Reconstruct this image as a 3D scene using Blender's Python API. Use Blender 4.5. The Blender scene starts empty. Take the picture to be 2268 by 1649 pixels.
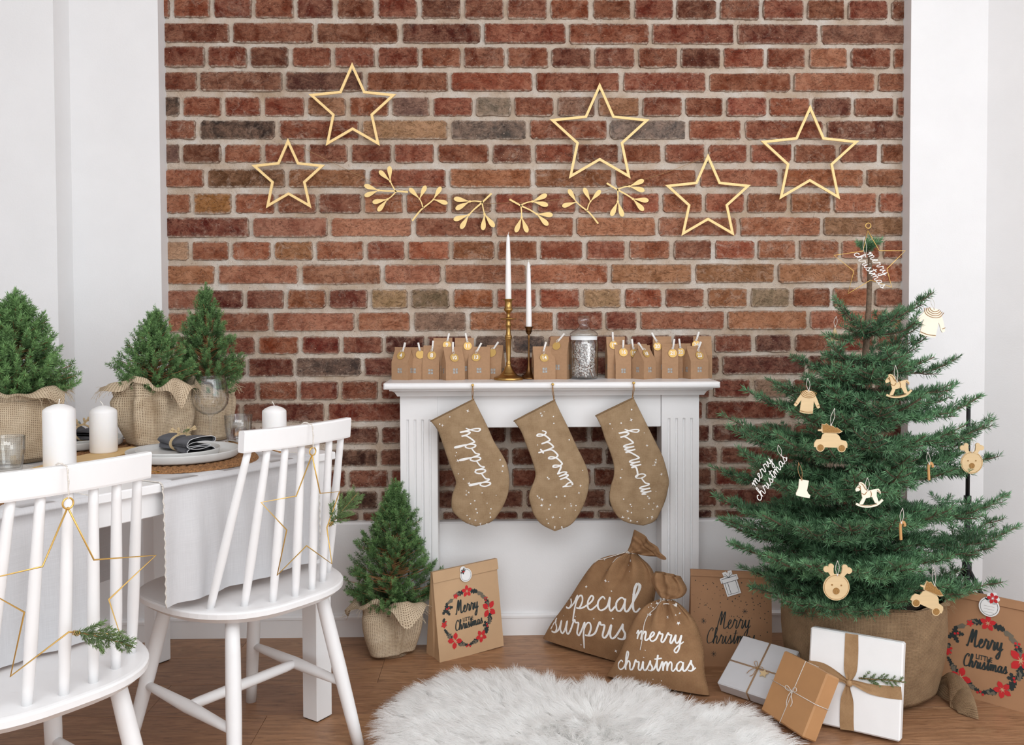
import bpy, bmesh, math, random
import numpy as np
from mathutils import Vector, Matrix, Euler

PI = math.pi
random.seed(7)
RNG = np.random.default_rng(11)
SC = bpy.context.scene
COL = SC.collection

# ------------------------------------------------------------------ camera
F_PX, CX, CY, CAM_H = 1950.0, 1134.0, 748.796, 1.142
YAW, PITCH, ROLL = 0.0195303, 0.0268317, -0.0036714


def cam_axes():
    cy, sy = math.cos(YAW), math.sin(YAW)
    fwd, right, up = Vector((sy, cy, 0)), Vector((cy, -sy, 0)), Vector((0, 0, 1))
    cp, sp = math.cos(PITCH), math.sin(PITCH)
    f2, u2 = fwd * cp - up * sp, up * cp + fwd * sp
    cr, sr = math.cos(ROLL), math.sin(ROLL)
    return right * cr + u2 * sr, u2 * cr - right * sr, f2


CR, CU, CF = cam_axes()
cam = bpy.data.cameras.new('camera')
cam_ob = bpy.data.objects.new('camera', cam)
COL.objects.link(cam_ob)
cam.sensor_fit = 'HORIZONTAL'
cam.sensor_width = 36.0
cam.lens = F_PX / 2268 * 36.0
cam.shift_x = 0.0
cam.shift_y = -(824.5 - CY) / 2268
cam.clip_start = 0.05
mw = Matrix.Identity(4)
for i in range(3):
    mw[i][0], mw[i][1], mw[i][2] = CR[i], CU[i], -CF[i]
mw[2][3] = CAM_H
cam_ob.matrix_world = mw
SC.camera = cam_ob

# ------------------------------------------------------------------ light
SC.view_settings.view_transform = 'Standard'
SC.view_settings.look = 'None'
SC.view_settings.gamma = 1.0
SC.view_settings.use_curve_mapping = False
SC.view_settings.exposure = -0.03
world = bpy.data.worlds.new('daylight')
SC.world = world
world.use_nodes = True
world.node_tree.nodes['Background'].inputs[0].default_value = (0.93, 0.965, 1.0, 1)
world.node_tree.nodes['Background'].inputs[1].default_value = 1.4


def area(name, loc, target, sx, sy, power, color=(1, 1, 1)):
    l = bpy.data.lights.new(name, 'AREA')
    l.shape = 'RECTANGLE'
    l.size, l.size_y, l.energy, l.color = sx, sy, power, color
    o = bpy.data.objects.new(name, l)
    COL.objects.link(o)
    o.location = loc
    o.rotation_euler = (Vector(target) - Vector(loc)).to_track_quat('-Z', 'Y').to_euler()
    return o


# daylight through the tall window of the right wall, nearer to the camera than the tree
area('window_daylight', (2.5, -0.25, 1.55), (-0.1, 2.6, 0.8), 1.8, 2.0, 28, (0.97, 0.985, 1.0))
# added overhead fill under the ceiling, brightening the rug, floor and things on it
area('overhead_fill', (0.3, -0.05, 2.75), (0.05, 2.6, -0.1), 3.2, 1.6, 65, (0.97, 0.985, 1.0))
SC.cycles.max_bounces = 16
SC.cycles.diffuse_bounces = 14
SC.cycles.transparent_max_bounces = 32


# ------------------------------------------------------------------ pixel <-> world (used on real planes: wall, floor, shelf, table)
def ray(px, py):
    return CF + CR * ((px - CX) / F_PX) - CU * ((py - CY) / F_PX)


def atY(px, py, Y):
    d = ray(px, py)
    return Vector((0, 0, CAM_H)) + d * (Y / d.y)


def atZ(px, py, Z):
    d = ray(px, py)
    return Vector((0, 0, CAM_H)) + d * ((Z - CAM_H) / d.z)


# ------------------------------------------------------------------ colours and materials
def lin(c):
    c = c / 255.0
    return c / 12.92 if c <= 0.04045 else ((c + 0.055) / 1.055) ** 2.4


def rgb(r, g, b):
    return (lin(r), lin(g), lin(b), 1.0)


MATS = {}


class NT:
    def __init__(self, name):
        self.m = bpy.data.materials.new(name)
        self.m.use_nodes = True
        self.t = self.m.node_tree
        self.b = self.t.nodes['Principled BSDF']
        self.out = self.t.nodes['Material Output']

    def n(self, kind, **kw):
        nd = self.t.nodes.new(kind)
        for k, v in kw.items():
            if k.startswith('i_'):
                key = k[2:]
                key = int(key) if key.isdigit() else key.replace('_', ' ')
                nd.inputs[key].default_value = v
            else:
                setattr(nd, k, v)
        return nd

    def l(self, a, b):
        self.t.links.new(a, b)

    def noise(self, vec, scale, detail=4.0, rough=0.55, dist=0.0):
        nd = self.n('ShaderNodeTexNoise')
        nd.inputs['Scale'].default_value = scale
        nd.inputs['Detail'].default_value = detail
        nd.inputs['Roughness'].default_value = rough
        nd.inputs['Distortion'].default_value = dist
        if vec is not None:
            self.l(vec, nd.inputs['Vector'])
        return nd.outputs['Fac']

    def ramp(self, fac, stops):
        nd = self.n('ShaderNodeValToRGB')
        cr = nd.color_ramp
        while len(cr.elements) < len(stops):
            cr.elements.new(0.5)
        for e, (p, c) in zip(cr.elements, stops):
            e.position = p
            e.color = c if len(c) == 4 else (*c, 1)
        self.l(fac, nd.inputs['Fac'])
        return nd.outputs['Color']

    def mix(self, fac, a, b, mode='MIX'):
        nd = self.n('ShaderNodeMix', data_type='RGBA', blend_type=mode)
        for sock, v in ((nd.inputs[0], fac), (nd.inputs[6], a), (nd.inputs[7], b)):
            if hasattr(v, 'is_linked') or isinstance(v, bpy.types.NodeSocket):
                self.l(v, sock)
            else:
                sock.default_value = v
        return nd.outputs[2]

    def math(self, op, a, b=0.0):
        nd = self.n('ShaderNodeMath', operation=op)
        for sock, v in ((nd.inputs[0], a), (nd.inputs[1], b)):
            if isinstance(v, bpy.types.NodeSocket):
                self.l(v, sock)
            else:
                sock.default_value = v
        return nd.outputs[0]

    def bump(self, h, strength=0.3, dist=0.01):
        nd = self.n('ShaderNodeBump')
        nd.inputs['Strength'].default_value = strength
        nd.inputs['Distance'].default_value = dist
        self.l(h, nd.inputs['Height'])
        self.l(nd.outputs[0], self.b.inputs['Normal'])

    def obj_vec(self, scale=(1, 1, 1), kind='Object'):
        tc = self.n('ShaderNodeTexCoord')
        mp = self.n('ShaderNodeMapping')
        mp.inputs['Scale'].default_value = scale
        self.l(tc.outputs[kind], mp.inputs['Vector'])
        return mp.outputs[0]

    def pos_vec(self, scale=(1, 1, 1)):
        g = self.n('ShaderNodeNewGeometry')
        mp = self.n('ShaderNodeMapping')
        mp.inputs['Scale'].default_value = scale
        self.l(g.outputs['Position'], mp.inputs['Vector'])
        return mp.outputs[0]


def setp(b, rough=0.5, metal=0.0, spec=0.5):
    b.inputs['Roughness'].default_value = rough
    b.inputs['Metallic'].default_value = metal
    b.inputs['Specular IOR Level'].default_value = spec


def mat(name, c, rough=0.5, metal=0.0, var=0.06, scale=30, bump=0.0, bscale=None, spec=0.4, stretch=(1, 1, 1), trans=0.0):
    """simple surface: base colour with a little noise variation and fine relief"""
    if name in MATS:
        return MATS[name]
    t = NT(name)
    setp(t.b, rough, metal, spec)
    v = t.obj_vec(stretch)
    nz = t.noise(v, scale)
    a = tuple(min(1, x * (1 - var)) for x in c[:3]) + (1,)
    b = tuple(min(1, x * (1 + var)) for x in c[:3]) + (1,)
    t.l(t.ramp(nz, [(0.3, a), (0.7, b)]), t.b.inputs['Base Color'])
    if bump:
        t.bump(t.noise(v, bscale or scale * 3, 3), bump, 0.004)
    if trans:
        t.b.inputs['Subsurface Weight'].default_value = trans
        t.b.inputs['Subsurface Radius'].default_value = (0.02, 0.015, 0.01)
        t.b.inputs['Subsurface Scale'].default_value = 0.5
    MATS[name] = t.m
    return t.m


def mat_glass(name, tint=(1, 1, 1), gloss=0.9, ior=1.45, base=0.035):
    t = NT(name)
    t.t.nodes.remove(t.b)
    tr = t.n('ShaderNodeBsdfTransparent')
    gl = t.n('ShaderNodeBsdfGlossy')
    gl.inputs['Roughness'].default_value = 0.03
    gl.inputs[0].default_value = (gloss, gloss, gloss, 1)
    lw = t.n('ShaderNodeLayerWeight')
    lw.inputs[0].default_value = 0.5
    f = t.math('ADD', t.math('MULTIPLY', t.math('POWER', lw.outputs['Facing'], 2.6), 0.55), base)
    # glass looks greyer where one looks along it
    rim = t.ramp(lw.outputs['Facing'], [(0.0, (*tint, 1)), (0.55, tuple(0.96 * x for x in tint)), (0.86, (0.62, 0.64, 0.65)), (1.0, (0.40, 0.42, 0.43))])
    t.l(rim, tr.inputs[0])
    mx = t.n('ShaderNodeMixShader')
    t.l(f, mx.inputs[0])
    t.l(tr.outputs[0], mx.inputs[1])
    t.l(gl.outputs[0], mx.inputs[2])
    t.l(mx.outputs[0], t.out.inputs['Surface'])
    return t.m


def mat_brick():
    t = NT('brick')
    setp(t.b, 0.88, 0, 0.22)
    p = t.pos_vec()
    oi = t.n('ShaderNodeObjectInfo')
    rnd = t.math('MULTIPLY', oi.outputs['Random'], 37.0)
    cmb = t.n('ShaderNodeCombineXYZ')
    t.l(rnd, cmb.inputs[0]); t.l(rnd, cmb.inputs[2])
    add = t.n('ShaderNodeVectorMath', operation='ADD')
    t.l(p, add.inputs[0]); t.l(cmb.outputs[0], add.inputs[1])
    v = add.outputs[0]
    mp = t.n('ShaderNodeMapping')
    mp.inputs['Scale'].default_value = (1.0, 1.0, 1.7)
    t.l(v, mp.inputs['Vector'])
    big = t.noise(v, 17, 6, 0.66, 0.6)
    mid = t.noise(mp.outputs[0], 70, 8, 0.74, 0.5)
    fine = t.noise(v, 340, 4, 0.75)
    base = oi.outputs['Color']
    dark = t.mix(1.0, base, (0.50, 0.42, 0.40, 1), 'MULTIPLY')
    light = t.mix(0.30, base, rgb(206, 160, 132))
    c = t.mix(t.ramp(big, [(0.38, (0, 0, 0)), (0.60, (1, 1, 1))]), t.mix(0.55, base, dark), light)
    c = t.mix(t.ramp(mid, [(0.34, (0.8, 0.8, 0.8)), (0.50, (0, 0, 0))]), c, dark)
    c = t.mix(t.ramp(mid, [(0.54, (0, 0, 0)), (0.72, (0.55, 0.55, 0.55))]), c, light)
    c = t.mix(t.ramp(fine, [(0.33, (0.5, 0.5, 0.5)), (0.46, (0, 0, 0))]), c, dark)
    # lime residue left by the old mortar
    lime = t.noise(v, 24, 9, 0.78, 1.0)
    lf = t.ramp(lime, [(0.53, (0, 0, 0)), (0.68, (0.85, 0.85, 0.85))])
    c = t.mix(t.math('MULTIPLY', lf, oi.outputs['Alpha']), c, rgb(198, 174, 156))
    pit = t.ramp(t.noise(v, 130, 4, 0.65), [(0.26, (1, 1, 1)), (0.34, (0, 0, 0))])
    c = t.mix(pit, c, rgb(52, 28, 22))
    # hairline cracks and pale specks
    cr = t.noise(mp.outputs[0], 20, 7, 0.7, 1.5)
    crack = t.ramp(t.math('ABSOLUTE', t.math('SUBTRACT', cr, 0.47)), [(0.0, (0.85, 0.85, 0.85)), (0.009, (0, 0, 0))])
    c = t.mix(crack, c, rgb(58, 30, 24))
    spk = t.ramp(t.noise(v, 210, 3, 0.5), [(0.70, (0, 0, 0)), (0.75, (0.9, 0.9, 0.9))])
    c = t.mix(spk, c, rgb(214, 186, 166))
    # mortar smeared over the worn edges: distance to the edge from the brick's half size (UV)
    tc = t.n('ShaderNodeTexCoord')
    so, su = t.n('ShaderNodeSeparateXYZ'), t.n('ShaderNodeSeparateXYZ')
    t.l(tc.outputs['Object'], so.inputs[0]); t.l(tc.outputs['UV'], su.inputs[0])
    ex = t.math('SUBTRACT', su.outputs[0], t.math('ABSOLUTE', so.outputs[0]))
    ez = t.math('SUBTRACT', su.outputs[1], t.math('ABSOLUTE', so.outputs[2]))
    e = t.math('MINIMUM', ex, ez)
    en = t.math('MULTIPLY', t.math('SUBTRACT', t.noise(p, 75, 8, 0.75, 0.4), 0.5), 0.027)
    sm = t.ramp(t.math('ADD', t.math('ADD', e, en), 0.5), [(0.5015, (1, 1, 1)), (0.5045, (0, 0, 0))])
    mort = t.ramp(t.noise(p, 90, 6, 0.7), [(0.3, rgb(150, 124, 104)), (0.6, rgb(204, 188, 172))])
    c = t.mix(t.math('MULTIPLY', sm, 0.92), c, mort)
    t.l(c, t.b.inputs['Base Color'])
    h = t.math('ADD', t.math('MULTIPLY', mid, 1.0), t.math('MULTIPLY', fine, 0.45))
    h = t.math('SUBTRACT', h, t.math('MULTIPLY', pit, 0.6))
    h = t.math('SUBTRACT', h, t.math('MULTIPLY', crack, 0.7))
    h = t.math('ADD', h, t.math('MULTIPLY', big, 1.2))
    t.bump(h, 0.75, 0.008)
    return t.m


def mat_mortar():
    t = NT('mortar')
    setp(t.b, 0.95, 0, 0.1)
    p = t.pos_vec()
    a = t.noise(p, 7, 5, 0.6)
    b = t.noise(p, 90, 6, 0.7)
    c = t.ramp(a, [(0.32, rgb(196, 172, 148)), (0.52, rgb(218, 202, 186)), (0.72, rgb(232, 226, 218))])
    grit = t.ramp(b, [(0.28, (1, 1, 1)), (0.40, (0, 0, 0))])
    c = t.mix(t.math('MULTIPLY', grit, 0.7), c, rgb(118, 92, 76))
    t.l(c, t.b.inputs['Base Color'])
    t.bump(t.math('ADD', t.math('MULTIPLY', b, 1.4), t.noise(p, 300, 3, 0.6)), 0.8, 0.007)
    return t.m


def mat_wood_floor():
    t = NT('floor_wood')
    setp(t.b, 0.38, 0, 0.4)
    oi = t.n('ShaderNodeObjectInfo')
    rnd = t.math('MULTIPLY', oi.outputs['Random'], 50.0)
    cmb = t.n('ShaderNodeCombineXYZ')
    t.l(rnd, cmb.inputs[0]); t.l(rnd, cmb.inputs[1])
    p = t.pos_vec((1.0, 6.5, 1.0))
    add = t.n('ShaderNodeVectorMath', operation='ADD')
    t.l(p, add.inputs[0]); t.l(cmb.outputs[0], add.inputs[1])
    v = add.outputs[0]
    g1 = t.noise(v, 2.6, 6, 0.62, 1.6)
    g2 = t.noise(v, 14, 5, 0.7, 0.6)
    p2 = t.pos_vec((2.0, 60, 1.0))
    g3 = t.noise(p2, 3.5, 4, 0.6)
    c = t.ramp(g1, [(0.28, rgb(128, 96, 74)), (0.45, rgb(178, 138, 106)), (0.56, rgb(154, 117, 88)), (0.74, rgb(202, 164, 128))])
    c = t.mix(t.ramp(g2, [(0.30, (0.7, 0.7, 0.7)), (0.48, (0, 0, 0))]), c, rgb(100, 70, 52))
    c = t.mix(t.ramp(g3, [(0.33, (0.45, 0.45, 0.45)), (0.5, (0, 0, 0))]), c, rgb(110, 76, 54))
    tone = t.ramp(oi.outputs['Random'], [(0.0, rgb(232, 224, 220)), (1.0, rgb(255, 250, 240))])
    c = t.mix(1.0, c, tone, 'MULTIPLY')
    t.l(c, t.b.inputs['Base Color'])
    t.bump(g3, 0.12, 0.002)
    return t.m


def mat_burlap(name, ca, cb, gap, freq=500.0, bump=0.7, rough=0.95):
    """woven jute: warp and weft threads from the UV map (metres), darker gaps between them"""
    t = NT(name)
    setp(t.b, rough, 0, 0.15)
    uv = t.n('ShaderNodeTexCoord').outputs['UV']
    wob = t.n('ShaderNodeTexNoise')
    wob.inputs['Scale'].default_value = 60
    wob.inputs['Detail'].default_value = 3
    t.l(uv, wob.inputs['Vector'])
    sc = t.n('ShaderNodeVectorMath', operation='SCALE')
    sc.inputs['Scale'].default_value = 0.004
    t.l(wob.outputs['Color'], sc.inputs[0])
    add = t.n('ShaderNodeVectorMath', operation='ADD')
    t.l(uv, add.inputs[0]); t.l(sc.outputs[0], add.inputs[1])
    sep = t.n('ShaderNodeSeparateXYZ')
    t.l(add.outputs[0], sep.inputs[0])
    w = freq * PI
    su = t.math('ABSOLUTE', t.math('SINE', t.math('MULTIPLY', sep.outputs[0], w)))
    sv = t.math('ABSOLUTE', t.math('SINE', t.math('MULTIPLY', sep.outputs[1], w)))
    th = t.math('MAXIMUM', su, sv)
    hole = t.ramp(th, [(0.38, (1, 1, 1)), (0.80, (0, 0, 0))])
    var = t.noise(uv, 22, 5, 0.6)
    st = t.noise(add.outputs[0], 240, 3, 0.6)
    c = t.mix(t.ramp(var, [(0.3, (0, 0, 0)), (0.7, (1, 1, 1))]), ca, cb)
    c = t.mix(t.math('MULTIPLY', t.ramp(st, [(0.35, (0, 0, 0)), (0.65, (1, 1, 1))]), 0.35), c, cb)
    c = t.mix(t.math('MULTIPLY', hole, 0.85), c, gap)
    t.l(c, t.b.inputs['Base Color'])
    t.bump(t.math('ADD', t.math('MULTIPLY', th, 0.8), t.math('MULTIPLY', st, 0.3)), bump, 0.0025)
    return t.m


def mat_needle(name, dark, light, rough=0.5):
    t = NT(name)
    setp(t.b, rough, 0, 0.4)
    at = t.n('ShaderNodeAttribute', attribute_name='tone')
    c = t.ramp(at.outputs['Fac'], [(0.0, dark), (1.0, light)])
    t.l(c, t.b.inputs['Base Color'])
    return t.m


def mat_cloth(name, c, freq=900.0, var=0.08):
    t = NT(name)
    setp(t.b, 0.9, 0, 0.15)
    v = t.obj_vec((1, 1, 1), 'UV')
    sep = t.n('ShaderNodeSeparateXYZ')
    t.l(v, sep.inputs[0])
    a = t.noise(t.obj_vec((4, 260, 1), 'UV'), 4, 3)
    b = t.noise(t.obj_vec((260, 4, 1), 'UV'), 4, 3)
    s = t.math('MULTIPLY', t.math('ADD', a, b), 0.5)
    lo = tuple(x * (1 - var * 1.6) for x in c[:3]) + (1,)
    hi = tuple(min(1, x * (1 + var)) for x in c[:3]) + (1,)
    t.l(t.ramp(s, [(0.38, lo), (0.62, hi)]), t.b.inputs['Base Color'])
    t.bump(s, 0.25, 0.002)
    return t.m


M = {}
M['brick'] = mat_brick()
M['mortar'] = mat_mortar()
M['floor'] = mat_wood_floor()
M['wall'] = mat('wall_paint', (0.80, 0.80, 0.805, 1), 0.75, var=0.02, scale=6, bump=0.08, bscale=180)
M['white'] = mat('white_lacquer', (0.84, 0.84, 0.845, 1), 0.35, var=0.015, scale=12)
M['chair'] = mat('white_chair_paint', (0.86, 0.86, 0.865, 1), 0.38, var=0.015, scale=12)
M['gold'] = mat('gold_star_card', rgb(240, 208, 146), 0.5, 0.15, var=0.10, scale=400, bump=0.15, bscale=900)
M['leafgold'] = mat('gold_leaf_card', rgb(238, 208, 142), 0.55, 0.1, var=0.05, scale=60)
M['brass'] = mat('aged_brass', rgb(176, 140, 84), 0.28, 1.0, var=0.15, scale=40)
M['bronze'] = mat('dark_bronze', rgb(120, 88, 56), 0.34, 1.0, var=0.15, scale=40)
M['goldwire'] = mat('gold_wire', rgb(222, 182, 104), 0.35, 0.7, var=0.05)
M['wax'] = mat('white_wax', (0.88, 0.875, 0.87, 1), 0.45, var=0.01, trans=0.15)
M['wick'] = mat('wick', rgb(235, 232, 225), 0.9)
M['kraft'] = mat('kraft_card', rgb(168, 132, 100), 0.8, var=0.06, scale=120, bump=0.06)
M['kraftbag'] = mat('kraft_bag_paper', rgb(194, 160, 124), 0.72, var=0.06, scale=9, bump=0.25, bscale=14)
M['kraftdark'] = mat('dark_kraft_bag_paper', rgb(168, 126, 92), 0.75, var=0.07, scale=9, bump=0.25, bscale=14)
M['kraftwrap'] = mat('brown_wrapping_paper', rgb(182, 136, 92), 0.6, var=0.05, scale=14, bump=0.2, bscale=18)
M['paper'] = mat('white_wrapping_paper', (0.84, 0.84, 0.84, 1), 0.6, var=0.02, scale=14, bump=0.12, bscale=16)
M['silver'] = mat('silver_wrapping_paper', rgb(214, 216, 220), 0.42, 0.25, var=0.03, scale=14, bump=0.12, bscale=16)
M['pane_light'] = mat('pane_light_grey', rgb(168, 168, 166), 0.7, var=0.3, scale=160)  # pale grey standing for light seen through the cut-out house windows
M['twine'] = mat('jute_twine', rgb(168, 132, 92), 0.95, var=0.25, scale=500)
M['string'] = mat('white_string', rgb(214, 208, 200), 0.95, var=0.2, scale=500)
M['pin'] = mat('white_clothespin_wood', rgb(236, 234, 230), 0.6)
M['tag'] = mat('gold_foil_tag', rgb(200, 164, 96), 0.4, 0.4, var=0.06)
M['tagwhite'] = mat('white_ink', (0.9, 0.9, 0.9, 1), 0.7)
M['ply'] = mat('birch_plywood', rgb(212, 186, 144), 0.6, var=0.06, scale=12, stretch=(1, 1, 9))
M['plybrown'] = mat('brown_plywood', rgb(190, 144, 90), 0.6, var=0.06, scale=12)
M['plypale'] = mat('pale_plywood', rgb(240, 230, 212), 0.6, var=0.04, scale=12)
M['burn'] = mat('engraved_brown', rgb(150, 112, 62), 0.8, var=0.3, scale=300)
M['paintwhite'] = mat('white_textile_paint', (0.86, 0.85, 0.83, 1), 0.8)
M['ink'] = mat('dark_green_ink', rgb(42, 50, 50), 0.8)
M['inkgrey'] = mat('grey_ink', rgb(112, 104, 90), 0.8)
M['inkred'] = mat('red_ink', rgb(196, 40, 44), 0.75)
M['black'] = mat('black_metal', rgb(22, 23, 25), 0.45)
M['ceramic'] = mat('pale_grey_ceramic', rgb(206, 206, 204), 0.35, var=0.03, scale=40)
M['napkin'] = mat_cloth('dark_grey_linen', rgb(98, 99, 104))
M['runner'] = mat_cloth('light_grey_linen', rgb(206, 206, 208), var=0.045)
M['jute'] = mat('braided_jute', rgb(150, 108, 70), 0.9, var=0.55, scale=220, bump=0.9, bscale=420)
M['cutlery'] = mat('gold_cutlery', rgb(186, 134, 62), 0.25, 1.0)
M['slice'] = mat('pale_wood_board', rgb(222, 188, 132), 0.6, var=0.08, scale=30, stretch=(1, 8, 1))
M['bark'] = mat('tree_bark', rgb(112, 94, 78), 0.95, var=0.3, scale=90, bump=0.8, bscale=180)
M['twig'] = mat('pale_twig', rgb(150, 112, 72), 0.9, var=0.2, scale=90)
M['soil'] = mat('dark_soil', rgb(50, 38, 30), 1.0, var=0.3, scale=90, bump=0.8)
M['cookie'] = mat('gingerbread', rgb(120, 72, 40), 0.8, var=0.12, scale=200)
M['icing'] = mat('white_icing', rgb(248, 246, 242), 0.6)
M['glass'] = mat_glass('clear_glass', base=0.05)
M['jarglass'] = mat_glass('jar_glass', (0.97, 0.98, 0.98), base=0.10)
M['frost'] = mat('cloudy_seal', (0.8, 0.82, 0.83, 1), 0.3, trans=0.0)
M['burlap'] = mat_burlap('natural_burlap', rgb(182, 160, 132), rgb(212, 194, 168), rgb(92, 68, 48), 215)
M['burlapfir'] = mat_burlap('brown_burlap', rgb(128, 104, 80), rgb(160, 134, 104), rgb(74, 54, 40), 260)
M['sack'] = mat_burlap('sack_jute', rgb(140, 106, 76), rgb(164, 128, 94), rgb(104, 74, 50), 500, 0.5)
M['stock'] = mat_burlap('stocking_felt_jute', rgb(148, 122, 92), rgb(182, 156, 124), rgb(120, 96, 70), 480, 0.6)
M['ribbon'] = mat_burlap('burlap_ribbon', rgb(160, 126, 90), rgb(186, 152, 114), rgb(112, 84, 60), 560, 0.5)
M['firneedle'] = mat_needle('fir_needle', rgb(13, 32, 20), rgb(122, 172, 124))  # shaded inside and lit tips of the fir painted into both tones
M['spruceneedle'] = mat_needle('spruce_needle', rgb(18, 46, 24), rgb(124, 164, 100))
M['sprigneedle'] = mat_needle('juniper_needle', rgb(28, 48, 28), rgb(112, 138, 84))


def mat_fur():
    t = NT('white_fur')
    t.t.nodes.remove(t.b)
    d = t.n('ShaderNodeBsdfDiffuse')
    d.inputs[0].default_value = (0.985, 0.985, 0.98, 1)
    tr = t.n('ShaderNodeBsdfTranslucent')
    tr.inputs[0].default_value = (0.99, 0.99, 0.985, 1)
    mx = t.n('ShaderNodeMixShader')
    mx.inputs[0].default_value = 0.5
    t.l(d.outputs[0], mx.inputs[1])
    t.l(tr.outputs[0], mx.inputs[2])
    t.l(mx.outputs[0], t.out.inputs['Surface'])
    return t.m


M['hide'] = mat('white_hide', (0.92, 0.92, 0.91, 1), 0.8)
M['fur'] = mat_fur()

# ------------------------------------------------------------------ mesh building
class MB:
    """collects shapes for ONE mesh object"""

    def __init__(self):
        self.v, self.f, self.mi, self.uv, self.sm = [], [], [], {}, []
        self.nv = 0

    def add(self, verts, faces, mi=0, uvs=None, smooth=True):
        o = self.nv
        self.v.extend([tuple(map(float, p)) for p in verts])
        self.nv += len(verts)
        for k, f in enumerate(faces):
            if uvs is not None:
                self.uv[len(self.f)] = [uvs[i] for i in f]
            self.f.append(tuple(i + o for i in f))
            self.mi.append(mi)
            self.sm.append(smooth)
        return self

    def box(self, c, s, mi=0, rot=None, bev=0.0):
        cx, cy, cz = c
        x, y, z = s[0] / 2, s[1] / 2, s[2] / 2
        if bev <= 0:
            vs = [(-x, -y, -z), (x, -y, -z), (x, y, -z), (-x, y, -z), (-x, -y, z), (x, -y, z), (x, y, z), (-x, y, z)]
            fs = [(0, 3, 2, 1), (4, 5, 6, 7), (0, 1, 5, 4), (1, 2, 6, 5), (2, 3, 7, 6), (3, 0, 4, 7)]
        else:
            b = min(bev, x * .9, y * .9, z * .9)
            vs, fs = [], []
            idx = {}
            for sx in (-1, 1):
                for sy in (-1, 1):
                    for sz in (-1, 1):
                        for ax in range(3):
                            p = [sx * (x - b), sy * (y - b), sz * (z - b)]
                            p[ax] = (sx * x, sy * y, sz * z)[ax]
                            idx[sx, sy, sz, ax] = len(vs)
                            vs.append(p)
            for ax in range(3):
                a1, a2 = [a for a in range(3) if a != ax]
                for s0 in (-1, 1):
                    q = []
                    for (p1, p2) in ((-1, -1), (1, -1), (1, 1), (-1, 1)):
                        k = [0, 0, 0]
                        k[ax], k[a1], k[a2] = s0, p1, p2
                        q.append(idx[(*k, ax)])
                    if (s0 > 0) == (ax == 1):
                        q.reverse()
                    fs.append(tuple(q))
            for ax in range(3):
                a1, a2 = [a for a in range(3) if a != ax]
                for p1 in (-1, 1):
                    for p2 in (-1, 1):
                        q = []
                        for s0, aa in ((-1, a1), (1, a1), (1, a2), (-1, a2)):
                            k = [0, 0, 0]
                            k[ax], k[a1], k[a2] = s0, p1, p2
                            q.append(idx[(*k, aa)])
                        fs.append(tuple(q))
            for sx in (-1, 1):
                for sy in (-1, 1):
                    for sz in (-1, 1):
                        fs.append(tuple(idx[sx, sy, sz, a] for a in range(3)))
        R = rot if rot is not None else None
        out = []
        for p in vs:
            q = R @ Vector(p) if R is not None else Vector(p)
            out.append((q[0] + cx, q[1] + cy, q[2] + cz))
        return self.add(out, fs, mi, smooth=False)

    def prism(self, poly, d0, d1, fn=None, mi=0, smooth=False, bev=0.0):
        """extrude a 2-D outline between depths d0 (front) and d1 (back); fn(u, v, d) -> world point"""
        fn = fn or (lambda u, v, d: (u, d, v))
        n = len(poly)
        vs = [fn(u, v, d0) for u, v in poly] + [fn(u, v, d1) for u, v in poly]
        fs = [tuple(range(n)), tuple(range(2 * n - 1, n - 1, -1))]
        fs += [(i, i + n, (i + 1) % n + n, (i + 1) % n) for i in range(n)]
        return self.add(vs, fs, mi, smooth=smooth)

    def frame(self, outer, inner, d0, d1, fn=None, mi=0):
        """a flat frame between two outlines with the same number of points"""
        fn = fn or (lambda u, v, d: (u, d, v))
        n = len(outer)
        vs = [fn(u, v, d0) for u, v in outer] + [fn(u, v, d0) for u, v in inner]
        vs += [fn(u, v, d1) for u, v in outer] + [fn(u, v, d1) for u, v in inner]
        fs = []
        for i in range(n):
            j = (i + 1) % n
            fs += [(i, j, n + j, n + i), (2 * n + i, 3 * n + i, 3 * n + j, 2 * n + j),
                   (i, 2 * n + i, 2 * n + j, j), (n + i, n + j, 3 * n + j, 3 * n + i)]
        return self.add(vs, fs, mi, smooth=False)

    def lathe(self, prof, n=32, c=(0, 0, 0), mi=0, cap=False, smooth=True, wob=None, uvs=True):
        """prof: [(r, z)]"""
        vs, fs, uv = [], [], []
        m = len(prof)
        ln = 0.0
        for k, (r, z) in enumerate(prof):
            if k:
                ln += math.hypot(r - prof[k - 1][0], z - prof[k - 1][1])
            for i in range(n + 1):
                a = 2 * PI * i / n
                rr, zz = (r, z) if wob is None else wob(a, r, z, k)
                vs.append((c[0] + rr * math.cos(a), c[1] + rr * math.sin(a), c[2] + zz))
                uv.append((a * max(p[0] for p in prof), ln))
        for k in range(m - 1):
            for i in range(n):
                a, b = k * (n + 1) + i, k * (n + 1) + i + 1
                fs.append((a, b, b + n + 1, a + n + 1))
        return self.add(vs, fs, mi, uv if uvs else None, smooth)

    def tube(self, pts, r, n=8, mi=0, cap=True, closed=False):
        """a round bar along points; r a number or one radius per point"""
        P = [Vector(p) for p in pts]
        m = len(P)
        rr = r if hasattr(r, '__len__') else [r] * m
        T = []
        for i in range(m):
            if closed:
                t = P[(i + 1) % m] - P[i - 1]
            else:
                t = P[min(i + 1, m - 1)] - P[max(i - 1, 0)]
            T.append(t.normalized() if t.length > 1e-9 else Vector((0, 0, 1)))
        up = Vector((0, 0, 1)) if abs(T[0].z) < 0.9 else Vector((1, 0, 0))
        nrm = (up - T[0] * up.dot(T[0])).normalized()
        vs, fs = [], []
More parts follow.
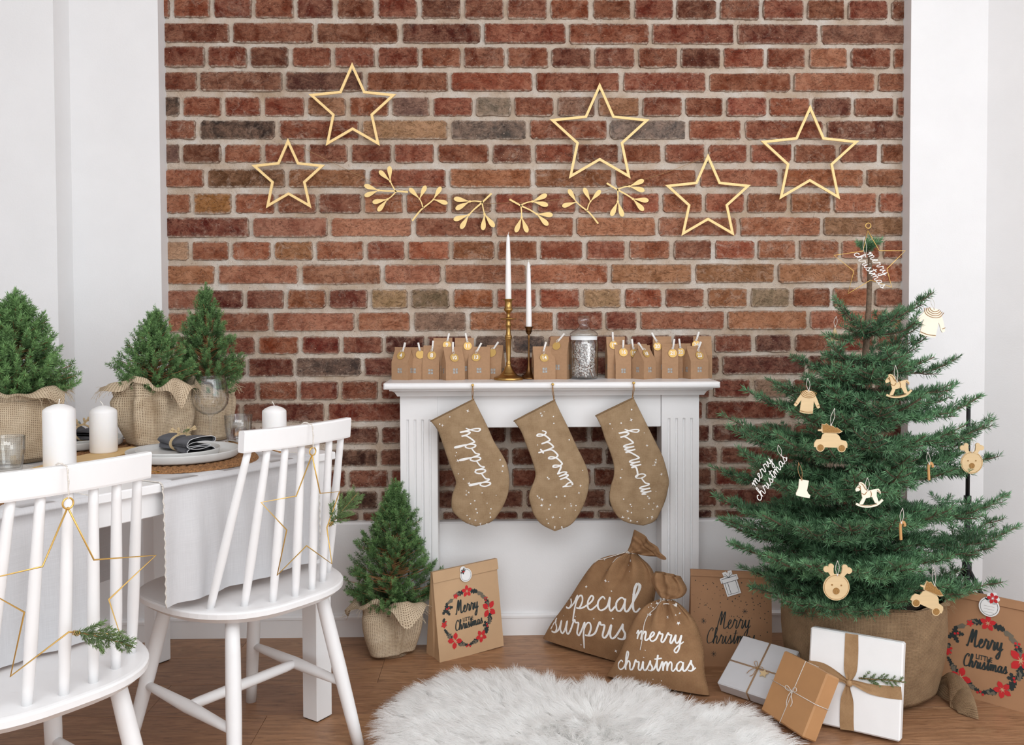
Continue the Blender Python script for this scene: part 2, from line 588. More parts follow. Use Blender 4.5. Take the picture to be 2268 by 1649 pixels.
        for i in range(m):
            nrm = nrm - T[i] * nrm.dot(T[i])
            if nrm.length < 1e-6:
                nrm = T[i].orthogonal()
            nrm.normalize()
            bi = T[i].cross(nrm)
            for k in range(n):
                a = 2 * PI * k / n
                vs.append(P[i] + (nrm * math.cos(a) + bi * math.sin(a)) * rr[i])
        for i in range(m - 1 if not closed else m):
            j = (i + 1) % m
            for k in range(n):
                l = (k + 1) % n
                fs.append((i * n + k, i * n + l, j * n + l, j * n + k))
        if cap and not closed:
            fs.append(tuple(range(n - 1, -1, -1)))
            fs.append(tuple((m - 1) * n + k for k in range(n)))
        return self.add(vs, fs, mi)

    def grid(self, P, mi=0, closed_u=False, uv=None, smooth=True):
        """P[row][col] -> points"""
        R, C = len(P), len(P[0])
        vs = [p for row in P for p in row]
        fs = []
        for i in range(R - 1):
            for j in range(C - 1 if not closed_u else C):
                k = (j + 1) % C
                fs.append((i * C + j, i * C + k, (i + 1) * C + k, (i + 1) * C + j))
        return self.add(vs, fs, mi, [q for row in uv for q in row] if uv is not None else None, smooth)

    def ribbon(self, pts2, w, fn, mi=0):
        """a flat stroke of printed lettering or cloth edge: fn(u, v) -> world point"""
        n = len(pts2)
        if n < 2:
            return self
        vs, fs = [], []
        for i in range(n):
            a, b = pts2[max(i - 1, 0)], pts2[min(i + 1, n - 1)]
            dx, dy = b[0] - a[0], b[1] - a[1]
            l = math.hypot(dx, dy) or 1e-9
            nx, ny = -dy / l, dx / l
            ww = (w(i / (n - 1), dx / l, dy / l) if callable(w) else w) / 2
            x, y = pts2[i]
            vs.append(fn(x - nx * ww, y - ny * ww))
            vs.append(fn(x + nx * ww, y + ny * ww))
        for i in range(n - 1):
            fs.append((2 * i, 2 * i + 2, 2 * i + 3, 2 * i + 1))
        return self.add(vs, fs, mi, smooth=False)

    def poly(self, pts2, fn, mi=0):
        return self.add([fn(u, v) for u, v in pts2], [tuple(range(len(pts2)))], mi, smooth=False)


WM = {}


def wm(o):
    return WM[o.name]


def link(o, parent=None, local=None):
    COL.objects.link(o)
    L = local if local is not None else Matrix.Identity(4)
    if parent is not None:
        o.parent = parent
        WM[o.name] = WM[parent.name] @ L
    else:
        WM[o.name] = L.copy()
    return o


def to_mesh(name, mb, mats, inv=None):
    me = bpy.data.meshes.new(name)
    vs = mb.v if inv is None else [tuple(inv @ Vector(p)) for p in mb.v]
    me.from_pydata(vs, [], mb.f)
    mats = mats if isinstance(mats, (list, tuple)) else [mats]
    for m in mats:
        me.materials.append(M[m] if isinstance(m, str) else m)
    me.polygons.foreach_set('material_index', mb.mi)
    me.polygons.foreach_set('use_smooth', mb.sm)
    if mb.uv:
        lay = me.uv_layers.new(name='UVMap')
        data = np.zeros((len(me.loops), 2), np.float32)
        li = 0
        for k, f in enumerate(mb.f):
            u = mb.uv.get(k)
            if u is not None:
                data[li:li + len(f)] = u
            li += len(f)
        lay.data.foreach_set('uv', data.ravel())
    me.update()
    return me


def part(name, mb, mats, parent=None, local=False):
    """ONE mesh object under its thing; shapes are given in world coordinates unless local"""
    inv = None
    if parent is not None and not local:
        inv = wm(parent).inverted()
    o = bpy.data.objects.new(name, to_mesh(name, mb, mats, inv))
    return link(o, parent)


def tag(o, label=None, cat=None, group=None, kind=None):
    if label: o['label'] = label
    if cat: o['category'] = cat
    if group: o['group'] = group
    if kind: o['kind'] = kind
    return o


def thing(name, label, cat, loc=(0, 0, 0), rotz=0.0, group=None):
    o = bpy.data.objects.new(name, None)
    o.empty_display_size = 0.05
    o.location = loc
    o.rotation_euler = (0, 0, rotz)
    link(o, None, Matrix.Translation(loc) @ Matrix.Rotation(rotz, 4, 'Z'))
    return tag(o, label, cat, group)


def solo(name, mb, mats, loc, label, cat, group=None):
    """a thing that is one mesh; shapes in world coordinates, origin at loc"""
    o = bpy.data.objects.new(name, to_mesh(name, mb, mats, Matrix.Translation(loc).inverted()))
    o.location = loc
    link(o, None, Matrix.Translation(loc))
    return tag(o, label, cat, group)


def struct(name, mb, mats, parent=None):
    o = part(name, mb, mats, parent)
    o['kind'] = 'structure'
    return o


def dup(root, loc, rotz, label=None):
    r = root.copy()
    COL.objects.link(r)
    r.location = loc
    r.rotation_euler = (0, 0, rotz)
    WM[r.name] = Matrix.Translation(loc) @ Matrix.Rotation(rotz, 4, 'Z')
    if label:
        r['label'] = label

    def rec(src, dst):
        for ch in list(src.children):
            c = ch.copy()
            COL.objects.link(c)
            c.parent = dst
            WM[c.name] = WM[dst.name]
            rec(ch, c)
    rec(root, r)
    return r


def smooth_pts(pts, n=8, closed=False):
    """Catmull-Rom through the points"""
    P = [np.array(p, float) for p in pts]
    m = len(P)
    out = []
    for i in range(m if closed else m - 1):
        p0 = P[i - 1] if (closed or i > 0) else P[0] * 2 - P[1]
        p1, p2 = P[i], P[(i + 1) % m]
        p3 = P[(i + 2) % m] if (closed or i + 2 < m) else P[-1] * 2 - P[-2]
        for k in range(n):
            t = k / n
            out.append(0.5 * ((2 * p1) + (p2 - p0) * t + (2 * p0 - 5 * p1 + 4 * p2 - p3) * t * t + (-p0 + 3 * p1 - 3 * p2 + p3) * t ** 3))
    if not closed:
        out.append(P[-1])
    return out


def lerp(a, b, t):
    return a + (b - a) * t


def interp(x, xs, ys):
    return float(np.interp(x, xs, ys))


# ------------------------------------------------------------------ hand lettering: joined-up strokes, x-height 1
GL = {
    'a': (.80, [[(.52, .82), (.32, 1.0), (.08, .62), (.12, .1), (.32, .06), (.5, .55), (.53, .95), (.52, .25), (.62, 0), (.80, .3)]], 1),
    'c': (.62, [[(.48, .82), (.32, 1.0), (.1, .65), (.12, .2), (.32, 0), (.62, .3)]], 1),
    'd': (.84, [[(.52, .82), (.32, 1.0), (.08, .62), (.12, .1), (.32, .06), (.5, .6), (.62, 1.75), (.54, 2.0), (.50, 1.6), (.54, .25), (.66, 0), (.84, .3)]], 1),
    'e': (.60, [[(.0, .25), (.3, .6), (.38, .9), (.24, 1.02), (.09, .62), (.14, .14), (.34, 0), (.60, .3)]], 0),
    'h': (.80, [[(.0, .3), (.27, 1.3), (.33, 1.85), (.22, 2.0), (.14, 1.5), (.13, .02), (.16, .5), (.36, .98), (.5, .75), (.5, .15), (.62, 0), (.80, .3)]], 0),
    'i': (.42, [[(.0, .3), (.12, .98), (.12, .3), (.23, 0), (.42, .3)], [(.15, 1.4), (.17, 1.47)]], 0),
    'l': (.46, [[(.0, .3), (.27, 1.3), (.33, 1.85), (.22, 2.05), (.13, 1.4), (.14, .3), (.28, 0), (.46, .3)]], 0),
    'm': (1.12, [[(.0, .6), (.1, .98), (.16, .8), (.16, .02), (.2, .5), (.38, .98), (.48, .78), (.48, .02), (.52, .5), (.7, .98), (.82, .78), (.82, .15), (.94, 0), (1.12, .3)]], 0),
    'n': (.80, [[(.0, .6), (.1, .98), (.16, .8), (.16, .02), (.2, .5), (.38, .98), (.5, .78), (.5, .15), (.62, 0), (.80, .3)]], 0),
    'o': (.72, [[(.38, .97), (.2, .92), (.06, .45), (.2, .02), (.42, .2), (.48, .7), (.36, .98), (.46, .72), (.72, .74)]], 1),
    'p': (.80, [[(.0, .4), (.13, .98), (.14, .6), (.12, -.95)], [(.12, -.95), (.13, .3), (.26, .9), (.44, .98), (.54, .6), (.42, .08), (.22, .08), (.5, .05), (.80, .3)]], 0),
    'r': (.70, [[(.0, .3), (.14, .95), (.2, 1.12), (.28, .92), (.46, .92), (.46, .6), (.43, .15), (.54, 0), (.70, .3)]], 0),
    's': (.62, [[(.0, .2), (.24, .9), (.28, 1.08), (.3, .75), (.44, .38), (.36, .02), (.1, .06), (.34, .0), (.62, .3)]], 0),
    't': (.50, [[(.0, .3), (.2, 1.1), (.25, 1.75), (.21, 1.2), (.2, .3), (.31, 0), (.50, .3)], [(-.02, 1.28), (.22, 1.3), (.56, 1.38)]], 0),
    'u': (.78, [[(.0, .3), (.1, .95), (.1, .3), (.24, 0), (.42, .35), (.5, .97), (.5, .3), (.6, 0), (.78, .3)]], 0),
    'w': (.98, [[(.0, .3), (.1, .95), (.1, .3), (.24, 0), (.4, .35), (.44, .95), (.44, .3), (.57, 0), (.74, .35), (.78, .96), (.86, .8), (.98, .78)]], 0),
    'y': (.76, [[(.0, .5), (.1, .97), (.12, .35), (.26, .06), (.44, .4), (.52, .97), (.5, .3), (.46, -.6), (.3, -1.0), (.14, -.75), (.36, -.25), (.76, .3)]], 0),
    'M': (1.24, [[(-.1, .15), (.04, .0), (.16, .8), (.34, 1.95), (.42, 1.8), (.42, .5), (.5, .9), (.74, 1.9), (.82, 1.75), (.82, .4), (.94, 0), (1.24, .3)]], 2),
    'C': (.86, [[(.62, 1.55), (.66, 1.85), (.46, 1.98), (.16, 1.4), (.1, .55), (.3, .04), (.6, .1), (.86, .3)]], 2),
}


def cursive(text, size, slant=0.18, track=0.0, xs=1.0):
    """-> list of strokes (lists of (x, y)), total width; baseline at y = 0"""
    strokes, x, cur = [], 0.0, []
    for ch in text:
        adv, st, mode = GL[ch]
        first = [(px + x, py) for px, py in st[0]]
        if cur and mode == 0:
            cur = cur[:-1] + first
        else:
            if cur:
                if mode == 1:
                    cur.append((x + .11, .5))
                strokes.append(cur)
            cur = first
        for extra in st[1:]:
            e = [(px + x, py) for px, py in extra]
            if ch == 'p':
                strokes.append(cur)
                cur = e
            else:
                strokes.append(e)
        x += adv + track
    strokes.append(cur)
    out = []
    for s in strokes:
        q = smooth_pts(s, 6) if len(s) > 2 else [np.array(a) for a in s]
        out.append([((p[0] * xs + slant * p[1]) * size, p[1] * size) for p in q])
    return out, x * size * xs


def brush(w, thin=0.55):
    """pen pressure: wider on the strokes that run down the page"""
    return lambda t, dx, dy: w * (thin + (1 - thin) * abs(dy)) * (0.75 + 0.25 * min(1, 8 * t, 8 * (1 - t)))


def write(mb, text, size, at, ang, w, fn, slant=0.18, mi=0, centre=True, thin=0.55, track=0.0, xs=1.0):
    """lettering along direction ang in the (u, v) plane of fn"""
    st, width = cursive(text, size, slant, track, xs)
    ca, sa = math.cos(ang), math.sin(ang)
    ox = -width / 2 if centre else 0.0
    for s in st:
        q = [(at[0] + (x + ox) * ca - y * sa, at[1] + (x + ox) * sa + y * ca) for x, y in s]
        mb.ribbon(q, brush(w, thin), fn, mi)
    return width


_TXT = {}


def block_text(s, size, extr=0.0):
    """upright figures or capitals as a small mesh: verts (x, y), faces"""
    key = (s, size)
    if key in _TXT:
        return _TXT[key]
    cu = bpy.data.curves.new('t', 'FONT')
    cu.body = s
    cu.size = size
    cu.align_x, cu.align_y = 'CENTER', 'CENTER'
    cu.resolution_u = 3
    cu.offset = size * .022
    o = bpy.data.objects.new('t', cu)
    COL.objects.link(o)
    dg = bpy.context.evaluated_depsgraph_get()
    me = bpy.data.meshes.new_from_object(o.evaluated_get(dg))
    res = ([(v.co.x, v.co.y) for v in me.vertices], [tuple(p.vertices) for p in me.polygons])
    bpy.data.objects.remove(o)
    bpy.data.meshes.remove(me)
    bpy.data.curves.remove(cu)
    _TXT[key] = res
    return res


def star4(mb, c, r, fn, mi=0, ang=0.0, n=4, k=0.28):
    pts = []
    for i in range(2 * n):
        a = ang + PI * i / n
        q = r if i % 2 == 0 else r * k
        pts.append((c[0] + q * math.cos(a), c[1] + q * math.sin(a)))
    mb.poly(pts, fn, mi)


def dot(mb, c, r, fn, mi=0, n=8):
    mb.poly([(c[0] + r * math.cos(2 * PI * i / n), c[1] + r * math.sin(2 * PI * i / n)) for i in range(n)], fn, mi)

# ------------------------------------------------------------------ the room
WY = 3.15          # face of the brickwork
XL, XR = -1.158, 1.468
PIERL, PIERR = -1.462, 1.742


def wall_back():
    rs = random.Random(3)
    mb = MB()
    nx, nz = 300, 190
    P = []
    for j in range(nz + 1):
        z = lerp(0.38, 2.95, j / nz)
        P.append([(lerp(XL - .02, XR + .02, i / nx), WY + 0.0078 + rs.uniform(-.0030, .0030), z + rs.uniform(-.002, .002)) for i in range(nx + 1)])
    mb.grid(P)
    w = struct('wall_back', mb, 'mortar')
    plinth = MB()
    plinth.box(((XL + XR) / 2, 3.16, .2025), (XR - XL, .08, .405), bev=.006)
    part('plinth', plinth, 'wall', w)
    return w


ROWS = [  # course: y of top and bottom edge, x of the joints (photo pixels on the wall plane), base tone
    (-2, 41, [379, 469, 561, 653, 742, 833, 928, 1025, 1120, 1215, 1309, 1402, 1495, 1591, 1686, 1784, 1875, 1971], 0),
    (52, 96, [511, 698, 886, 1069, 1257, 1442, 1629, 1816], 0),
    (105, 149, [457, 550, 643, 737, 834, 930, 1024, 1121, 1218, 1313, 1410, 1505, 1600, 1696, 1788, 1881, 1977], 0),
    (160, 202, [439, 628, 809, 995, 1183, 1376, 1568, 1755, 1941], 1),
    (215, 257, [402, 493, 581, 677, 770, 865, 955, 1051, 1135, 1231, 1322, 1420, 1514, 1606, 1701, 1797, 1890, 1983], 1),
    (266, 308, [437, 614, 799, 995, 1170, 1348, 1522, 1646, 1829], 1),
    (319, 360, [401, 492, 582, 680, 774, 870, 965, 1087, 1181, 1275, 1373, 1469, 1565, 1660, 1758, 1856, 1948], 1),
    (374, 414, [455, 635, 814, 992, 1181, 1360, 1546, 1729, 1916], 2),
    (428, 471, [425, 516, 612, 703, 803, 896, 995, 1092, 1186, 1279, 1374, 1465, 1559, 1652, 1748, 1844, 1944], 2),
    (481, 523, [555, 729, 915, 1096, 1273, 1456, 1636, 1821], 3),
    (533, 574, [421, 509, 603, 696, 808, 901, 999, 1099, 1193, 1295, 1389, 1488, 1581, 1675, 1767, 1862, 1952], 2),
    (585, 627, [479, 664, 847, 981, 1169, 1350, 1536, 1720, 1904], 3),
    (640, 681, [451, 541, 633, 725, 818, 907, 1000, 1097, 1191, 1288, 1380, 1470, 1564, 1660, 1753, 1843, 1935], 2),
    (690, 731, [420, 600, 788, 913, 1036, 1230, 1338, 1415, 1608, 1791, 1971], 3),
    (743, 781, [385, 477, 569, 665, 756, 850, 943, 1049, 1131, 1211, 1300, 1395, 1488, 1579, 1669, 1757, 1848, 1940], 4),
    (790, 830, [547, 653, 803, 985, 1120, 1235, 1420, 1597, 1787, 1960], 5),
    (842, 882, [385, 478, 570, 661, 752, 841, 932, 1025, 1120, 1213, 1308, 1400, 1490, 1576, 1667, 1753, 1845, 1937], 4),
    (890, 930, [534, 722, 905, 1090, 1280, 1470, 1560, 1745, 1930], 4),
    (943, 979, [390, 480, 570, 660, 752, 841, 932, 1030, 1125, 1215, 1305, 1397, 1488, 1575, 1665, 1757, 1850, 1940], 5),
    (992, 1029, [470, 655, 839, 1000, 1130, 1339, 1480, 1593, 1770, 1945], 5),
    (1038, 1076, [400, 490, 582, 675, 769, 863, 955, 1045, 1130, 1220, 1312, 1402, 1490, 1580, 1670, 1760, 1850, 1940], 4),
    (1085, 1123, [470, 655, 840, 1010, 1162, 1345, 1500, 1592, 1770, 1950], 5),
    (1132, 1149, [430, 615, 798, 976, 1152, 1321, 1500, 1580, 1770, 1950], 5),
]
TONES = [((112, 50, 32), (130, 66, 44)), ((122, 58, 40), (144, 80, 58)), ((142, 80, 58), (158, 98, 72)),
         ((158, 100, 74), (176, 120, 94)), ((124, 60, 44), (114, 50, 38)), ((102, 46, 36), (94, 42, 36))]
ODD = {(4, 385): (44, 42, 42), (5, 525): (66, 56, 54), (5, 900): (170, 134, 104), (5, 1085): (92, 88, 88), (5, 1435): (112, 108, 110),
       (4, 1093): (136, 126, 116), (4, 910): (124, 96, 92), (4, 720): (150, 108, 84), (4, 1370): (160, 116, 90), (4, 1280): (132, 98, 86),
       (12, 862): (164, 138, 106), (12, 953): (122, 108, 88), (12, 1335): (172, 142, 112), (12, 1706): (150, 134, 114),
       (13, 980): (134, 110, 100), (15, 728): (80, 70, 70), (14, 1170): (86, 82, 86), (14, 1090): (96, 84, 82), (14, 896): (84, 38, 34),
       (8, 470): (166, 116, 68), (10, 650): (154, 104, 68), (9, 1905): (148, 112, 86), (16, 1711): (156, 132, 118), (3, 715): (88, 50, 44),
       (7, 545): (112, 78, 54), (7, 725): (140, 92, 62), (12, 495): (96, 36, 30), (12, 680): (96, 36, 30), (9, 465): (108, 40, 30),
       (1, 1910): (118, 74, 62), (6, 385): (120, 92, 88), (19, 750): (72, 44, 38), (21, 745): (64, 40, 36), (21, 1420): (70, 46, 42),
       (13, 1285): (126, 58, 44), (13, 1375): (122, 56, 44), (14, 610): (140, 70, 42), (15, 1690): (92, 36, 34), (14, 1715): (92, 48, 44),
       (3, 1845): (166, 108, 86), (2, 1834): (166, 108, 84), (16, 615): (140, 78, 58), (17, 628): (104, 46, 38), (8, 1046): (130, 94, 76),
       (8, 390): (150, 90, 66), (10, 390): (196, 160, 136), (11, 420): (176, 120, 90), (12, 410): (160, 104, 88), (13, 390): (172, 112, 92)}


def brick_mesh(x0, x1, z0, z1, rs, chip=1.0):
    """an old hand-made brick: sixteen-point worn outline, chipped arris"""
    w, h = (x1 - x0) / 2, (z1 - z0) / 2
    j = lambda a: rs.uniform(-a, a) * chip
    r = min(.0075, h * .4)
    c = lambda: r * rs.uniform(.4, 1.7)
    E, S = .0021, .0017
    o = [(-w + c(), -h + j(S)), (-.5 * w + j(.15 * w), -h + j(E)), (j(.15 * w), -h + j(E)), (.5 * w + j(.15 * w), -h + j(E)), (w - c(), -h + j(S)),
         (w + j(S), -h + c()), (w + j(E), j(.3 * h)), (w + j(S), h - c()),
         (w - c(), h + j(S)), (.5 * w + j(.15 * w), h + j(E)), (j(.15 * w), h + j(E)), (-.5 * w + j(.15 * w), h + j(E)), (-w + c(), h + j(S)),
         (-w + j(S), h - c()), (-w + j(E), j(.3 * h)), (-w + j(S), -h + c())]
    n = 16
    k = .0022
    vs = [(u, .012, v) for u, v in o] + [(u * (1 - k / w), abs(j(.0010)), v * (1 - k / h)) for u, v in o]
    fs = [(i, (i + 1) % n, n + (i + 1) % n, n + i) for i in range(n)]
    fs.append(tuple(n + i for i in range(n)))
    return vs, fs


def half_uv(me, w, h):
    lay = me.uv_layers.new(name='half_size')
    lay.data.foreach_set('uv', np.tile(np.array([w, h], np.float32), len(me.loops)))


def lay_bricks(w):
    rs = random.Random(21)
    for r, (y0, y1, js, tone) in enumerate(ROWS):
        z1, z0 = atY(1200, y0, WY).z, atY(1200, y1, WY).z
        ym = (y0 + y1) / 2
        xs = [atY(x, ym, WY).x for x in js]
        edges = [XL - .004] + xs + [XR + .004]
        for i in range(len(edges) - 1):
            a, b = edges[i], edges[i + 1]
            gap = rs.uniform(.0055, .0085)
            x0 = a + (gap if i else 0)
            x1 = b - (gap if i < len(edges) - 2 else 0)
            if x1 - x0 < .012:
                continue
            if r in (16, 17) and x0 > -.29 and x1 < .66:
                continue          # behind the frieze of the fireplace surround
            vs, fs = brick_mesh(x0 - .001, x1 + .001, z0 - .0012 + rs.uniform(-.002, .002), z1 + .0012 + rs.uniform(-.002, .002), rs, 1.0)
            me = bpy.data.meshes.new('brick')
            me.from_pydata(vs, [], fs)
            me.materials.append(M['brick'])
            half_uv(me, (x1 - x0) / 2, (z1 - z0) / 2)
            for p in me.polygons:
                p.use_smooth = False
            o = bpy.data.objects.new('brick', me)
            c = ((x0 + x1) / 2, WY + rs.uniform(-.0045, .0015), (z0 + z1) / 2)
            o.location = c
            COL.objects.link(o)
            o.parent = w
            # the brick's own colour
            px = CX + F_PX * ((Vector(c) - Vector((0, 0, CAM_H))).dot(CR)) / (Vector(c) - Vector((0, 0, CAM_H))).dot(CF)
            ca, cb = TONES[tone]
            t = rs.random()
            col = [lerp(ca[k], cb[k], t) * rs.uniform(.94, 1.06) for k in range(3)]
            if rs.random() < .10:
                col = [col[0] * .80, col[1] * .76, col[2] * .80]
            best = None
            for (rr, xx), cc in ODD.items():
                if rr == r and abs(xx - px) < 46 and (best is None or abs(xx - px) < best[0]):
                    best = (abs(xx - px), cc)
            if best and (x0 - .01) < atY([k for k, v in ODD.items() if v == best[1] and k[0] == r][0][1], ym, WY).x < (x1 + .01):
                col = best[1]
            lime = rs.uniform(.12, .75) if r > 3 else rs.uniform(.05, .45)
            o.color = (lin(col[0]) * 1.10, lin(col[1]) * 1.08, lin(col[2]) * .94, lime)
    # courses above the picture, up to the ceiling
    mb = MB()
    z = atY(1200, -2, WY).z + .016
    r = 1
    while z < 2.86:
        step = .30 if r % 2 else .152
        x = XL - .004 - rs.uniform(0, step * .6)
        while x < XR:
            x0, x1 = max(x, XL - .004), min(x + step - .014, XR + .004)
            if x1 - x0 > .02:
                vs, fs = brick_mesh(x0, x1, z, z + .068, rs)
                mb.add([(v[0] + (x0 + x1) / 2, v[1] + WY, v[2] + z + .034) for v in vs], fs, 0, smooth=False)
            x += step
        z += .086
        r += 1
    o = part('brick_courses', mb, 'brick', w)
    half_uv(o.data, 9.0, 9.0)
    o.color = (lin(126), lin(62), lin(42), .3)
    tag(o, kind='stuff')


def build_room():
    w = wall_back()
    lay_bricks(w)
    # left side: two stepped piers and the side wall, out of frame
    mb = MB()
    mb.prism([(-2.7, 3.3), (-2.7, -1.2), (-2.6, -1.2), (-2.6, 2.98), (PIERL, 2.98), (PIERL, 3.09), (XL, 3.09), (XL, 3.3)], 0, 2.95,
             lambda u, v, d: (u, v, d))
    struct('wall_left', mb, 'wall')
    mb = MB()
    mb.prism([(XR, 3.3), (XR, 3.095), (PIERR, 3.095), (2.56, 2.31), (2.56, 2.05), (2.68, 2.05), (2.68, 3.3)], 0, 2.95, lambda u, v, d: (u, v, d))
    mb.box((2.62, .42, .25), (.12, 3.26, .50))          # under the window
    mb.box((2.62, .42, 2.82), (.12, 3.26, .26))
    struct('wall_right', mb, 'wall')
    mb = MB()
    mb.box((0, 1.0, 2.99), (5.5, 4.7, .08))
    struct('ceiling', mb, 'wall')
    # skirting: a board with a small stepped cap
    prof = [(0, 0), (.013, 0), (.013, .062), (.017, .064), (.017, .072), (.010, .077), (0, .077)]

    def skirting(name, p0, p1, nrm):
        b = MB()
        vs, fs = [], []
        for P in (p0, p1):
            for d, z in prof:
                vs.append((P[0] + nrm[0] * d, P[1] + nrm[1] * d, z))
        n = len(prof)
        fs = [(i, (i + 1) % n, n + (i + 1) % n, n + i) for i in range(n)] + [tuple(range(n)), tuple(range(2 * n - 1, n - 1, -1))]
        b.add(vs, fs, smooth=False)
        struct(name, b, 'white')
    skirting('baseboard_back', (XL, 3.12), (XR, 3.12), (0, -1))
    skirting('baseboard_back_left', (PIERL, 3.09), (XL, 3.09), (0, -1))
    skirting('baseboard_back_right', (XR, 3.095), (PIERR, 3.095), (0, -1))
    skirting('baseboard_left', (-2.6, 2.98), (PIERL, 2.98), (0, -1))
    skirting('baseboard_right', (PIERR, 3.095), (2.56, 2.31), (-.692, -.722))
    # floor boards
    sub = MB()
    sub.box((0, .95, -.025), (5.4, 4.6, .03))
    fl = struct('floor', sub, 'soil')
    rs = random.Random(5)
    yb = [3.145, 2.93] + [2.93 - .2145 * k for k in range(1, 21)]
    for k in range(len(yb) - 1):
        y1, y0 = yb[k], yb[k + 1]
        x = -2.65 + (-.655 + 2.65) % 1.28 - 1.28 if k == 3 else (-2.65 + (-.37 + 2.65) % 1.28 - 1.28 if k == 1 else -2.65 - rs.uniform(.1, 1.2))
        while x < 2.66:
            a, b = max(x, -2.65) + .0005, min(x + 1.28, 2.66) - .0005
            if b > a + .01:
                mb = MB()
                mb.box((0, 0, -.006), (b - a, y1 - y0 - .001, .012), bev=.0006)
                o = bpy.data.objects.new('plank', to_mesh('plank', mb, 'floor'))
                o.location = ((a + b) / 2, (y0 + y1) / 2, 0)
                COL.objects.link(o)
                o.parent = fl
            x += 1.28


build_room()

# ------------------------------------------------------------------ fireplace surround
SH_Z, SH_Y = 0.9155, 2.932      # top and front edge of the mantel shelf
PF = 3.028                      # face of the pilasters


def fireplace():
    t = thing('fireplace_surround', 'white wooden fireplace surround with fluted pilasters standing against the brick wall', 'fireplace', (.185, 3.07, 0))
    b = MB()
    # shelf with a rounded nose
    n = 7
    prof = [(3.148, 0.0)] + [(SH_Y + .010 - .010 * math.sin(PI * i / n), -.0115 + .0115 * math.cos(PI * i / n)) for i in range(n + 1)] + [(3.148, -.023)]
    prof = [(3.148, 0.0), (SH_Y + .011, 0.0)] + [(SH_Y + .011 - .011 * math.sin(PI * i / n), -.0115 + .0115 * math.cos(PI * i / n)) for i in range(1, n)] + [(SH_Y + .011, -.023), (3.148, -.023)]
    x0, x1 = -.372, .756
    m = len(prof)
    vs, fs = [], []
    for ring, (xx, s) in enumerate(((x0, 0), (x0 + .004, 1), (x0 + .012, 2), (x1 - .012, 2), (x1 - .004, 1), (x1, 0))):
        k = (.006, .0015, 0)[s]
        for (y, z) in prof:
            vs.append((xx, max(y, SH_Y + k) if y < 3.1 else y, SH_Z + (-.0115 + (z + .0115) * (1 - k * 22))))
    for r in range(5):
        fs += [(r * m + i, r * m + (i + 1) % m, (r + 1) * m + (i + 1) % m, (r + 1) * m + i) for i in range(m)]
    fs += [tuple(range(m)), tuple(range(6 * m - 1, 5 * m - 1, -1))]
    b.add(vs, fs, smooth=False)
    part('mantel_shelf', b, 'white', t)
    # cornice under the shelf: stepped and curved
    b = MB()
    cp = [(3.02, -.052), (2.996, -.050), (2.992, -.044), (2.986, -.036), (2.976, -.031), (2.965, -.029), (2.965, -.023), (3.148, -.023), (3.148, -.052)]
    m = len(cp)
    vs = []
    for xe, sg in ((-.345, -1), (.728, 1)):
        for (y, z) in cp:
            off = (3.02 - min(y, 3.02)) * .75
            vs.append((xe + sg * (off - .03), y, SH_Z + z))
    fs = [(i, (i + 1) % m, m + (i + 1) % m, m + i) for i in range(m)] + [tuple(range(m)), tuple(range(2 * m - 1, m - 1, -1))]
    b.add(vs, fs, smooth=False)
    part('cornice', b, 'white', t)
    # frieze board
    b = MB()
    b.box((.185, 3.045, .808), (.78, .022, .112), bev=.002)
    part('frieze', b, 'white', t)
    # pilasters with four cut flutes
    for x0, x1 in ((-.327, -.199), (.576, .706)):
        b = MB()
        w = x1 - x0
        xs = [x0]
        fl = .0095
        pitch = w / 5.0
        cuts = []
        for k in range(4):
            c = x0 + pitch * (k + 1) + (k - 1.5) * .0
            cuts.append((c - fl / 2, c + fl / 2))
        z0, z1 = .09, .782
        edges = [x0] + [e for c in cuts for e in c] + [x1]
        zt = SH_Z - .050
        # plain top and foot
        D = PF
        def q(p): b.add(p, [(0, 1, 2, 3)], smooth=False)
        q([(x0, D, z1), (x1, D, z1), (x1, D, zt), (x0, D, zt)])
        q([(x0, D, 0), (x1, D, 0), (x1, D, z0), (x0, D, z0)])
        for i in range(len(edges) - 1):
            a, c = edges[i], edges[i + 1]
            if i % 2 == 0:
                q([(a, D, z0), (c, D, z0), (c, D, z1), (a, D, z1)])
            else:
                n = 6
                P = []
                for k in range(n + 1):
                    an = PI * k / n
                    P.append((lerp(a, c, k / n), D + .0085 * math.sin(an)))
                for k in range(n):
                    b.add([(P[k][0], P[k][1], z0), (P[k + 1][0], P[k + 1][1], z0), (P[k + 1][0], P[k + 1][1], z1), (P[k][0], P[k][1], z1)], [(0, 1, 2, 3)])
                for zz in (z0, z1):
                    b.add([(p[0], p[1], zz) for p in P], [tuple(range(n + 1)) if zz == z1 else tuple(range(n, -1, -1))], smooth=False)
        q([(x0, 3.118, 0), (x0, D, 0), (x0, D, zt), (x0, 3.118, zt)])
        q([(x1, D, 0), (x1, 3.118, 0), (x1, 3.118, zt), (x1, D, zt)])
        q([(x0, D, zt), (x1, D, zt), (x1, 3.118, zt), (x0, 3.118, zt)])
        q([(x0, 3.118, 0), (x1, 3.118, 0), (x1, 3.118, zt), (x0, 3.118, zt)])
        part('pilaster', b, 'white', t)
    return t


fireplace()


# ------------------------------------------------------------------ wall decoration
def star_pts(R, k, n=5, rot=PI / 2):
    return [((R if i % 2 == 0 else R * k) * math.cos(rot + PI * i / n), (R if i % 2 == 0 else R * k) * math.sin(rot + PI * i / n)) for i in range(2 * n)]


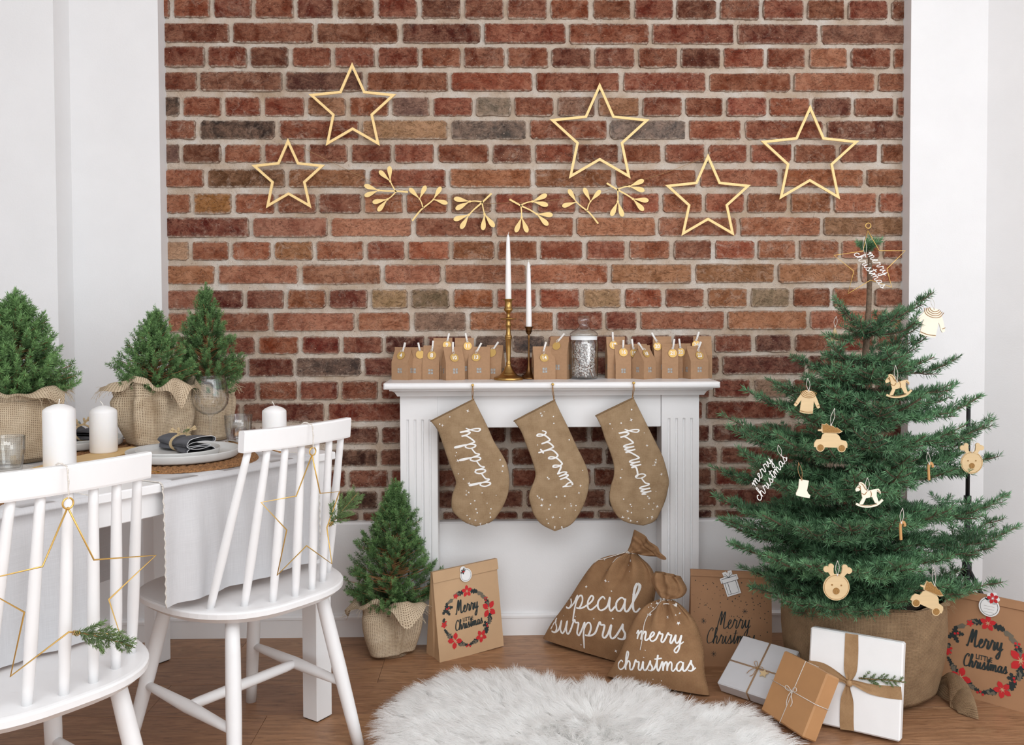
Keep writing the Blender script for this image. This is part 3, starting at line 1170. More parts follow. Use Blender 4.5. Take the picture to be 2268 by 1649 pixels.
def inset(poly, d):
    out = []
    n = len(poly)
    for i in range(n):
        a, b, c = np.array(poly[i - 1]), np.array(poly[i]), np.array(poly[(i + 1) % n])
        e1, e2 = (b - a) / np.linalg.norm(b - a), (c - b) / np.linalg.norm(c - b)
        n1, n2 = np.array((-e1[1], e1[0])), np.array((-e2[1], e2[0]))
        m = (n1 + n2)
        m = m / np.dot(m, n1)
        out.append(tuple(b + m * d))
    return out


STARS = [((780, 138), 880, 686, 'gold star frame on the bricks, upper of the two at the left end'),
         ((638, 306), 719, 556, 'small gold star frame on the bricks, lowest at the left end above the potted spruces'),
         ((1328, 183), 1439, 1217, 'gold star frame hung high on the bricks above the glass cookie jar'),
         ((1568, 340), 1664, 1474, 'gold star frame on the bricks right of the leaf garland, lowest on that side'),
         ((1794, 232), 1903, 1685, 'large gold star frame on the bricks nearest the right edge, above the fir tree')]
for (ap, xr, xl, lab) in STARS:
    SY = WY - .022
    top = atY(ap[0], ap[1], SY)
    R = (atY(xr, ap[1] + 60, SY).x - atY(xl, ap[1] + 60, SY).x) / 2 / math.sin(math.radians(72))
    c = (top.x, SY, top.z - R)
    o = star_pts(R, .47)
    ii = inset(o, .0088)
    b = MB()
    b.frame(o, ii, -.003, .003, lambda u, v, d: (c[0] + u, c[1] + d, c[2] + v))
    # small nail behind the top point, into the joint
    st = thing('star_frame', lab, 'star', c, 0, 'gold star frames on the brick wall')
    part('frame', b, 'gold', st)
    nb = MB()
    nb.tube([(c[0], c[1] + .002, c[2] + R - .030), (c[0], WY + .006, c[2] + R - .030)], .0016, 6)
    part('nail', nb, 'black', st)


def leaf_outline(L, W, n=10):
    """a mistletoe leaf: narrow at the foot, broad and rounded at the end"""
    ts = [0, .15, .3, .45, .6, .72, .83, .91, .97, 1.0]
    ws = [.10, .22, .42, .68, .90, 1.0, .95, .76, .45, 0]
    pts = [(t * L, w * W / 2) for t, w in zip(ts, ws)]
    return pts + [(x, -y) for x, y in reversed(pts[:-1])]


def sprig_shape(kind, mb, fn):
    """kind A: long stem, three forks with paired leaves; kind B: a small sprig with two forks. Unit length 1 along +u"""
    def T(p, o, a, s=1.0, flip=1):
        x, y = p[0] * s, p[1] * s * flip
        return (o[0] + x * math.cos(a) - y * math.sin(a), o[1] + x * math.sin(a) + y * math.cos(a))

    def stem(pts, w0, w1):
        q = smooth_pts(pts, 5)
        b = MB()
        left, right = [], []
        n = len(q)
        for i in range(n):
            d = q[min(i + 1, n - 1)] - q[max(i - 1, 0)]
            d = d / np.linalg.norm(d)
            w = lerp(w0, w1, i / (n - 1)) / 2
            left.append((q[i][0] - d[1] * w, q[i][1] + d[0] * w))
            right.append((q[i][0] + d[1] * w, q[i][1] - d[0] * w))
        mb.prism(right + left[::-1], -.0011, .0011, fn)

    def leaf(o, a, L=.24, W=.095):
        mb.prism([T(p, o, a) for p in leaf_outline(L, W)], -.0011, .0011, fn)

    def berry(o, r=.028):
        mb.prism([(o[0] + r * math.cos(2 * PI * i / 10), o[1] + r * math.sin(2 * PI * i / 10)) for i in range(10)], -.0013, .0013, fn)
    if kind == 'A':
        stem([(0, .07), (.28, .03), (.50, .01), (.66, -.02)], .040, .026)
        stem([(.26, .03), (.38, .14), (.48, .20)], .028, .022)
        stem([(.28, .03), (.34, -.10), (.38, -.20)], .028, .022)
        for o, a in (((.66, -.02), .30), ((.66, -.02), -.42), ((.48, .20), .80), ((.48, .20), .12), ((.38, -.20), -.85), ((.38, -.20), -1.60)):
            leaf(o, a, .35, .108)
        for o in ((.66, -.02), (.48, .20), (.38, -.20)):
            berry(o, .026)
    else:
        stem([(0, -.10), (.3, .0), (.58, .03), (.70, .05)], .038, .026)
        stem([(.38, .01), (.42, .14), (.43, .24)], .028, .022)
        for o, a in (((.70, .05), .45), ((.70, .05), -.85), ((.43, .24), 1.75), ((.43, .24), .55)):
            leaf(o, a, .35, .108)
        for o in ((.70, .05), (.43, .24)):
            berry(o, .022)


def garland():
    GY = WY - .014
    SP = [('A', (903, 418), (806, 426), 1), ('B', (908, 481), (986, 430), 1), ('A', (1093, 434), (1009, 494), -1),
          ('A', (1126, 448), (1222, 484), 1), ('B', (1330, 487), (1250, 436), -1), ('A', (1341, 412), (1434, 452), 1)]
    t = thing('leaf_garland', 'garland of gold mistletoe sprigs strung on thin thread across the brick wall above the candles', 'garland', atY(1120, 440, GY))
    th = MB()
    pts = [(640, 312), (720, 352), (820, 400), (850, 408), (905, 424), (960, 432), (1010, 442), (1075, 450), (1130, 449), (1190, 447), (1260, 438),
           (1310, 430), (1350, 420), (1400, 405), (1480, 380), (1568, 346)]
    q = smooth_pts([tuple(atY(x, y, GY + .004)) for x, y in pts], 5)
    th.tube([tuple(p) for p in q], .0007, 5)
    part('thread', th, 'twine', t)
    for kind, a, b_, fl in SP:
        A, B = atY(*a, GY), atY(*b_, GY)
        L = (B - A).length
        ex = (B - A).normalized()
        ez = Vector((-ex.z, 0, ex.x)) * fl

        def fn(u, v, d, A=A, ex=ex, ez=ez, L=L, k=(1 if fl > 0 else 1)):
            p = A + ex * u * L + ez * v * L
            return (p.x, p.y + d, p.z)
        m = MB()
        sprig_shape(kind, m, fn)
        part('sprig', m, 'leafgold', t)


garland()

# ------------------------------------------------------------------ things on the mantel shelf
def sticks():
    Yc = 3.062
    c = atY(1126.5, 834, Yc); c = (c.x, Yc, SH_Z)
    P = [(0, 0), (51, 0), (51.7, 2), (51.2, 8), (48, 10), (33, 15), (30, 18), (28, 20), (27, 22), (23.5, 24), (21, 28), (17, 34), (12, 42), (9, 50), (8, 53), (8.8, 54.5), (8.8, 60),
         (7, 62), (7, 66), (9, 110), (10.8, 140), (12, 142), (12.4, 145), (12, 148), (13, 149.5), (12, 152), (9.4, 157), (8.0, 168), (7.3, 181), (9, 187), (10.4, 189), (10, 192), (8.4, 195),
         (7.6, 206), (9, 209), (28, 210.5), (29, 212), (28, 213.5), (8, 215), (6.2, 222), (6.2, 228), (8, 235), (14, 240), (15.6, 244), (14.5, 248), (12.8, 250), (12.4, 270), (14, 276), (22, 279), (23, 280.5), (20, 281), (11.6, 279), (11.2, 262), (0, 262)]
    b = MB(); b.lathe([(r / 1000, z / 1000) for r, z in P], 40, c)
    t = thing('candlestick', 'tall turned brass candlestick with a round drip tray on the mantel shelf', 'candlestick', c)
    part('stem', b, 'brass', t)
    candle(c, .262, .0108, .243, 'tall white taper candle in the brass candlestick', .003)
    Yc = 3.10
    c = atY(1171.5, 831, Yc); c = (c.x, Yc, SH_Z)
    P = [(0, 0), (32, 0), (32, 3), (29, 7), (24, 11), (16, 17), (10, 26), (6.5, 42), (4.6, 60), (4.0, 90), (3.2, 137), (4.6, 145), (4.2, 150), (3.1, 154), (4, 157), (8.5, 160), (9.6, 166), (10, 172), (13.5, 180), (19, 183.5), (19, 184.6), (14, 184.2), (11.4, 180), (11.2, 165), (0, 165)]
    b = MB(); b.lathe([(r / 1000, z / 1000) for r, z in P], 32, c)
    t = thing('candlestick', 'short slender dark bronze candlestick with a cup on the mantel shelf', 'candlestick', c)
    part('stem', b, 'bronze', t)
    candle(c, .165, .0106, .247, 'shorter white taper candle in the dark bronze candlestick', .001)


def candle(c, z0, r, h, label, lean):
    b = MB()
    P = [(0, 0), (r * .98, 0), (r, .01), (r * .95, h * .3), (r * .8, h * .65), (r * .62, h * .88), (r * .5, h * .95), (r * .28, h * .985), (.0009, h)]
    b.lathe(P, 20, (c[0], c[1], c[2] + z0))
    t = thing('taper_candle', label, 'candle', (c[0], c[1], c[2] + z0))
    part('wax', b, 'wax', t)
    w = MB(); w.tube([(c[0], c[1], c[2] + z0 + h - .002), (c[0] + lean, c[1], c[2] + z0 + h + .008)], .0009, 6)
    part('wick', w, 'wick', t)


def cookie_jar():
    Yc = 3.085
    c = atY(1293.4, 828, Yc); c = (c.x, Yc, SH_Z)
    t = thing('cookie_jar', 'glass jar with a knobbed glass lid, full of iced snowflake biscuits', 'jar', c)
    mm = lambda P: [(r / 1000, z / 1000) for r, z in P]
    b = MB()
    b.lathe(mm([(0, 1.5), (40, 1.2), (45, 1.5), (48.5, 5), (49.5, 11), (50.5, 60), (50.5, 122), (49.6, 130), (47, 135), (46.2, 137), (46.2, 139), (44.6, 139), (44.6, 135), (48, 128), (48.9, 120), (48.9, 60), (48, 12), (44, 8), (0, 7.5)]), 48, c)
    part('body', b, 'jarglass', t)
    b = MB()
    b.lathe(mm([(46.4, 138), (46.4, 151), (45.2, 151), (45.2, 138), (46.4, 138)]), 48, c)
    part('seal', b, 'frost', t)
    b = MB()
    b.lathe(mm([(44, 151), (47.5, 151.2), (49.6, 154), (49.6, 158), (47.5, 161), (42, 166), (33, 171), (24.5, 176), (19, 182), (16.2, 189), (16.6, 193), (20, 198), (23.4, 204), (23.6, 209), (21, 214), (15, 219), (8, 221.5), (0, 222)]), 48, c)
    part('lid', b, 'jarglass', t)
    # biscuits
    R = .0185

    def flake(scale):
        pts = []
        for k in range(6):
            a = PI / 3 * k
            for da, rr in ((-.30, .40), (-.34, .62), (-.20, .80), (-.10, .86), (0, 1.0), (.10, .86), (.20, .80), (.34, .62), (.30, .40)):
                pts.append((R * scale * rr * math.cos(a + da), R * scale * rr * math.sin(a + da)))
        return pts
    bm = MB(); bm.prism(flake(1.0), -.0024, .0024)
    im = MB()
    for sd in (-1, 1):
        f = lambda u, v, d, sd=sd: (u, sd * (.0026 + d), v)
        for k in range(6):
            a = PI / 3 * k
            ca, sa = math.cos(a), math.sin(a)
            def ln(p, q, w):
                dx, dy = q[0] - p[0], q[1] - p[1]
                l = math.hypot(dx, dy); nx, ny = -dy / l * w, dx / l * w
                pp = [(p[0] + nx, p[1] + ny), (p[0] - nx, p[1] - ny), (q[0] - nx, q[1] - ny), (q[0] + nx, q[1] + ny)]
                pp = [(R * (x * ca - y * sa), R * (x * sa + y * ca)) for x, y in pp]
                im.prism(pp, .0005, -.0003, f)
            ln((0, 0), (.9, 0), .05)
            ln((.45, 0), (.66, .25), .042)
            ln((.45, 0), (.66, -.25), .042)
            ln((.70, 0), (.82, .16), .036)
            ln((.70, 0), (.82, -.16), .036)
    bme, ime = to_mesh('biscuit', bm, 'cookie'), to_mesh('icing', im, 'icing')
    rs = random.Random(9)
    spots = []
    for lay in range(6):
        for k in range(6):
            a = 2 * PI * (k + .5 * (lay % 2)) / 6 - PI / 2
            spots.append((.0285, a, .022 + lay * .0178))
    for lay in range(4):
        spots.append((.004, rs.uniform(0, 6.28), .03 + lay * .026))
    PLACE = ['front', 'right front', 'right back', 'back', 'left back', 'left front']
    for r, a, z in spots:
        o = bpy.data.objects.new('snowflake_cookie', None)
        o.location = (c[0] + r * math.cos(a), c[1] + r * math.sin(a), c[2] + z)
        o.rotation_euler = Euler((rs.uniform(-.5, .5), rs.uniform(0, 1), a + PI / 2 + rs.uniform(-.35, .35)))
        link(o, None, Matrix.Translation(o.location))
        tag(o, 'brown gingerbread snowflake with white icing inside the glass jar', 'cookie', 'snowflake cookies in the jar')
        for n, me in (('biscuit', bme), ('icing', ime)):
            p = bpy.data.objects.new(n, me); COL.objects.link(p); p.parent = o


# paper houses: (label bits, px of the front-face centre, base y, front width px, ridge y, eaves y, yaw deg, depth ratio, number, tag dx px, tag y, pin tilt)
HOUSES = [
    ('4', 885, 841, 38, 769, 802, -24, .75, 'low brown paper house numbered 4 at the left end of the shelf', (884, 787), .25),
    ('', 921, 836, 44, 765, 800, 0, .6, 'brown paper house with a blank gold tag half hidden behind the houses 4 and 8', (930, 785), -.2),
    ('8', 954, 840, 37, 765, 808, -7, .8, 'narrow brown paper house numbered 8 between the houses 4 and 10', (955, 787), .08),
    ('9', 985, 835.5, 42, 744, 786, 4, .6, 'tall brown paper house numbered 9 standing behind the house 10', (990, 764), .22),
    ('10', 1009, 841.5, 41, 768, 803, 22, .75, 'low brown paper house numbered 10 on the mantel shelf', (1008, 792), .05),
    ('11', 1031, 835.5, 42, 744, 788, 3, .6, 'tall brown paper house numbered 11 standing behind the houses 10 and 13', (1036, 766), -.2),
    ('13', 1061, 840, 48, 768, 802, -3, .7, 'low brown paper house numbered 13 left of the brass candlestick', (1054, 791), .5),
    ('', 1092, 836, 36, 761, 803, -20, .7, 'paper house with its number hidden, behind the house 13 and beside the brass candlestick', (1086, 781), .6),
    ('14', 1207, 840, 48, 767, 801, 8, .7, 'low brown paper house numbered 14 right of the candlesticks', (1206, 792), .3),
    ('', 1232, 837, 40, 743, 782, -24, .75, 'tall paper house seen from its gable beside the glass jar', (1229, 766), .7),
    ('17', 1358, 833.5, 42, 741, 781, 5, .6, 'tall brown paper house numbered 17 right of the glass jar', (1360, 764), -.03),
    ('16', 1381, 838.5, 35, 763, 805.5, 2, .8, 'narrow brown paper house numbered 16 in front of the house 17', (1382, 780), .05),
    ('19', 1409, 834, 40, 757.5, 797, 8, .6, 'paper house numbered 19 mostly hidden behind the houses 16 and 18', (1405, 782), -.12),
    ('18', 1440, 839, 31, 764.5, 799, 38, .95, 'low brown paper house numbered 18 turned to show its gable', (1440, 783), -.7),
    ('20', 1461, 834, 42, 741, 783, 4, .6, 'tall paper house numbered 20 rising over the gable of the house 18', (1457, 767), -.5),
    ('21', 1484, 838.5, 35, 761, 804, -12, .75, 'narrow brown paper house numbered 21, turned left, third from the right end in front', (1490, 782), .15),
    ('22', 1508, 834.5, 30, 757.5, 798, -6, .7, 'paper house numbered 22 squeezed behind the houses 21 and 23', (1508, 780), -.12),
    ('24', 1548, 834, 40, 741, 783, -4, .6, 'tall brown paper house at the back of the right end of the shelf', (1543, 763), .3),
    ('23', 1550, 838.5, 43, 765.5, 799, 20, .75, 'low brown paper house numbered 23 at the right end of the shelf', (1554, 787), .45),
]


def holed_wall(mb, P0, ex, w, h, win, mi=0):
    """a card wall from P0 along ex, height h, with a four-pane window cut out; win = (cu, z0, size)"""
    if win:
        cu, z0, s, hz = win
        g = s * .10
        xs = [0, cu - s / 2, cu - g / 2, cu + g / 2, cu + s / 2, w]
        zs = [0, z0, z0 + hz / 2 - g / 2, z0 + hz / 2 + g / 2, z0 + hz, h]
    else:
        xs, zs = [0, w], [0, h]
    for i in range(len(xs) - 1):
        for j in range(len(zs) - 1):
            if win and i in (1, 3) and j in (1, 3):
                continue
            p = lambda a, b: (P0[0] + ex[0] * a, P0[1] + ex[1] * a, P0[2] + b)
            mb.add([p(xs[i], zs[j]), p(xs[i + 1], zs[j]), p(xs[i + 1], zs[j + 1]), p(xs[i], zs[j + 1])], [(0, 1, 2, 3)], mi, smooth=False)


def houses():
    pin = MB()
    for sd in (-1, 1):
        pin.box((0, sd * .0024, .013), (.0062, .0022, .036), bev=.0006, rot=Matrix.Rotation(sd * .03, 3, 'X'))
    pinm = to_mesh('clothespin', pin, 'pin')
    wire = MB()
    wire.tube([(-.0036, -.0042, .010), (.0036, -.0042, .010), (.0036, .0042, .011), (-.0036, .0042, .011)], .0006, 5, closed=True)
    wirem = to_mesh('spring', wire, 'ceramic')
    for (num, fx, by, fw, ry, ey, yaw, dr, lab, (tx, ty), tilt) in HOUSES:
        # depth on the shelf from the height of the base line in the photo
        f = atZ(fx, by, SH_Z)
        Y = min(f.y, 3.095)
        s = Y / F_PX
        w = fw * s / max(.75, math.cos(math.radians(yaw)))
        d = w * dr
        hr, he = (by - ry) * s, (by - ey) * s
        a = math.radians(yaw)
        c = Vector((f.x, Y, SH_Z))
        ex, ey_ = Vector((math.cos(a), math.sin(a), 0)), Vector((-math.sin(a), math.cos(a), 0))
        ctr = c + ey_ * (d / 2 + .001)
        if ctr.y + d / 2 * abs(math.cos(a)) + w / 2 * abs(math.sin(a)) > 3.138:
            ctr.y -= ctr.y + d / 2 * abs(math.cos(a)) + w / 2 * abs(math.sin(a)) - 3.138
        t = thing('paper_house', lab, 'paper house', ctr, a, 'numbered paper houses on the mantel shelf')
        b = MB()
        x0, y0 = -w / 2, -d / 2
        ws = min(.017, w * .28)
        holed_wall(b, (x0, y0, 0), (1, 0), w, he, (w / 2, he * .38, ws, ws * 1.05))
        holed_wall(b, (w / 2, d / 2, 0), (-1, 0), w, he, (w / 2, he * .38, ws, ws * 1.05))
        holed_wall(b, (w / 2, y0, 0), (0, 1), d, he, (d / 2, he * .38, ws * .8, ws * 1.05))
        holed_wall(b, (x0, d / 2, 0), (0, -1), d, he, (d / 2, he * .38, ws * .8, ws * 1.05))
        b.add([(x0, y0, 0.0005), (w / 2, y0, 0.0005), (w / 2, d / 2, 0.0005), (x0, d / 2, 0.0005)], [(0, 1, 2, 3)], smooth=False)
        fl = .011
        hg = hr - fl
        for sx in (-1, 1):   # gables, pinched in at the top
            b.add([(sx * w / 2, y0, he), (sx * w / 2, d / 2, he), (sx * (w / 2 - .003), 0, hg)], [(0, 1, 2)], smooth=False)
        wl = part('walls', b, 'kraft', t, True)
        z0_, hz_ = he * .38 - .001, ws * 1.05 + .002
        for (px_, py_, ex_, ey2, sz_) in ((0, y0 + .0016, 1, 0, ws), (-w / 2 + .0016, 0, 0, 1, ws * .8), (w / 2 - .0016, 0, 0, 1, ws * .8)):
            pb = MB()
            sx_, sy_ = (sz_ / 2 + .001) * ex_ + .0002, (sz_ / 2 + .001) * ey2 + .0002
            pb.box((px_, py_, z0_ + hz_ / 2), (sx_ * 2, sy_ * 2, hz_))
            part('pane_light_sheet', pb, 'pane_light', wl, True)  # added sheet behind the cut-outs, light through them put into its colour
        b = MB()
        for sy in (-1, 1):
            b.add([(-w / 2, sy * d / 2, he), (w / 2, sy * d / 2, he), (w / 2, sy * .0011, hg), (-w / 2, sy * .0011, hg)], [(0, 1, 2, 3)], smooth=False)
        b.box((0, 0, hg + fl / 2), (w, .0024, fl))
        part('roof', b, 'kraft', t, True)
        # clothespin on the ridge, tag hanging on a looped string
        tw = atY(tx, ty, ctr.y - d / 2)
        lx = max(-w * .42, min(w * .42, (tw - ctr).dot(ex)))
        lz = tw.z - SH_Z
        slope = lambda z: -(d / 2) * max(0.0, min(1.0, (hg - z) / max(hg - he, 1e-4)))
        p = bpy.data.objects.new('clothespin', pinm)
        p.location = (lx + tilt * .006, -.0008, hr - .014)
        p.rotation_euler = (0, tilt, 0)
        link(p, t)
        q = bpy.data.objects.new('spring', wirem); link(q, p)
        r = .0152 * (1.0 if hr < .13 else .96)
        zc = lz
        yc = slope(zc) - .004
        lean = math.atan2(d / 2, hg - he) * .8
        g = MB()
        cl, sl = math.cos(lean), math.sin(lean)

        def fn(u, v, dd, lx=lx, yc=yc, zc=zc, cl=cl, sl=sl):
            return (lx + u, yc + v * sl - dd * cl * -1 * -1, zc + v * cl)
        n = 28
        g.prism([(r * math.cos(2 * PI * i / n), r * math.sin(2 * PI * i / n)) for i in range(n)], .0006, -.0004, fn)
        tg = part('tag', g, 'tag', t, True)
        if num:
            vs, fs = block_text(num, .0205 if len(num) == 1 else .0185)
            nb = MB()
            nb.add([fn(x * .95, y, .0009) for x, y in vs], fs, smooth=False)
            part('number', nb, 'tagwhite', tg, True)
        s_ = MB()
        top = (lx + tilt * .006, -.005, hr - .008)
        e1 = fn(-.001, r * .8, .001)
        for sg in (-1, 1):
            s_.tube([tuple(v) for v in smooth_pts([top, (top[0] * .5 + e1[0] * .5 + sg * .0035, (top[1] + e1[1]) / 2 - .003, (top[2] + e1[2]) / 2), e1], 6)], .0008, 5)
        part('string', s_, 'string', t, True)


sticks()
cookie_jar()
houses()


# ------------------------------------------------------------------ stockings
def z8(x, y):
    return (840 + x / 2.984, 840 + y / 2.984)


ST = [
    ('daddy', [(340, 275), (385, 335), (420, 430), (450, 520), (480, 600), (505, 670), (500, 710), (480, 770), (478, 850), (510, 900), (570, 945), (640, 970)],
     [(625, 130), (665, 210), (720, 320), (760, 410), (810, 490), (845, 560), (860, 640), (858, 720), (840, 790), (800, 870), (740, 940), (640, 970)],
     (1047, 853), (660, 488), 111, .034, .52, 'leftmost'),
    ('sweetie', [(890, 275), (935, 340), (970, 430), (1005, 520), (1030, 610), (1025, 660), (1005, 710), (988, 770), (1000, 830), (1020, 890), (1070, 955), (1160, 1002)],
     [(1160, 135), (1200, 220), (1250, 320), (1300, 430), (1345, 520), (1375, 590), (1388, 660), (1380, 740), (1360, 810), (1320, 890), (1265, 960), (1160, 1002)],
     (1224, 851), (1180, 500), 117, .031, .42, 'middle'),
    ('mommy', [(1430, 240), (1465, 310), (1490, 390), (1525, 480), (1550, 570), (1548, 640), (1530, 700), (1520, 780), (1540, 850), (1580, 910), (1640, 945), (1745, 965)],
     [(1680, 120), (1730, 220), (1780, 320), (1830, 420), (1870, 500), (1895, 580), (1915, 670), (1905, 740), (1890, 800), (1860, 870), (1820, 935), (1745, 965)],
     (1403, 848), (1712, 515), 111, .034, .50, 'rightmost'),
]


def nearest_depth(gu, gv, gy):
    """height field through scattered surface points (inverse distance over the nearest few)"""
    gu, gv, gy = np.array(gu), np.array(gv), np.array(gy)

    def f(u, v):
        d2 = (gu - u) ** 2 + (gv - v) ** 2
        k = np.argpartition(d2, 6)[:6]
        w = 1 / (d2[k] + 1e-8)
        return float((gy[k] * w).sum() / w.sum())
    return f


def stockings():
    rs = random.Random(4)
    BY = 2.962
    for word, Lp, Rp, pinp, tp, ang, size, track, _ in ST:
        L = smooth_pts([tuple(atY(*z8(*p), BY))[::2] for p in Lp], 5)
        R = smooth_pts([tuple(atY(*z8(*p), BY))[::2] for p in Rp], 5)
        pin = atY(pinp[0], pinp[1], SH_Y)
        top = Vector((R[0][0] - .004, BY, R[0][1]))
        t = thing('christmas_stocking', {'daddy': 'brown jute stocking lettered daddy, hung from the mantel shelf', 'sweetie': 'brown jute stocking lettered sweetie, hung from the mantel shelf',
                                         'mommy': 'brown jute stocking lettered mommy, hung from the mantel shelf'}[word], 'stocking', (pin.x, BY, top.z), 0, 'jute stockings hung from the mantel shelf')
        n = 26
        rows, uvs, gu, gv, gy = [], [], [], [], []
        N = len(L)
        for i in range(N):
            a, b_ = L[i], R[i]
            q = i / (N - 1)
            th = .013 * min(1, .45 + q * 3) * (max(0.02, 1 - max(0, q - .86) / .14) ** .5)
            row, uv = [], []
            for k in range(n):
                an = 2 * PI * k / n
                c_ = math.cos(an)
                s_ = math.sin(an)
                m = (1 - c_) / 2
                x, z = lerp(a[0], b_[0], m), lerp(a[1], b_[1], m)
                y = BY - th * abs(s_) ** .8 * (1 if s_ > 0 else -.6)
                y += .0012 * math.sin(x * 90 + z * 60 + i) * abs(s_)
                row.append((x, y, z)); uv.append((x * 1.0, z * 1.0))
                if s_ >= 0:
                    gu.append(x); gv.append(z); gy.append(y)
            rows.append(row); uvs.append(uv)
        b = MB()
        b.grid(rows, closed_u=True, uv=uvs)
        # opening rim
        part('body', b, 'stock', t)
        rim = MB()
        rim.tube([rows[0][k] for k in range(n)], .0022, 6, closed=True)
        part('rim', rim, 'stock', t)
        fy = nearest_depth(gu, gv, gy)
        fn = lambda u, v: (u, fy(u, v) - .0009, v)
        txt = MB()
        tc = atY(*z8(*tp), BY)
        write(txt, word, size, (tc.x, tc.z), math.radians(ang), .0060, fn, .1, track=track, thin=.7)
        part('lettering', txt, 'paintwhite', t)
        sp = MB()
        cnt = 0
        poly = [tuple(p) for p in L] + [tuple(p) for p in reversed(R)]
        tries = 0
        d = (math.cos(math.radians(ang)), math.sin(math.radians(ang)))
        while cnt < 34 and tries < 900:
            tries += 1
            i = rs.randrange(2, N - 3)
            m = rs.uniform(.08, .92)
            x, z = lerp(L[i][0], R[i][0], m), lerp(L[i][1], R[i][1], m)
            rx, rz = x - tc.x, z - tc.z
            along, across = rx * d[0] + rz * d[1], -rx * d[1] + rz * d[0]
            if abs(along) < .125 and -.034 < across < .062:
                continue
            if cnt % 3 == 0:
                star4(sp, (x, z), rs.uniform(.004, .0072), fn, ang=rs.uniform(0, 1.5))
            else:
                star4(sp, (x, z), rs.uniform(.0018, .0034), fn, ang=rs.uniform(0, 1.5), n=5, k=.6)
            cnt += 1
        tag(part('star_print', sp, 'paintwhite', t), kind='stuff')
        lp = MB()
        for sg in (-1, 1):
            lp.tube([tuple(p) for p in smooth_pts([(pin.x, SH_Y - .005, pin.z), (pin.x + sg * .002, SH_Y - .003, pin.z - .022), (top.x + sg * .0012, BY - .010, top.z + .010), (top.x, BY - .002, top.z - .004)], 5)], .0013, 6)
        part('hanging_loop', lp, 'twine', t)
        pb = MB()
        pb.lathe([(0, -.011), (.0034, -.011), (.0046, -.009), (.003, -.006), (.0026, -.003), (.0046, -.001), (.0046, 0), (0, 0)], 12, (0, 0, 0))
        me = to_mesh('push_pin', pb, 'goldwire')
        o = bpy.data.objects.new('push_pin', me)
        o.location = (pin.x, SH_Y - .0005, pin.z + .001)
        o.rotation_euler = (-PI / 2, 0, 0)
        link(o, None, Matrix.Translation(o.location))
        tag(o, f'gold push pin in the shelf edge holding the {word} stocking', 'push pin', 'gold push pins in the mantel shelf')


stockings()

# ------------------------------------------------------------------ needles
def needle_mesh(name, B, D, L, W, tone, mats, loc=(0, 0, 0), wood=None):
    """one mesh of flat tapered needles (numpy arrays in world space), wood: MB joined in front as material 1"""
    n = len(B)
    D = D / np.linalg.norm(D, axis=1, keepdims=True)
    rnd = RNG.normal(size=(n, 3))
    S = np.cross(D, rnd)
    S /= np.linalg.norm(S, axis=1, keepdims=True) + 1e-9
    up = np.cross(S, D)
    mid = B + D * (L * .45)[:, None] + up * (L * .04)[:, None]
    tip = B + D * L[:, None]
    Wc = (W if np.ndim(W) else np.full(n, W))[:, None] / 2
    V = np.stack([B, mid + S * Wc, tip, mid - S * Wc], 1).reshape(-1, 3)
    nw = 0
    wf = []
    if wood is not None and wood.nv:
        wv = np.array(wood.v, float)
        wf = wood.f
        V = np.concatenate([V, wv])
    V = V - np.array(loc)
    nq = n
    me = bpy.data.meshes.new(name)
    loops = np.arange(n * 4, dtype=np.int32)
    starts = np.arange(n, dtype=np.int32) * 4
    mi = np.zeros(n, np.int32)
    if wf:
        off = n * 4
        wl, ws, cur = [], [], n * 4
        for f in wf:
            ws.append(cur)
            wl.extend(i + off for i in f)
            cur += len(f)
        loops = np.concatenate([loops, np.array(wl, np.int32)])
        starts = np.concatenate([starts, np.array(ws, np.int32)])
        mi = np.concatenate([mi, np.ones(len(wf), np.int32)])
    me.vertices.add(len(V))
    me.vertices.foreach_set('co', V.astype(np.float32).ravel())
    me.loops.add(len(loops))
    me.loops.foreach_set('vertex_index', loops)
    me.polygons.add(len(starts))
    me.polygons.foreach_set('loop_start', starts)
    for m in mats:
        me.materials.append(M[m])
    me.polygons.foreach_set('material_index', mi)
    sm = np.zeros(len(starts), bool)
    sm[n:] = True
    me.polygons.foreach_set('use_smooth', sm)
    at = me.attributes.new('tone', 'FLOAT', 'FACE')
    tt = np.zeros(len(starts), np.float32)
    tt[:n] = tone
    at.data.foreach_set('value', tt)
    me.update(calc_edges=True)
    me.validate()
    return me


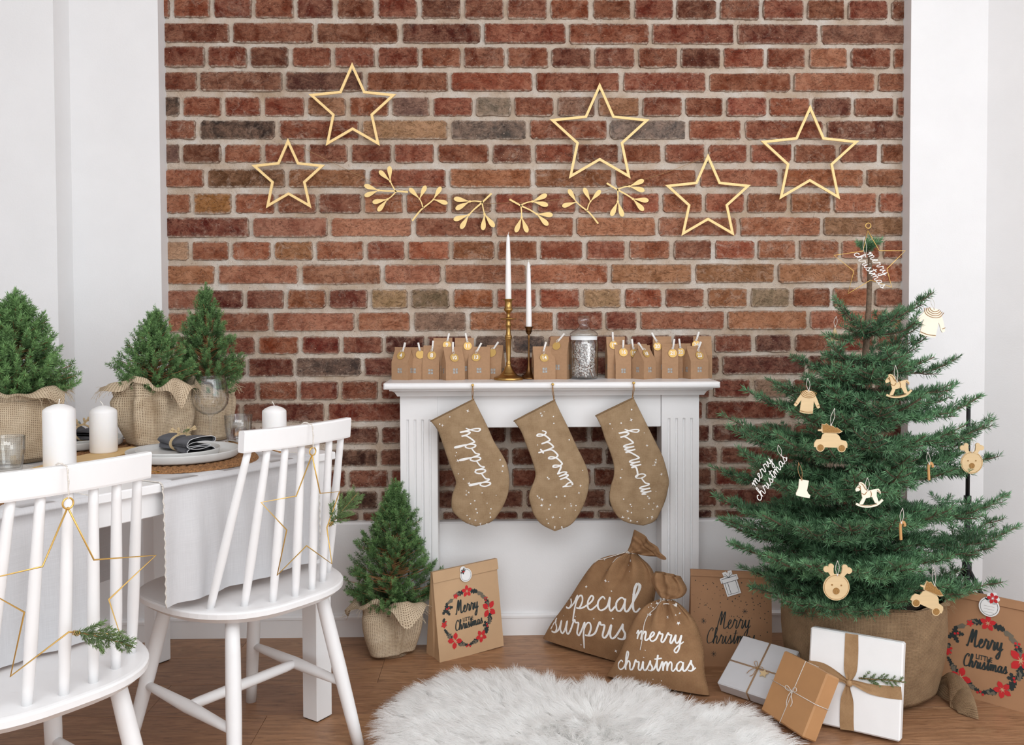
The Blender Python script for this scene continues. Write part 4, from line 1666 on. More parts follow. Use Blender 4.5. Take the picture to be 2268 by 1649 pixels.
class Needles:
    def __init__(self):
        self.B, self.D, self.L, self.T = [], [], [], []

    def along(self, pts, per_m, nl, spread=(48, 75), up=0.0, tone=(.2, .6), jit=.25, tip=True, start=0.0):
        """clothe a twig (polyline) in needles"""
        P = np.array(pts, float)
        seg = np.linalg.norm(np.diff(P, axis=0), axis=1)
        tot = seg.sum()
        n = max(3, int(tot * (1 - start) * per_m))
        s = np.sort(RNG.uniform(start, 1.0, n)) * tot
        cum = np.concatenate([[0], np.cumsum(seg)])
        k = np.clip(np.searchsorted(cum, s) - 1, 0, len(seg) - 1)
        f = (s - cum[k]) / np.maximum(seg[k], 1e-9)
        B = P[k] + (P[k + 1] - P[k]) * f[:, None]
        T = (P[k + 1] - P[k]) / np.maximum(seg[k], 1e-9)[:, None]
        r = RNG.normal(size=(n, 3))
        r[:, 2] += up
        r -= T * (r * T).sum(1)[:, None]
        r /= np.linalg.norm(r, axis=1)[:, None] + 1e-9
        a = np.radians(RNG.uniform(*spread, n))
        end = np.clip((s / tot - .86) / .14, 0, 1) if tip else np.zeros(n)
        a = a * (1 - .75 * end * RNG.uniform(.4, 1, n))
        D = T * np.cos(a)[:, None] + r * np.sin(a)[:, None]
        D[:, 2] += up * .12
        self.B.append(B); self.D.append(D)
        self.L.append(nl * RNG.uniform(1 - jit, 1 + jit, n))
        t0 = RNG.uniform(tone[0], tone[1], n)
        self.T.append(np.clip(t0 + .34 * (s / tot) ** 1.6, 0, 1))  # tone rises to the tip: younger growth, plus lit tips painted into the colour

    def mesh(self, name, width, mats, loc, wood=None):
        return needle_mesh(name, np.concatenate(self.B), np.concatenate(self.D), np.concatenate(self.L), width, np.concatenate(self.T), mats, loc, wood)

    def count(self):
        return sum(len(b) for b in self.B)


# ------------------------------------------------------------------ burlap wrapped pots and small spruces
def fray(mb, pts, nrm, n, L, r=.0004, rs=None):
    """loose threads hanging off a torn hem"""
    for _ in range(n):
        p = Vector(pts[rs.randrange(len(pts))])
        d = Vector((nrm(p).x + rs.uniform(-.6, .6), nrm(p).y + rs.uniform(-.6, .6), rs.uniform(-1.2, .3)))
        d.normalize()
        l = L * rs.uniform(.4, 1.2)
        mb.tube([p, p + d * l * .5 + Vector((0, 0, rs.uniform(-.2, .1) * l)), p + d * l + Vector((0, 0, -.35 * l))], r, 3, cap=False)


def burlap_pot(t, c, rb, rt, h, seed, m='burlap', folds=9, amp=.05, collar=.045, flare=.03, squash=1.0, drop=.5):
    """a sacking wrap gathered round a pot, with a torn collar folded over"""
    rs = random.Random(seed)
    ph = [rs.uniform(0, 6.28) for _ in range(6)]
    n, m_ = 120, 26
    P, UV = [], []

    def wob(a, q):
        A = amp * (.25 + .9 * q ** 1.2) * (1 - .55 * max(0, q - .9) / .1)
        s = math.sin(folds * a + ph[0] + 1.1 * math.sin(2 * a + ph[1]))
        return 1 + A * (s if s > 0 else s * .5) + .6 * amp * math.sin(3 * a + ph[2] + 2.2 * q)
    rows = [(0, 0), (.55 * rb, 0), (.86 * rb, .002), (.97 * rb, .010 * h / .12)]
    for k in range(m_):
        q = k / (m_ - 1)
        z = h * (.07 + .93 * q)
        r = lerp(rb, rt, q) * (1 + .06 * math.sin(PI * q))
        rows.append((r, z))
    ln = 0
    for k, (r, z) in enumerate(rows):
        if k:
            ln += math.hypot(r - rows[k - 1][0], z - rows[k - 1][1])
        row, uv = [], []
        for i in range(n):
            a = 2 * PI * i / n
            rr = r * (wob(a, z / h) if k > 2 else 1)
            row.append((c[0] + rr * math.cos(a), c[1] + rr * math.sin(a) * squash, c[2] + z))
            uv.append((a * rt, ln))
        P.append(row); UV.append(uv)
    b = MB()
    b.grid(P, closed_u=True, uv=UV)
    w = part('burlap_wrap', b, m, t)
    # soil
    sb = MB()
    sb.lathe([(0, 0), (rt * .80, -.004)], 32, (c[0], c[1], c[2] + h * .96))
    part('soil', sb, 'soil', t)
    # collar: rises, then flops outward in uneven folds
    Q, UV = [], []
    hem = []
    steps = 9
    for k in range(steps + 1):
        q = k / steps
        row, uv = [], []
        for i in range(n):
            a = 2 * PI * i / n
            e = .5 + .5 * math.sin(5 * a + ph[3] + 1.3 * math.sin(2 * a + ph[4]))
            e2 = .5 + .5 * math.sin(3 * a + ph[5])
            rise = collar * (.55 + .5 * e)
            out = flare * (.4 + .9 * e2)
            dr = drop * (.3 + 1.1 * e * e2)
            rr = rt * wob(a, .97) * (.97 + .05 * math.sin(9 * a + ph[1]) * q) + out * q ** 1.3
            z = h * .97 + rise * math.sin(min(1, q * 1.7) * PI / 2) - rise * 1.9 * dr * max(0, q - .38) ** 1.2 + .004 * math.sin(13 * a + ph[2]) * q
            row.append((c[0] + rr * math.cos(a), c[1] + rr * math.sin(a) * squash, c[2] + z))
            uv.append((a * rt, .3 + q * collar * 1.6))
        Q.append(row); UV.append(uv)
        hem = row
    b = MB()
    b.grid(Q, closed_u=True, uv=UV)
    co = part('burlap_collar', b, m, w)
    f = MB()
    fray(f, hem, lambda p: Vector((p.x - c[0], p.y - c[1], 0)).normalized(), 120, .022, .00045, rs)
    tag(part('frayed_threads', f, m, w), kind='stuff')
    return w


def spruce(label, base, pot, R, H, seed, nshoot, nl=.0105, per=1500, group=None, lean=0.0, shoot=.034, crown_r=None, light=0.0, **kw):
    rb, rt, h = pot
    t = thing('potted_spruce', label, 'potted tree', base, 0, group)
    burlap_pot(t, base, rb, rt, h, seed, **kw)
    rs = np.random.default_rng(seed)
    N = Needles()
    wood = MB()
    z0 = base[2] + h * .97
    ph = rs.uniform(0, 6.28, 6)
    cnt = 0
    wood.tube([(base[0], base[1], z0 - .02), (base[0] + lean * .5, base[1], z0 + H * .5), (base[0] + lean, base[1], z0 + H * .97)], [.007, .005, .002], 7)
    for k in range(nshoot):
        hh = rs.uniform(0, 1) ** 1.25
        a = rs.uniform(0, 2 * PI)
        prof = float(np.interp(hh, [0, .1, .25, .5, .75, .92, 1], [.74, .96, 1.0, .76, .46, .20, .06]))
        lob = 1 + .16 * math.sin(3 * a + ph[0] + 9 * hh) + .13 * math.sin(5 * a + ph[1] - 14 * hh) + .10 * math.sin(2 * a + ph[2])
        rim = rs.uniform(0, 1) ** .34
        r = R * prof * lob * rim
        o = np.array([base[0] + lean * hh + r * math.cos(a), base[1] + r * math.sin(a) * .92, z0 + .012 + H * hh * (.92 + .06 * math.sin(4 * a + ph[3]))])
        el = .35 + .9 * hh + rs.uniform(-.3, .35)
        d = np.array([math.cos(a + rs.uniform(-.5, .5)) * math.cos(el), math.sin(a + rs.uniform(-.5, .5)) * math.cos(el), math.sin(el)])
        L = shoot * rs.uniform(.7, 1.25)
        pts = [o - d * L * .5, o + d * L * .1, o + d * L * .55 + np.array([0, 0, .002])]
        tn = rs.uniform(0, .35) * rim  # inner shoots coloured darker, as the shade inside the crown
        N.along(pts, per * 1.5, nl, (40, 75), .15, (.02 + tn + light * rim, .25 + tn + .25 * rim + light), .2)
        cnt += 1
        if k % 3 == 0:
            q = np.array([base[0] + lean * hh, base[1], z0 + H * max(0, hh - .10)])
            wood.tube([tuple(q), tuple((q + o) / 2 + np.array([0, 0, -.003])), tuple(o + d * L * .3)], [.0022, .0016, .0008], 4, cap=False)
    for k in range(7):   # leaders
        a = k * 2.4
        o = np.array([base[0] + lean + (.010 * math.cos(a) if k else 0), base[1] + (.010 * math.sin(a) if k else 0), z0 + H * (.90 if k else .93)])
        L = .05 if k == 0 else .036
        d = np.array([.30 * math.cos(a) if k else 0, .30 * math.sin(a) if k else 0, 1.0])
        N.along([o, o + d * L * .5, o + d * L], per * 1.2, nl, (30, 60), .1, (.3 + light, .6 + light), .2)
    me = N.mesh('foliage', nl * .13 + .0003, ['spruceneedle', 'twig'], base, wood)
    o = bpy.data.objects.new('foliage', me)
    link(o, t)
    tag(o, kind='stuff')
    return t


# on the floor beside the fireplace
b0 = atZ(862, 1452, 0)
spruce('small potted spruce in gathered sacking on the floor left of the fireplace surround', (b0.x, b0.y + .035, 0), (.074, .086, .155), .134, .415, 41, 780, nl=.0115, light=.04, lean=.022, amp=.24, folds=6, collar=.062, flare=.05, drop=.95)


# ------------------------------------------------------------------ the fir tree
TX, TY = 1.121, 2.66
POTR = .228


def fir():
    rs = random.Random(12)
    t = thing('christmas_tree', 'large fir tree hung with wooden ornaments, its pot wrapped in sacking, beside the right wall', 'tree', (TX, TY, 0))
    base_z = .30
    top = atY(1924, 535, TY)
    # trunk
    def trunk(z):
        q = (z - base_z) / (top.z - base_z)
        return Vector((lerp(TX - .004, top.x, q) + .006 * math.sin(9 * q), TY, z))
    b = MB()
    zs = [base_z - .1 + (top.z + .1 - base_z) * k / 22 for k in range(23)]
    b.tube([trunk(z) for z in zs], [lerp(.024, .0055, k / 22) * (1 + .12 * math.sin(k * 2.3)) for k in range(23)], 10)
    part('trunk', b, 'bark', t)

    # branches: photo height of the joint, tip in the photo, depth offset of the tip from the trunk (towards the camera is negative)
    BR = [(732, 1848, 660, .02), (738, 1836, 742, -.06), (728, 2062, 648, .0), (740, 2030, 715, -.10), (735, 1990, 690, -.17), (742, 1905, 705, -.15), (736, 1960, 690, .10),
          (812, 1752, 788, -.03), (820, 2050, 735, .05), (815, 2112, 796, .02), (822, 2000, 800, -.22), (818, 1862, 810, -.22), (826, 1935, 815, -.25), (815, 1850, 770, .12), (808, 2035, 690, .10),
          (800, 1990, 770, -.16), (806, 2070, 790, -.08), (830, 1790, 835, -.14), (860, 1720, 850, -.05), (858, 2110, 850, -.05), (862, 1850, 880, -.22), (860, 1985, 870, -.24), (866, 2040, 860, .12), (870, 1790, 850, .14),
          (905, 1648, 862, .02), (900, 1700, 840, .14), (912, 1760, 905, -.24), (905, 1862, 915, -.30), (915, 1955, 900, -.30), (908, 2040, 880, -.20), (905, 2120, 850, .08), (912, 2172, 876, .0),
          (965, 1600, 918, .03), (975, 1612, 945, -.05), (970, 1720, 960, -.26), (980, 1830, 985, -.34), (975, 1930, 960, -.36), (970, 2050, 965, -.28), (975, 2140, 940, -.08), (968, 2200, 930, .02),
          (1040, 1576, 1034, .0), (1035, 1640, 1000, -.14), (1045, 1700, 1060, -.28), (1050, 1795, 1075, -.38), (1040, 1890, 1050, -.40), (1045, 2000, 1040, -.36), (1040, 2110, 1040, -.20), (1035, 2195, 1010, .0), (1040, 1660, 1005, .18), (1030, 2150, 960, .14),
          (1115, 1582, 1098, -.02), (1120, 1600, 1150, -.08), (1118, 1690, 1140, -.30), (1125, 1780, 1165, -.40), (1120, 1880, 1160, -.42), (1125, 1985, 1150, -.40), (1120, 2100, 1130, -.28), (1115, 2190, 1120, -.12), (1112, 2235, 1095, .0), (1110, 1620, 1110, .18),
          (1185, 1592, 1150, .02), (1190, 1622, 1205, -.12), (1195, 1700, 1230, -.32), (1192, 1800, 1250, -.42), (1195, 1900, 1260, -.43), (1192, 2000, 1250, -.40), (1190, 2105, 1235, -.30), (1186, 2200, 1210, -.14), (1180, 2258, 1165, -.02), (1180, 2200, 1150, .16),
          (1250, 1640, 1255, .0), (1255, 1660, 1300, -.14), (1260, 1740, 1330, -.28), (1262, 1830, 1345, -.32), (1262, 1925, 1350, -.34), (1260, 2010, 1330, -.32), (1258, 2090, 1300, -.24), (1250, 2205, 1290, -.06), (1255, 2150, 1310, -.16), (1250, 1700, 1260, .18), (1250, 2120, 1260, .18),
          (1290, 1760, 1355, -.12), (1290, 1985, 1350, -.22), (1292, 1880, 1330, -.25), (1290, 2060, 1330, -.10), (1288, 1710, 1300, -.02)]
    rf = random.Random(99)
    for k in range(34):       # short growth close to the trunk
        y = rf.uniform(800, 1290)
        BR.append((y, 1916 + rf.uniform(-125, 125), y - rf.uniform(-25, 45), -rf.uniform(.06, .24)))
    for (jy, tx, ty, dy) in BR:
        z = atY(1918, jy, TY).z
        S = trunk(z)
        E = atY(tx, ty, TY + dy)
        E.x = min(E.x, 1.70)
        L = (E - S).length
        q = (z - base_z) / (top.z - base_z)
        sag = -.10 * L if q < .75 else -.05 * L
        ctrl = [S, S.lerp(E, .35) + Vector((0, 0, sag * .8)), S.lerp(E, .7) + Vector((0, 0, sag)), E]
        main = smooth_pts([tuple(v) for v in ctrl], 6)
        n = len(main)
        N = Needles()
        W = MB()
        W.tube(main, [lerp(.0058 if q < .6 else .004, .0016, k / (n - 1)) for k in range(n)], 6, cap=False)
        tb = rs.uniform(-.08, .14)
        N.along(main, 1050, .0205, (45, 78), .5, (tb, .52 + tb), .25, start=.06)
        s = .18
        side = 1
        while s < .97:
            k = min(n - 2, int(s * (n - 1)))
            p = Vector(main[k].tolist())
            T = Vector((main[k + 1] - main[k]).tolist()).normalized()
            sv = T.cross(Vector((0, 0, 1)))
            if sv.length < .1:
                sv = Vector((1, 0, 0))
            sv.normalize()
            for sg in ((1, -1) if rs.random() < .75 else (side,)):
                l = min(.17, (.030 + .36 * (1 - s) * L) * rs.uniform(.7, 1.15) * min(1, .4 + 2.2 * s))
                ang = math.radians(rs.uniform(38, 58))
                d = (T * math.cos(ang) + sv * sg * math.sin(ang) + Vector((0, 0, rs.uniform(-.12, .25)))).normalized()
                tw = [p, p + d * l * .5 + Vector((0, 0, -.012 * l)), p + d * l + T * l * .12 + Vector((0, 0, .05 * l))]
                if tw[2].x > 1.725:
                    continue
                W.tube(tw, [.0022, .0017, .0010], 4, cap=False)
                N.along(tw, 1000, .0195, (46, 78), .45, (tb, .52 + tb), .25)
                if l > .085:
                    for u, sg2 in ((.45, 1), (.55, -1), (.75, 1), (.8, -1)):
                        if l < .12 and u > .7:
                            continue
                        pp = p + d * l * u
                        sv2 = d.cross(Vector((0, 0, 1))).normalized()
                        l2 = l * (1 - u) * .8 + .022
                        d2 = (d * .75 + sv2 * sg2 * .7 + Vector((0, 0, rs.uniform(-.1, .2)))).normalized()
                        e2 = pp + d2 * l2
                        if e2.x > 1.725:
                            continue
                        N.along([pp, pp + d2 * l2 * .5, e2], 1000, .0185, (46, 76), .4, (.05 + tb, .70 + tb), .25)
            side = -side
            s += rs.uniform(.040, .058) / max(L, .12)
        o = bpy.data.objects.new('branch', to_mesh('branch', W, 'bark', Matrix.Translation((TX, TY, 0)).inverted()))
        link(o, t)
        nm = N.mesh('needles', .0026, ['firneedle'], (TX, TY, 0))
        f = bpy.data.objects.new('needles', nm)
        link(f, o)
        tag(f, kind='stuff')
    # leader: tuft at the tip
    N = Needles()
    for k in range(9):
        a = k * 2.4
        o = Vector((top.x, TY, top.z - .03 + .004 * (k % 3)))
        d = Vector((math.cos(a) * .75, math.sin(a) * .75, .55)).normalized() if k else Vector((0, 0, 1))
        N.along([tuple(o), tuple(o + d * .02), tuple(o + d * .042)], 2600, .0165, (35, 80), .1, (.2, .6), .2)
    lead = [tuple(trunk(top.z - .20)), tuple(trunk(top.z - .12)), tuple(trunk(top.z - .05))]
    N.along(lead, 320, .012, (25, 45), .6, (.1, .4), .2, tip=False)
    f = bpy.data.objects.new('top_tuft', N.mesh('top_tuft', .0019, ['firneedle'], (TX, TY, 0)))
    link(f, t)
    tag(f, kind='stuff')
    # pot in brown sacking, with its spare corner lying on the floor
    w = burlap_pot(t, (TX, TY, 0), POTR * .93, POTR, .30, 77, 'burlapfir', folds=7, amp=.022, collar=.02, flare=.012, drop=.35)
    b = MB()
    A, B_, C_ = atZ(2035, 1560, .0), atZ(2068, 1545, .0), atZ(2128, 1575, .0)
    rows, uvs = [], []
    n, m = 24, 16
    for i in range(n):
        q = i / (n - 1)
        row, uv = [], []
        for j in range(m):
            v = j / (m - 1)
            base = smooth_pts([(TX + POTR * .86, TY - .12), (TX + POTR * 1.02, TY - .175), (B_.x + .015, B_.y - .01), (C_.x, C_.y)], 8)
            k = min(len(base) - 1, int(q * (len(base) - 1)))
            x, y = base[k]
            arch = .085 * math.sin(PI * min(1, q * 1.05)) * (1 - .25 * q) + .030 * math.sin(PI * q * 2.2 + .6) ** 2
            wdt = lerp(.085, .04, q)
            yy = y + (v - .5) * wdt * 2
            zz = .003 + (arch * math.sin(PI * v) ** .7 + .006 * math.sin(v * 9 + q * 7) * (v * (1 - v) * 4)) * (1 - .3 * q)
            row.append((x + .02 * math.sin(v * PI) * q, yy, max(.002, zz))); uv.append((x * 2.4, v * wdt * 3.2))
        rows.append(row); uvs.append(uv)
    b.grid(rows, uv=uvs)
    part('loose_corner', b, 'burlapfir', w)
    return t


fir()

# ------------------------------------------------------------------ ornaments on the fir
def circ(c, r, n=24, a0=0.0, a1=2 * PI):
    full = abs(a1 - a0 - 2 * PI) < 1e-6
    m = n if full else n + 1
    return [(c[0] + r * math.cos(a0 + (a1 - a0) * i / n), c[1] + r * math.sin(a0 + (a1 - a0) * i / n)) for i in range(m)]


def stroke_poly(pts, w):
    """outline of a flat bar along points"""
    q = smooth_pts(pts, 6)
    n = len(q)
    a, b = [], []
    for i in range(n):
        d = q[min(i + 1, n - 1)] - q[max(i - 1, 0)]
        d = d / (np.linalg.norm(d) + 1e-9)
        ww = (w if not callable(w) else w(i / (n - 1))) / 2
        a.append((q[i][0] + d[1] * ww, q[i][1] - d[0] * ww))
        b.append((q[i][0] - d[1] * ww, q[i][1] + d[0] * ww))
    return a + b[::-1]


class Orn:
    """a flat wooden ornament: (u, v) in metres about its middle, turned by roll and yaw"""

    def __init__(self, name, label, px, py, Y, roll=0.0, yaw=0.0, mat='ply', cat='ornament', tie=None):
        self.c = atY(px, py, Y)
        self.r = Matrix.Rotation(math.radians(yaw), 3, 'Z') @ Matrix.Rotation(math.radians(-roll), 3, 'Y')
        self.t = thing(name, label, cat, self.c, 0, 'ornaments hanging on the fir tree')
        self.mat = mat
        self.tie = tie

    def fn(self, u, v, d):
        p = self.c + self.r @ Vector((u, d, v))
        return (p.x, p.y, p.z)

    def solid(self, polys, name='body', th=.003, m=None, parent=None):
        b = MB()
        for i, p in enumerate(polys):
            b.prism(p, -th / 2 - .00012 * i, th / 2 + .00012 * i, self.fn)
        return part(name, b, m or self.mat, parent or self.t)

    def front(self, polys, name, m='burn', parent=None, th=.003, lift=.0014):
        b = MB()
        for p in polys:
            b.prism(p, -th / 2 - lift, -th / 2 + .0004, self.fn)
        return part(name, b, m, parent or self.t)

    def string(self, at, up, m='string', r=.0007):
        """a loop of string from the hole up to the branch"""
        b = MB()
        p = Vector(self.fn(at[0], at[1], 0))
        q = p + Vector((up[0], up[2] if len(up) > 2 else 0, up[1]))
        for s in (-1, 1):
            b.tube([tuple(x) for x in smooth_pts([tuple(p + Vector((0, -.002, 0))), tuple((p + q) / 2 + Vector((s * .005, 0, 0))), tuple(q)], 6)], r, 5)
        k = q + Vector((0, 0, 0))
        b.tube([tuple(p + Vector((0, -.0025, -.001))), tuple(p + Vector((0, -.001, .004)))], .0018, 6)
        part('string', b, m, self.t)


def reindeer(label, px, py, Y, s, roll, up):
    o = Orn('reindeer_ornament', label, px, py, Y, roll)
    polys = [circ((0, -.16 * s), .40 * s, 36)]
    for sg in (-1, 1):
        polys.append(stroke_poly([(sg * .12 * s, .16 * s), (sg * .20 * s, .28 * s), (sg * .27 * s, .36 * s)], .13 * s))
        polys.append(circ((sg * .34 * s, .37 * s), .095 * s, 18))
        polys.append(stroke_poly([(sg * .19 * s, .27 * s), (sg * .20 * s, .36 * s), (sg * .21 * s, .44 * s)], .14 * s))
        polys.append(circ((sg * .21 * s, .46 * s), .085 * s, 18))
    body = o.solid(polys)
    ring = MB(); ring.frame(circ((0, -.16 * s), .375 * s, 36), circ((0, -.16 * s), .362 * s, 36), -.0019, -.0013, o.fn)
    part('engraved_ring', ring, 'burn', body)
    o.front([circ((0, -.27 * s), .10 * s, 18)], 'nose')
    o.front([circ((sg * .14 * s, -.09 * s), .024 * s, 8) for sg in (-1, 1)], 'eyes')
    o.string((0, .20 * s), up)


def car(label, px, py, Y, s, roll, up):
    o = Orn('car_ornament', label, px, py, Y, roll)
    body = [(-.50, -.18), (-.50, -.06), (-.44, .04), (-.30, .06), (-.26, .20), (-.20, .24), (.16, .24), (.24, .18), (.30, .06), (.46, .02), (.50, -.06), (.50, -.18)]
    tree = [(-.40, .34), (-.30, .36), (-.29, .52), (-.20, .50), (-.16, .54), (-.05, .47), (.0, .49), (.12, .41), (.17, .42), (.34, .31), (.24, .25), (-.26, .24), (-.30, .30), (-.40, .30)]
    wh = [circ((-.31, -.19), .125, 22), circ((.33, -.19), .125, 22)]
    S = lambda P: [(x * s, y * s) for x, y in P]
    o.solid([S(body), S(tree)] + [S(w) for w in wh])
    o.front([S([(x * .93 - .01, (y - .38) * .88 + .385) for x, y in tree[2:12]])], 'roof_tree')
    for w in ((-.31, -.19), (.33, -.19)):
        o.front([S(circ(w, .095, 20))], 'wheel')
    o.string((-.02 * s, .47 * s), up)


def rocking_horse(label, px, py, Y, s, roll, up, m='ply'):
    o = Orn('rocking_horse_ornament', label, px, py, Y, roll, mat=m)
    S = lambda P: [(x * s, y * s) for x, y in P]
    bodyp = [(-.30, .34), (-.36, .30), (-.44, .20), (-.42, .13), (-.33, .14), (-.25, .18), (-.24, .02), (-.22, -.12), (-.34, -.30), (-.32, -.34), (-.22, -.34), (-.10, -.14), (.12, -.12), (.20, -.34), (.30, -.36), (.33, -.32),
             (.28, -.10), (.30, .06), (.38, .0), (.42, -.06), (.44, .02), (.38, .14), (.26, .14), (.0, .10), (-.06, .16), (-.08, .30), (-.14, .40), (-.22, .44), (-.29, .42)]
    rk = stroke_poly([(-.46, -.30), (-.26, -.40), (.02, -.44), (.28, -.40), (.48, -.26)], .075)
    body = o.solid([S(bodyp), S(rk)])
    lines = [stroke_poly([(-.24, .40), (-.16, .34), (-.10, .20), (-.02, .12)], .018), stroke_poly([(-.36, .28), (-.28, .26), (-.26, .16)], .016), stroke_poly([(-.30, .34), (-.26, .30), (-.29, .22)], .014),
             stroke_poly([(-.24, .06), (-.14, .0), (-.06, .08)], .016), stroke_poly([(.08, .10), (.10, -.02), (.06, -.12)], .014), stroke_poly([(.32, .10), (.38, .04), (.41, .0)], .014), stroke_poly([(-.34, -.345), (-.06, -.41), (.26, -.38)], .012)]
    o.front([S(p) for p in lines] + [S(circ((-.31, .28), .016, 8))], 'engraving')
    o.string((-.02 * s, .11 * s), up)


def sweater(label, px, py, Y, s, roll, up, m='ply'):
    o = Orn('sweater_ornament', label, px, py, Y, roll, mat=m)
    S = lambda P: [(x * s, y * s) for x, y in P]
    body = [(-.12, .46), (.12, .46), (.24, .40), (.26, -.42), (.10, -.45), (-.10, -.45), (-.26, -.42), (-.24, .40)]
    sl = [(.22, .41), (.40, .10), (.52, -.16), (.44, -.22), (.38, -.16), (.24, .08)]
    sr = [(-x, y) for x, y in sl][::-1]
    o.solid([S(body), S(sl), S(sr)])
    ln = []
    for k in range(4):
        r = .16 + .055 * k
        ln.append(stroke_poly([(-r, .46 - .02 * k), (-r * .7, .40 - .055 * k), (0, .36 - .062 * k), (r * .7, .40 - .055 * k), (r, .46 - .02 * k)], .016))
    ln.append(stroke_poly([(-.25, -.36), (0, -.39), (.25, -.36)], .02))
    ln.append(stroke_poly([(.40, -.11), (.49, -.05)], .016))
    ln.append(stroke_poly([(-.40, -.11), (-.49, -.05)], .016))
    o.front([S(p) for p in ln], 'knit_lines')
    o.string((0, .44 * s), up)


def cane(label, px, py, Y, s, roll, up):
    o = Orn('candy_cane_ornament', label, px, py, Y, roll, yaw=25, mat='plybrown')
    S = lambda P: [(x * s, y * s) for x, y in P]
    o.solid([S(stroke_poly([(-.16, -.48), (-.12, 0), (-.08, .28), (.02, .42), (.16, .42), (.24, .28), (.23, .16)], .15))])
    o.string((-.02 * s, .40 * s), up)


def small_tree():
    o = Orn('tree_ornament', 'plain triangular wooden tree ornament at the upper left of the fir', 1849, 741, 2.62, 0)
    s = .046
    o.solid([[(x * s, y * s) for x, y in ((0, .5), (.36, -.42), (-.36, -.42))]])
    o.string((0, .5 * s), (.004, .032))


def small_stocking():
    o = Orn('stocking_ornament', 'small pale stocking ornament on a long loop at the left of the fir', 1778, 1081, 2.27, -4, mat='plypale')
    s = .050
    o.solid([[(x * s, y * s) for x, y in ((-.22, .48), (.28, .42), (.22, -.10), (.30, -.24), (.42, -.34), (.38, -.48), (.10, -.46), (-.32, -.38), (-.34, -.28), (-.24, .0))]])
    o.string((-.1 * s, .44 * s), (-.008, .046), m='twine')


def script_ornament(label, px, py, Y, ang, size, up, lines=(('merry', .6), ('christmas', -1.6)), off=(0, 0)):
    o = Orn('script_ornament', label, px, py, Y, 0, mat='paintwhite')
    b = MB()
    ca, sa = math.cos(math.radians(ang)), math.sin(math.radians(ang))
    for w, dy in lines:
        st, width = cursive(w, size, .25, 0, 1.6)
        for s in st:
            q = []
            for x, y in s[::2] + ([s[-1]] if len(s) % 2 == 0 else []):
                x, y = x - width / 2 + dy * 0, y + (dy + .4) * size
                q.append(o.fn(x * ca - y * sa, x * sa + y * ca, 0))
            if len(q) > 1:
                b.tube(q, .0013, 5)
    part('lettering', b, 'paintwhite', o.t)
    o.string((0, 0) if not off else off, up)


def wire_star_top():
    Y = TY - .035
    P = [(1922, 510), (1947, 555), (2005, 555), (1964, 595), (1975, 636), (1928, 620), (1878, 650), (1891, 600), (1847, 565), (1911, 556)]
    c = atY(1925, 590, Y)
    t = thing('wire_star', 'thin gold wire star standing at the top of the fir tree', 'star', c)
    b = MB()
    q = [tuple(atY(x, y, Y)) for x, y in P]
    b.tube(q + [q[0]], .0013, 6, cap=True)
    part('wire', b, 'goldwire', t)
    r = atY(1923, 501, Y)
    b = MB(); b.tube([(r.x + .008 * math.cos(a), Y, r.z + .002 + .008 * math.sin(a)) for a in [2 * PI * i / 18 for i in range(18)]], .0013, 6, closed=True)
    part('ring', b, 'goldwire', t)


wire_star_top()
script_ornament('white wooden script reading merry christmas inside the wire star on top of the fir', 1931, 593, TY - .045, -50, .0138, (-.004, .062), off=(-.020, .032))
script_ornament('white wooden script reading merry christmas hung low on the left side of the fir', 1702, 1055, 2.36, 57, .0142, (-.008, .030), off=(.034, .056))
reindeer('pale reindeer face ornament hanging clear of the right side of the fir', 2152, 1014, 2.58, .083, 0, (.002, .045, 0))
reindeer('round reindeer face ornament hanging low at the front of the fir above the brown gift', 1853, 1288, 2.225, .085, -4, (.001, .038))
car('wooden car ornament carrying a tree, hanging high in the middle of the fir', 1840, 977, 2.29, .088, -2, (.010, .046))
car('wooden car ornament tilted nose down against the pot of the fir', 2056, 1330, 2.30, .092, -24, (-.003, .050))
rocking_horse('brown rocking horse ornament at the upper right of the fir', 1988, 852, 2.36, .074, 8, (-.004, .046))
rocking_horse('pale rocking horse ornament in the middle of the fir', 1923, 1093, 2.24, .074, 6, (.0, .034), 'plypale')
sweater('white wooden jumper ornament hanging clear of the upper right of the fir', 2061, 714, 2.60, .094, -14, (-.008, .036), 'plypale')
sweater('brown wooden jumper ornament on the left side of the fir', 1788, 890, 2.40, .070, -6, (-.002, .036))
cane('wooden candy cane ornament in the gap at the right of the fir', 2060, 1043, 2.42, .050, 10, (-.004, .034))
cane('wooden candy cane ornament low on the right half of the fir', 1998, 1174, 2.235, .048, 10, (.004, .040))
small_tree()
small_stocking()


def tripod():
    Y = 2.93
    p = atY(2144, 1000, Y)
    t = thing('light_stand', 'thin black tripod stand half hidden behind the fir tree by the right wall', 'stand', (p.x, Y, 0))
    x = p.x
    b = MB()
    b.tube([(x, Y, .10), (x, Y, .52)], .0085, 10)
    b.tube([(x, Y, .50), (x, Y, .845)], .0068, 10)
    part('pole', b, 'black', t)
    for z0, z1, r in ((.255, .30, .015), (.50, .525, .012)):
        c = MB(); c.lathe([(0, z0), (r, z0), (r, z1), (0, z1)], 14, (x, Y, 0))
        part('collar', c, 'black', t)
    for a in (-18, 150, 250):
        dx, dy = math.cos(math.radians(a)) * .135, math.sin(math.radians(a)) * .15
        b = MB(); b.tube([(x, Y, .285), (x + dx, Y + dy, .006)], .008, 8)
        part('leg', b, 'black', t)


tripod()


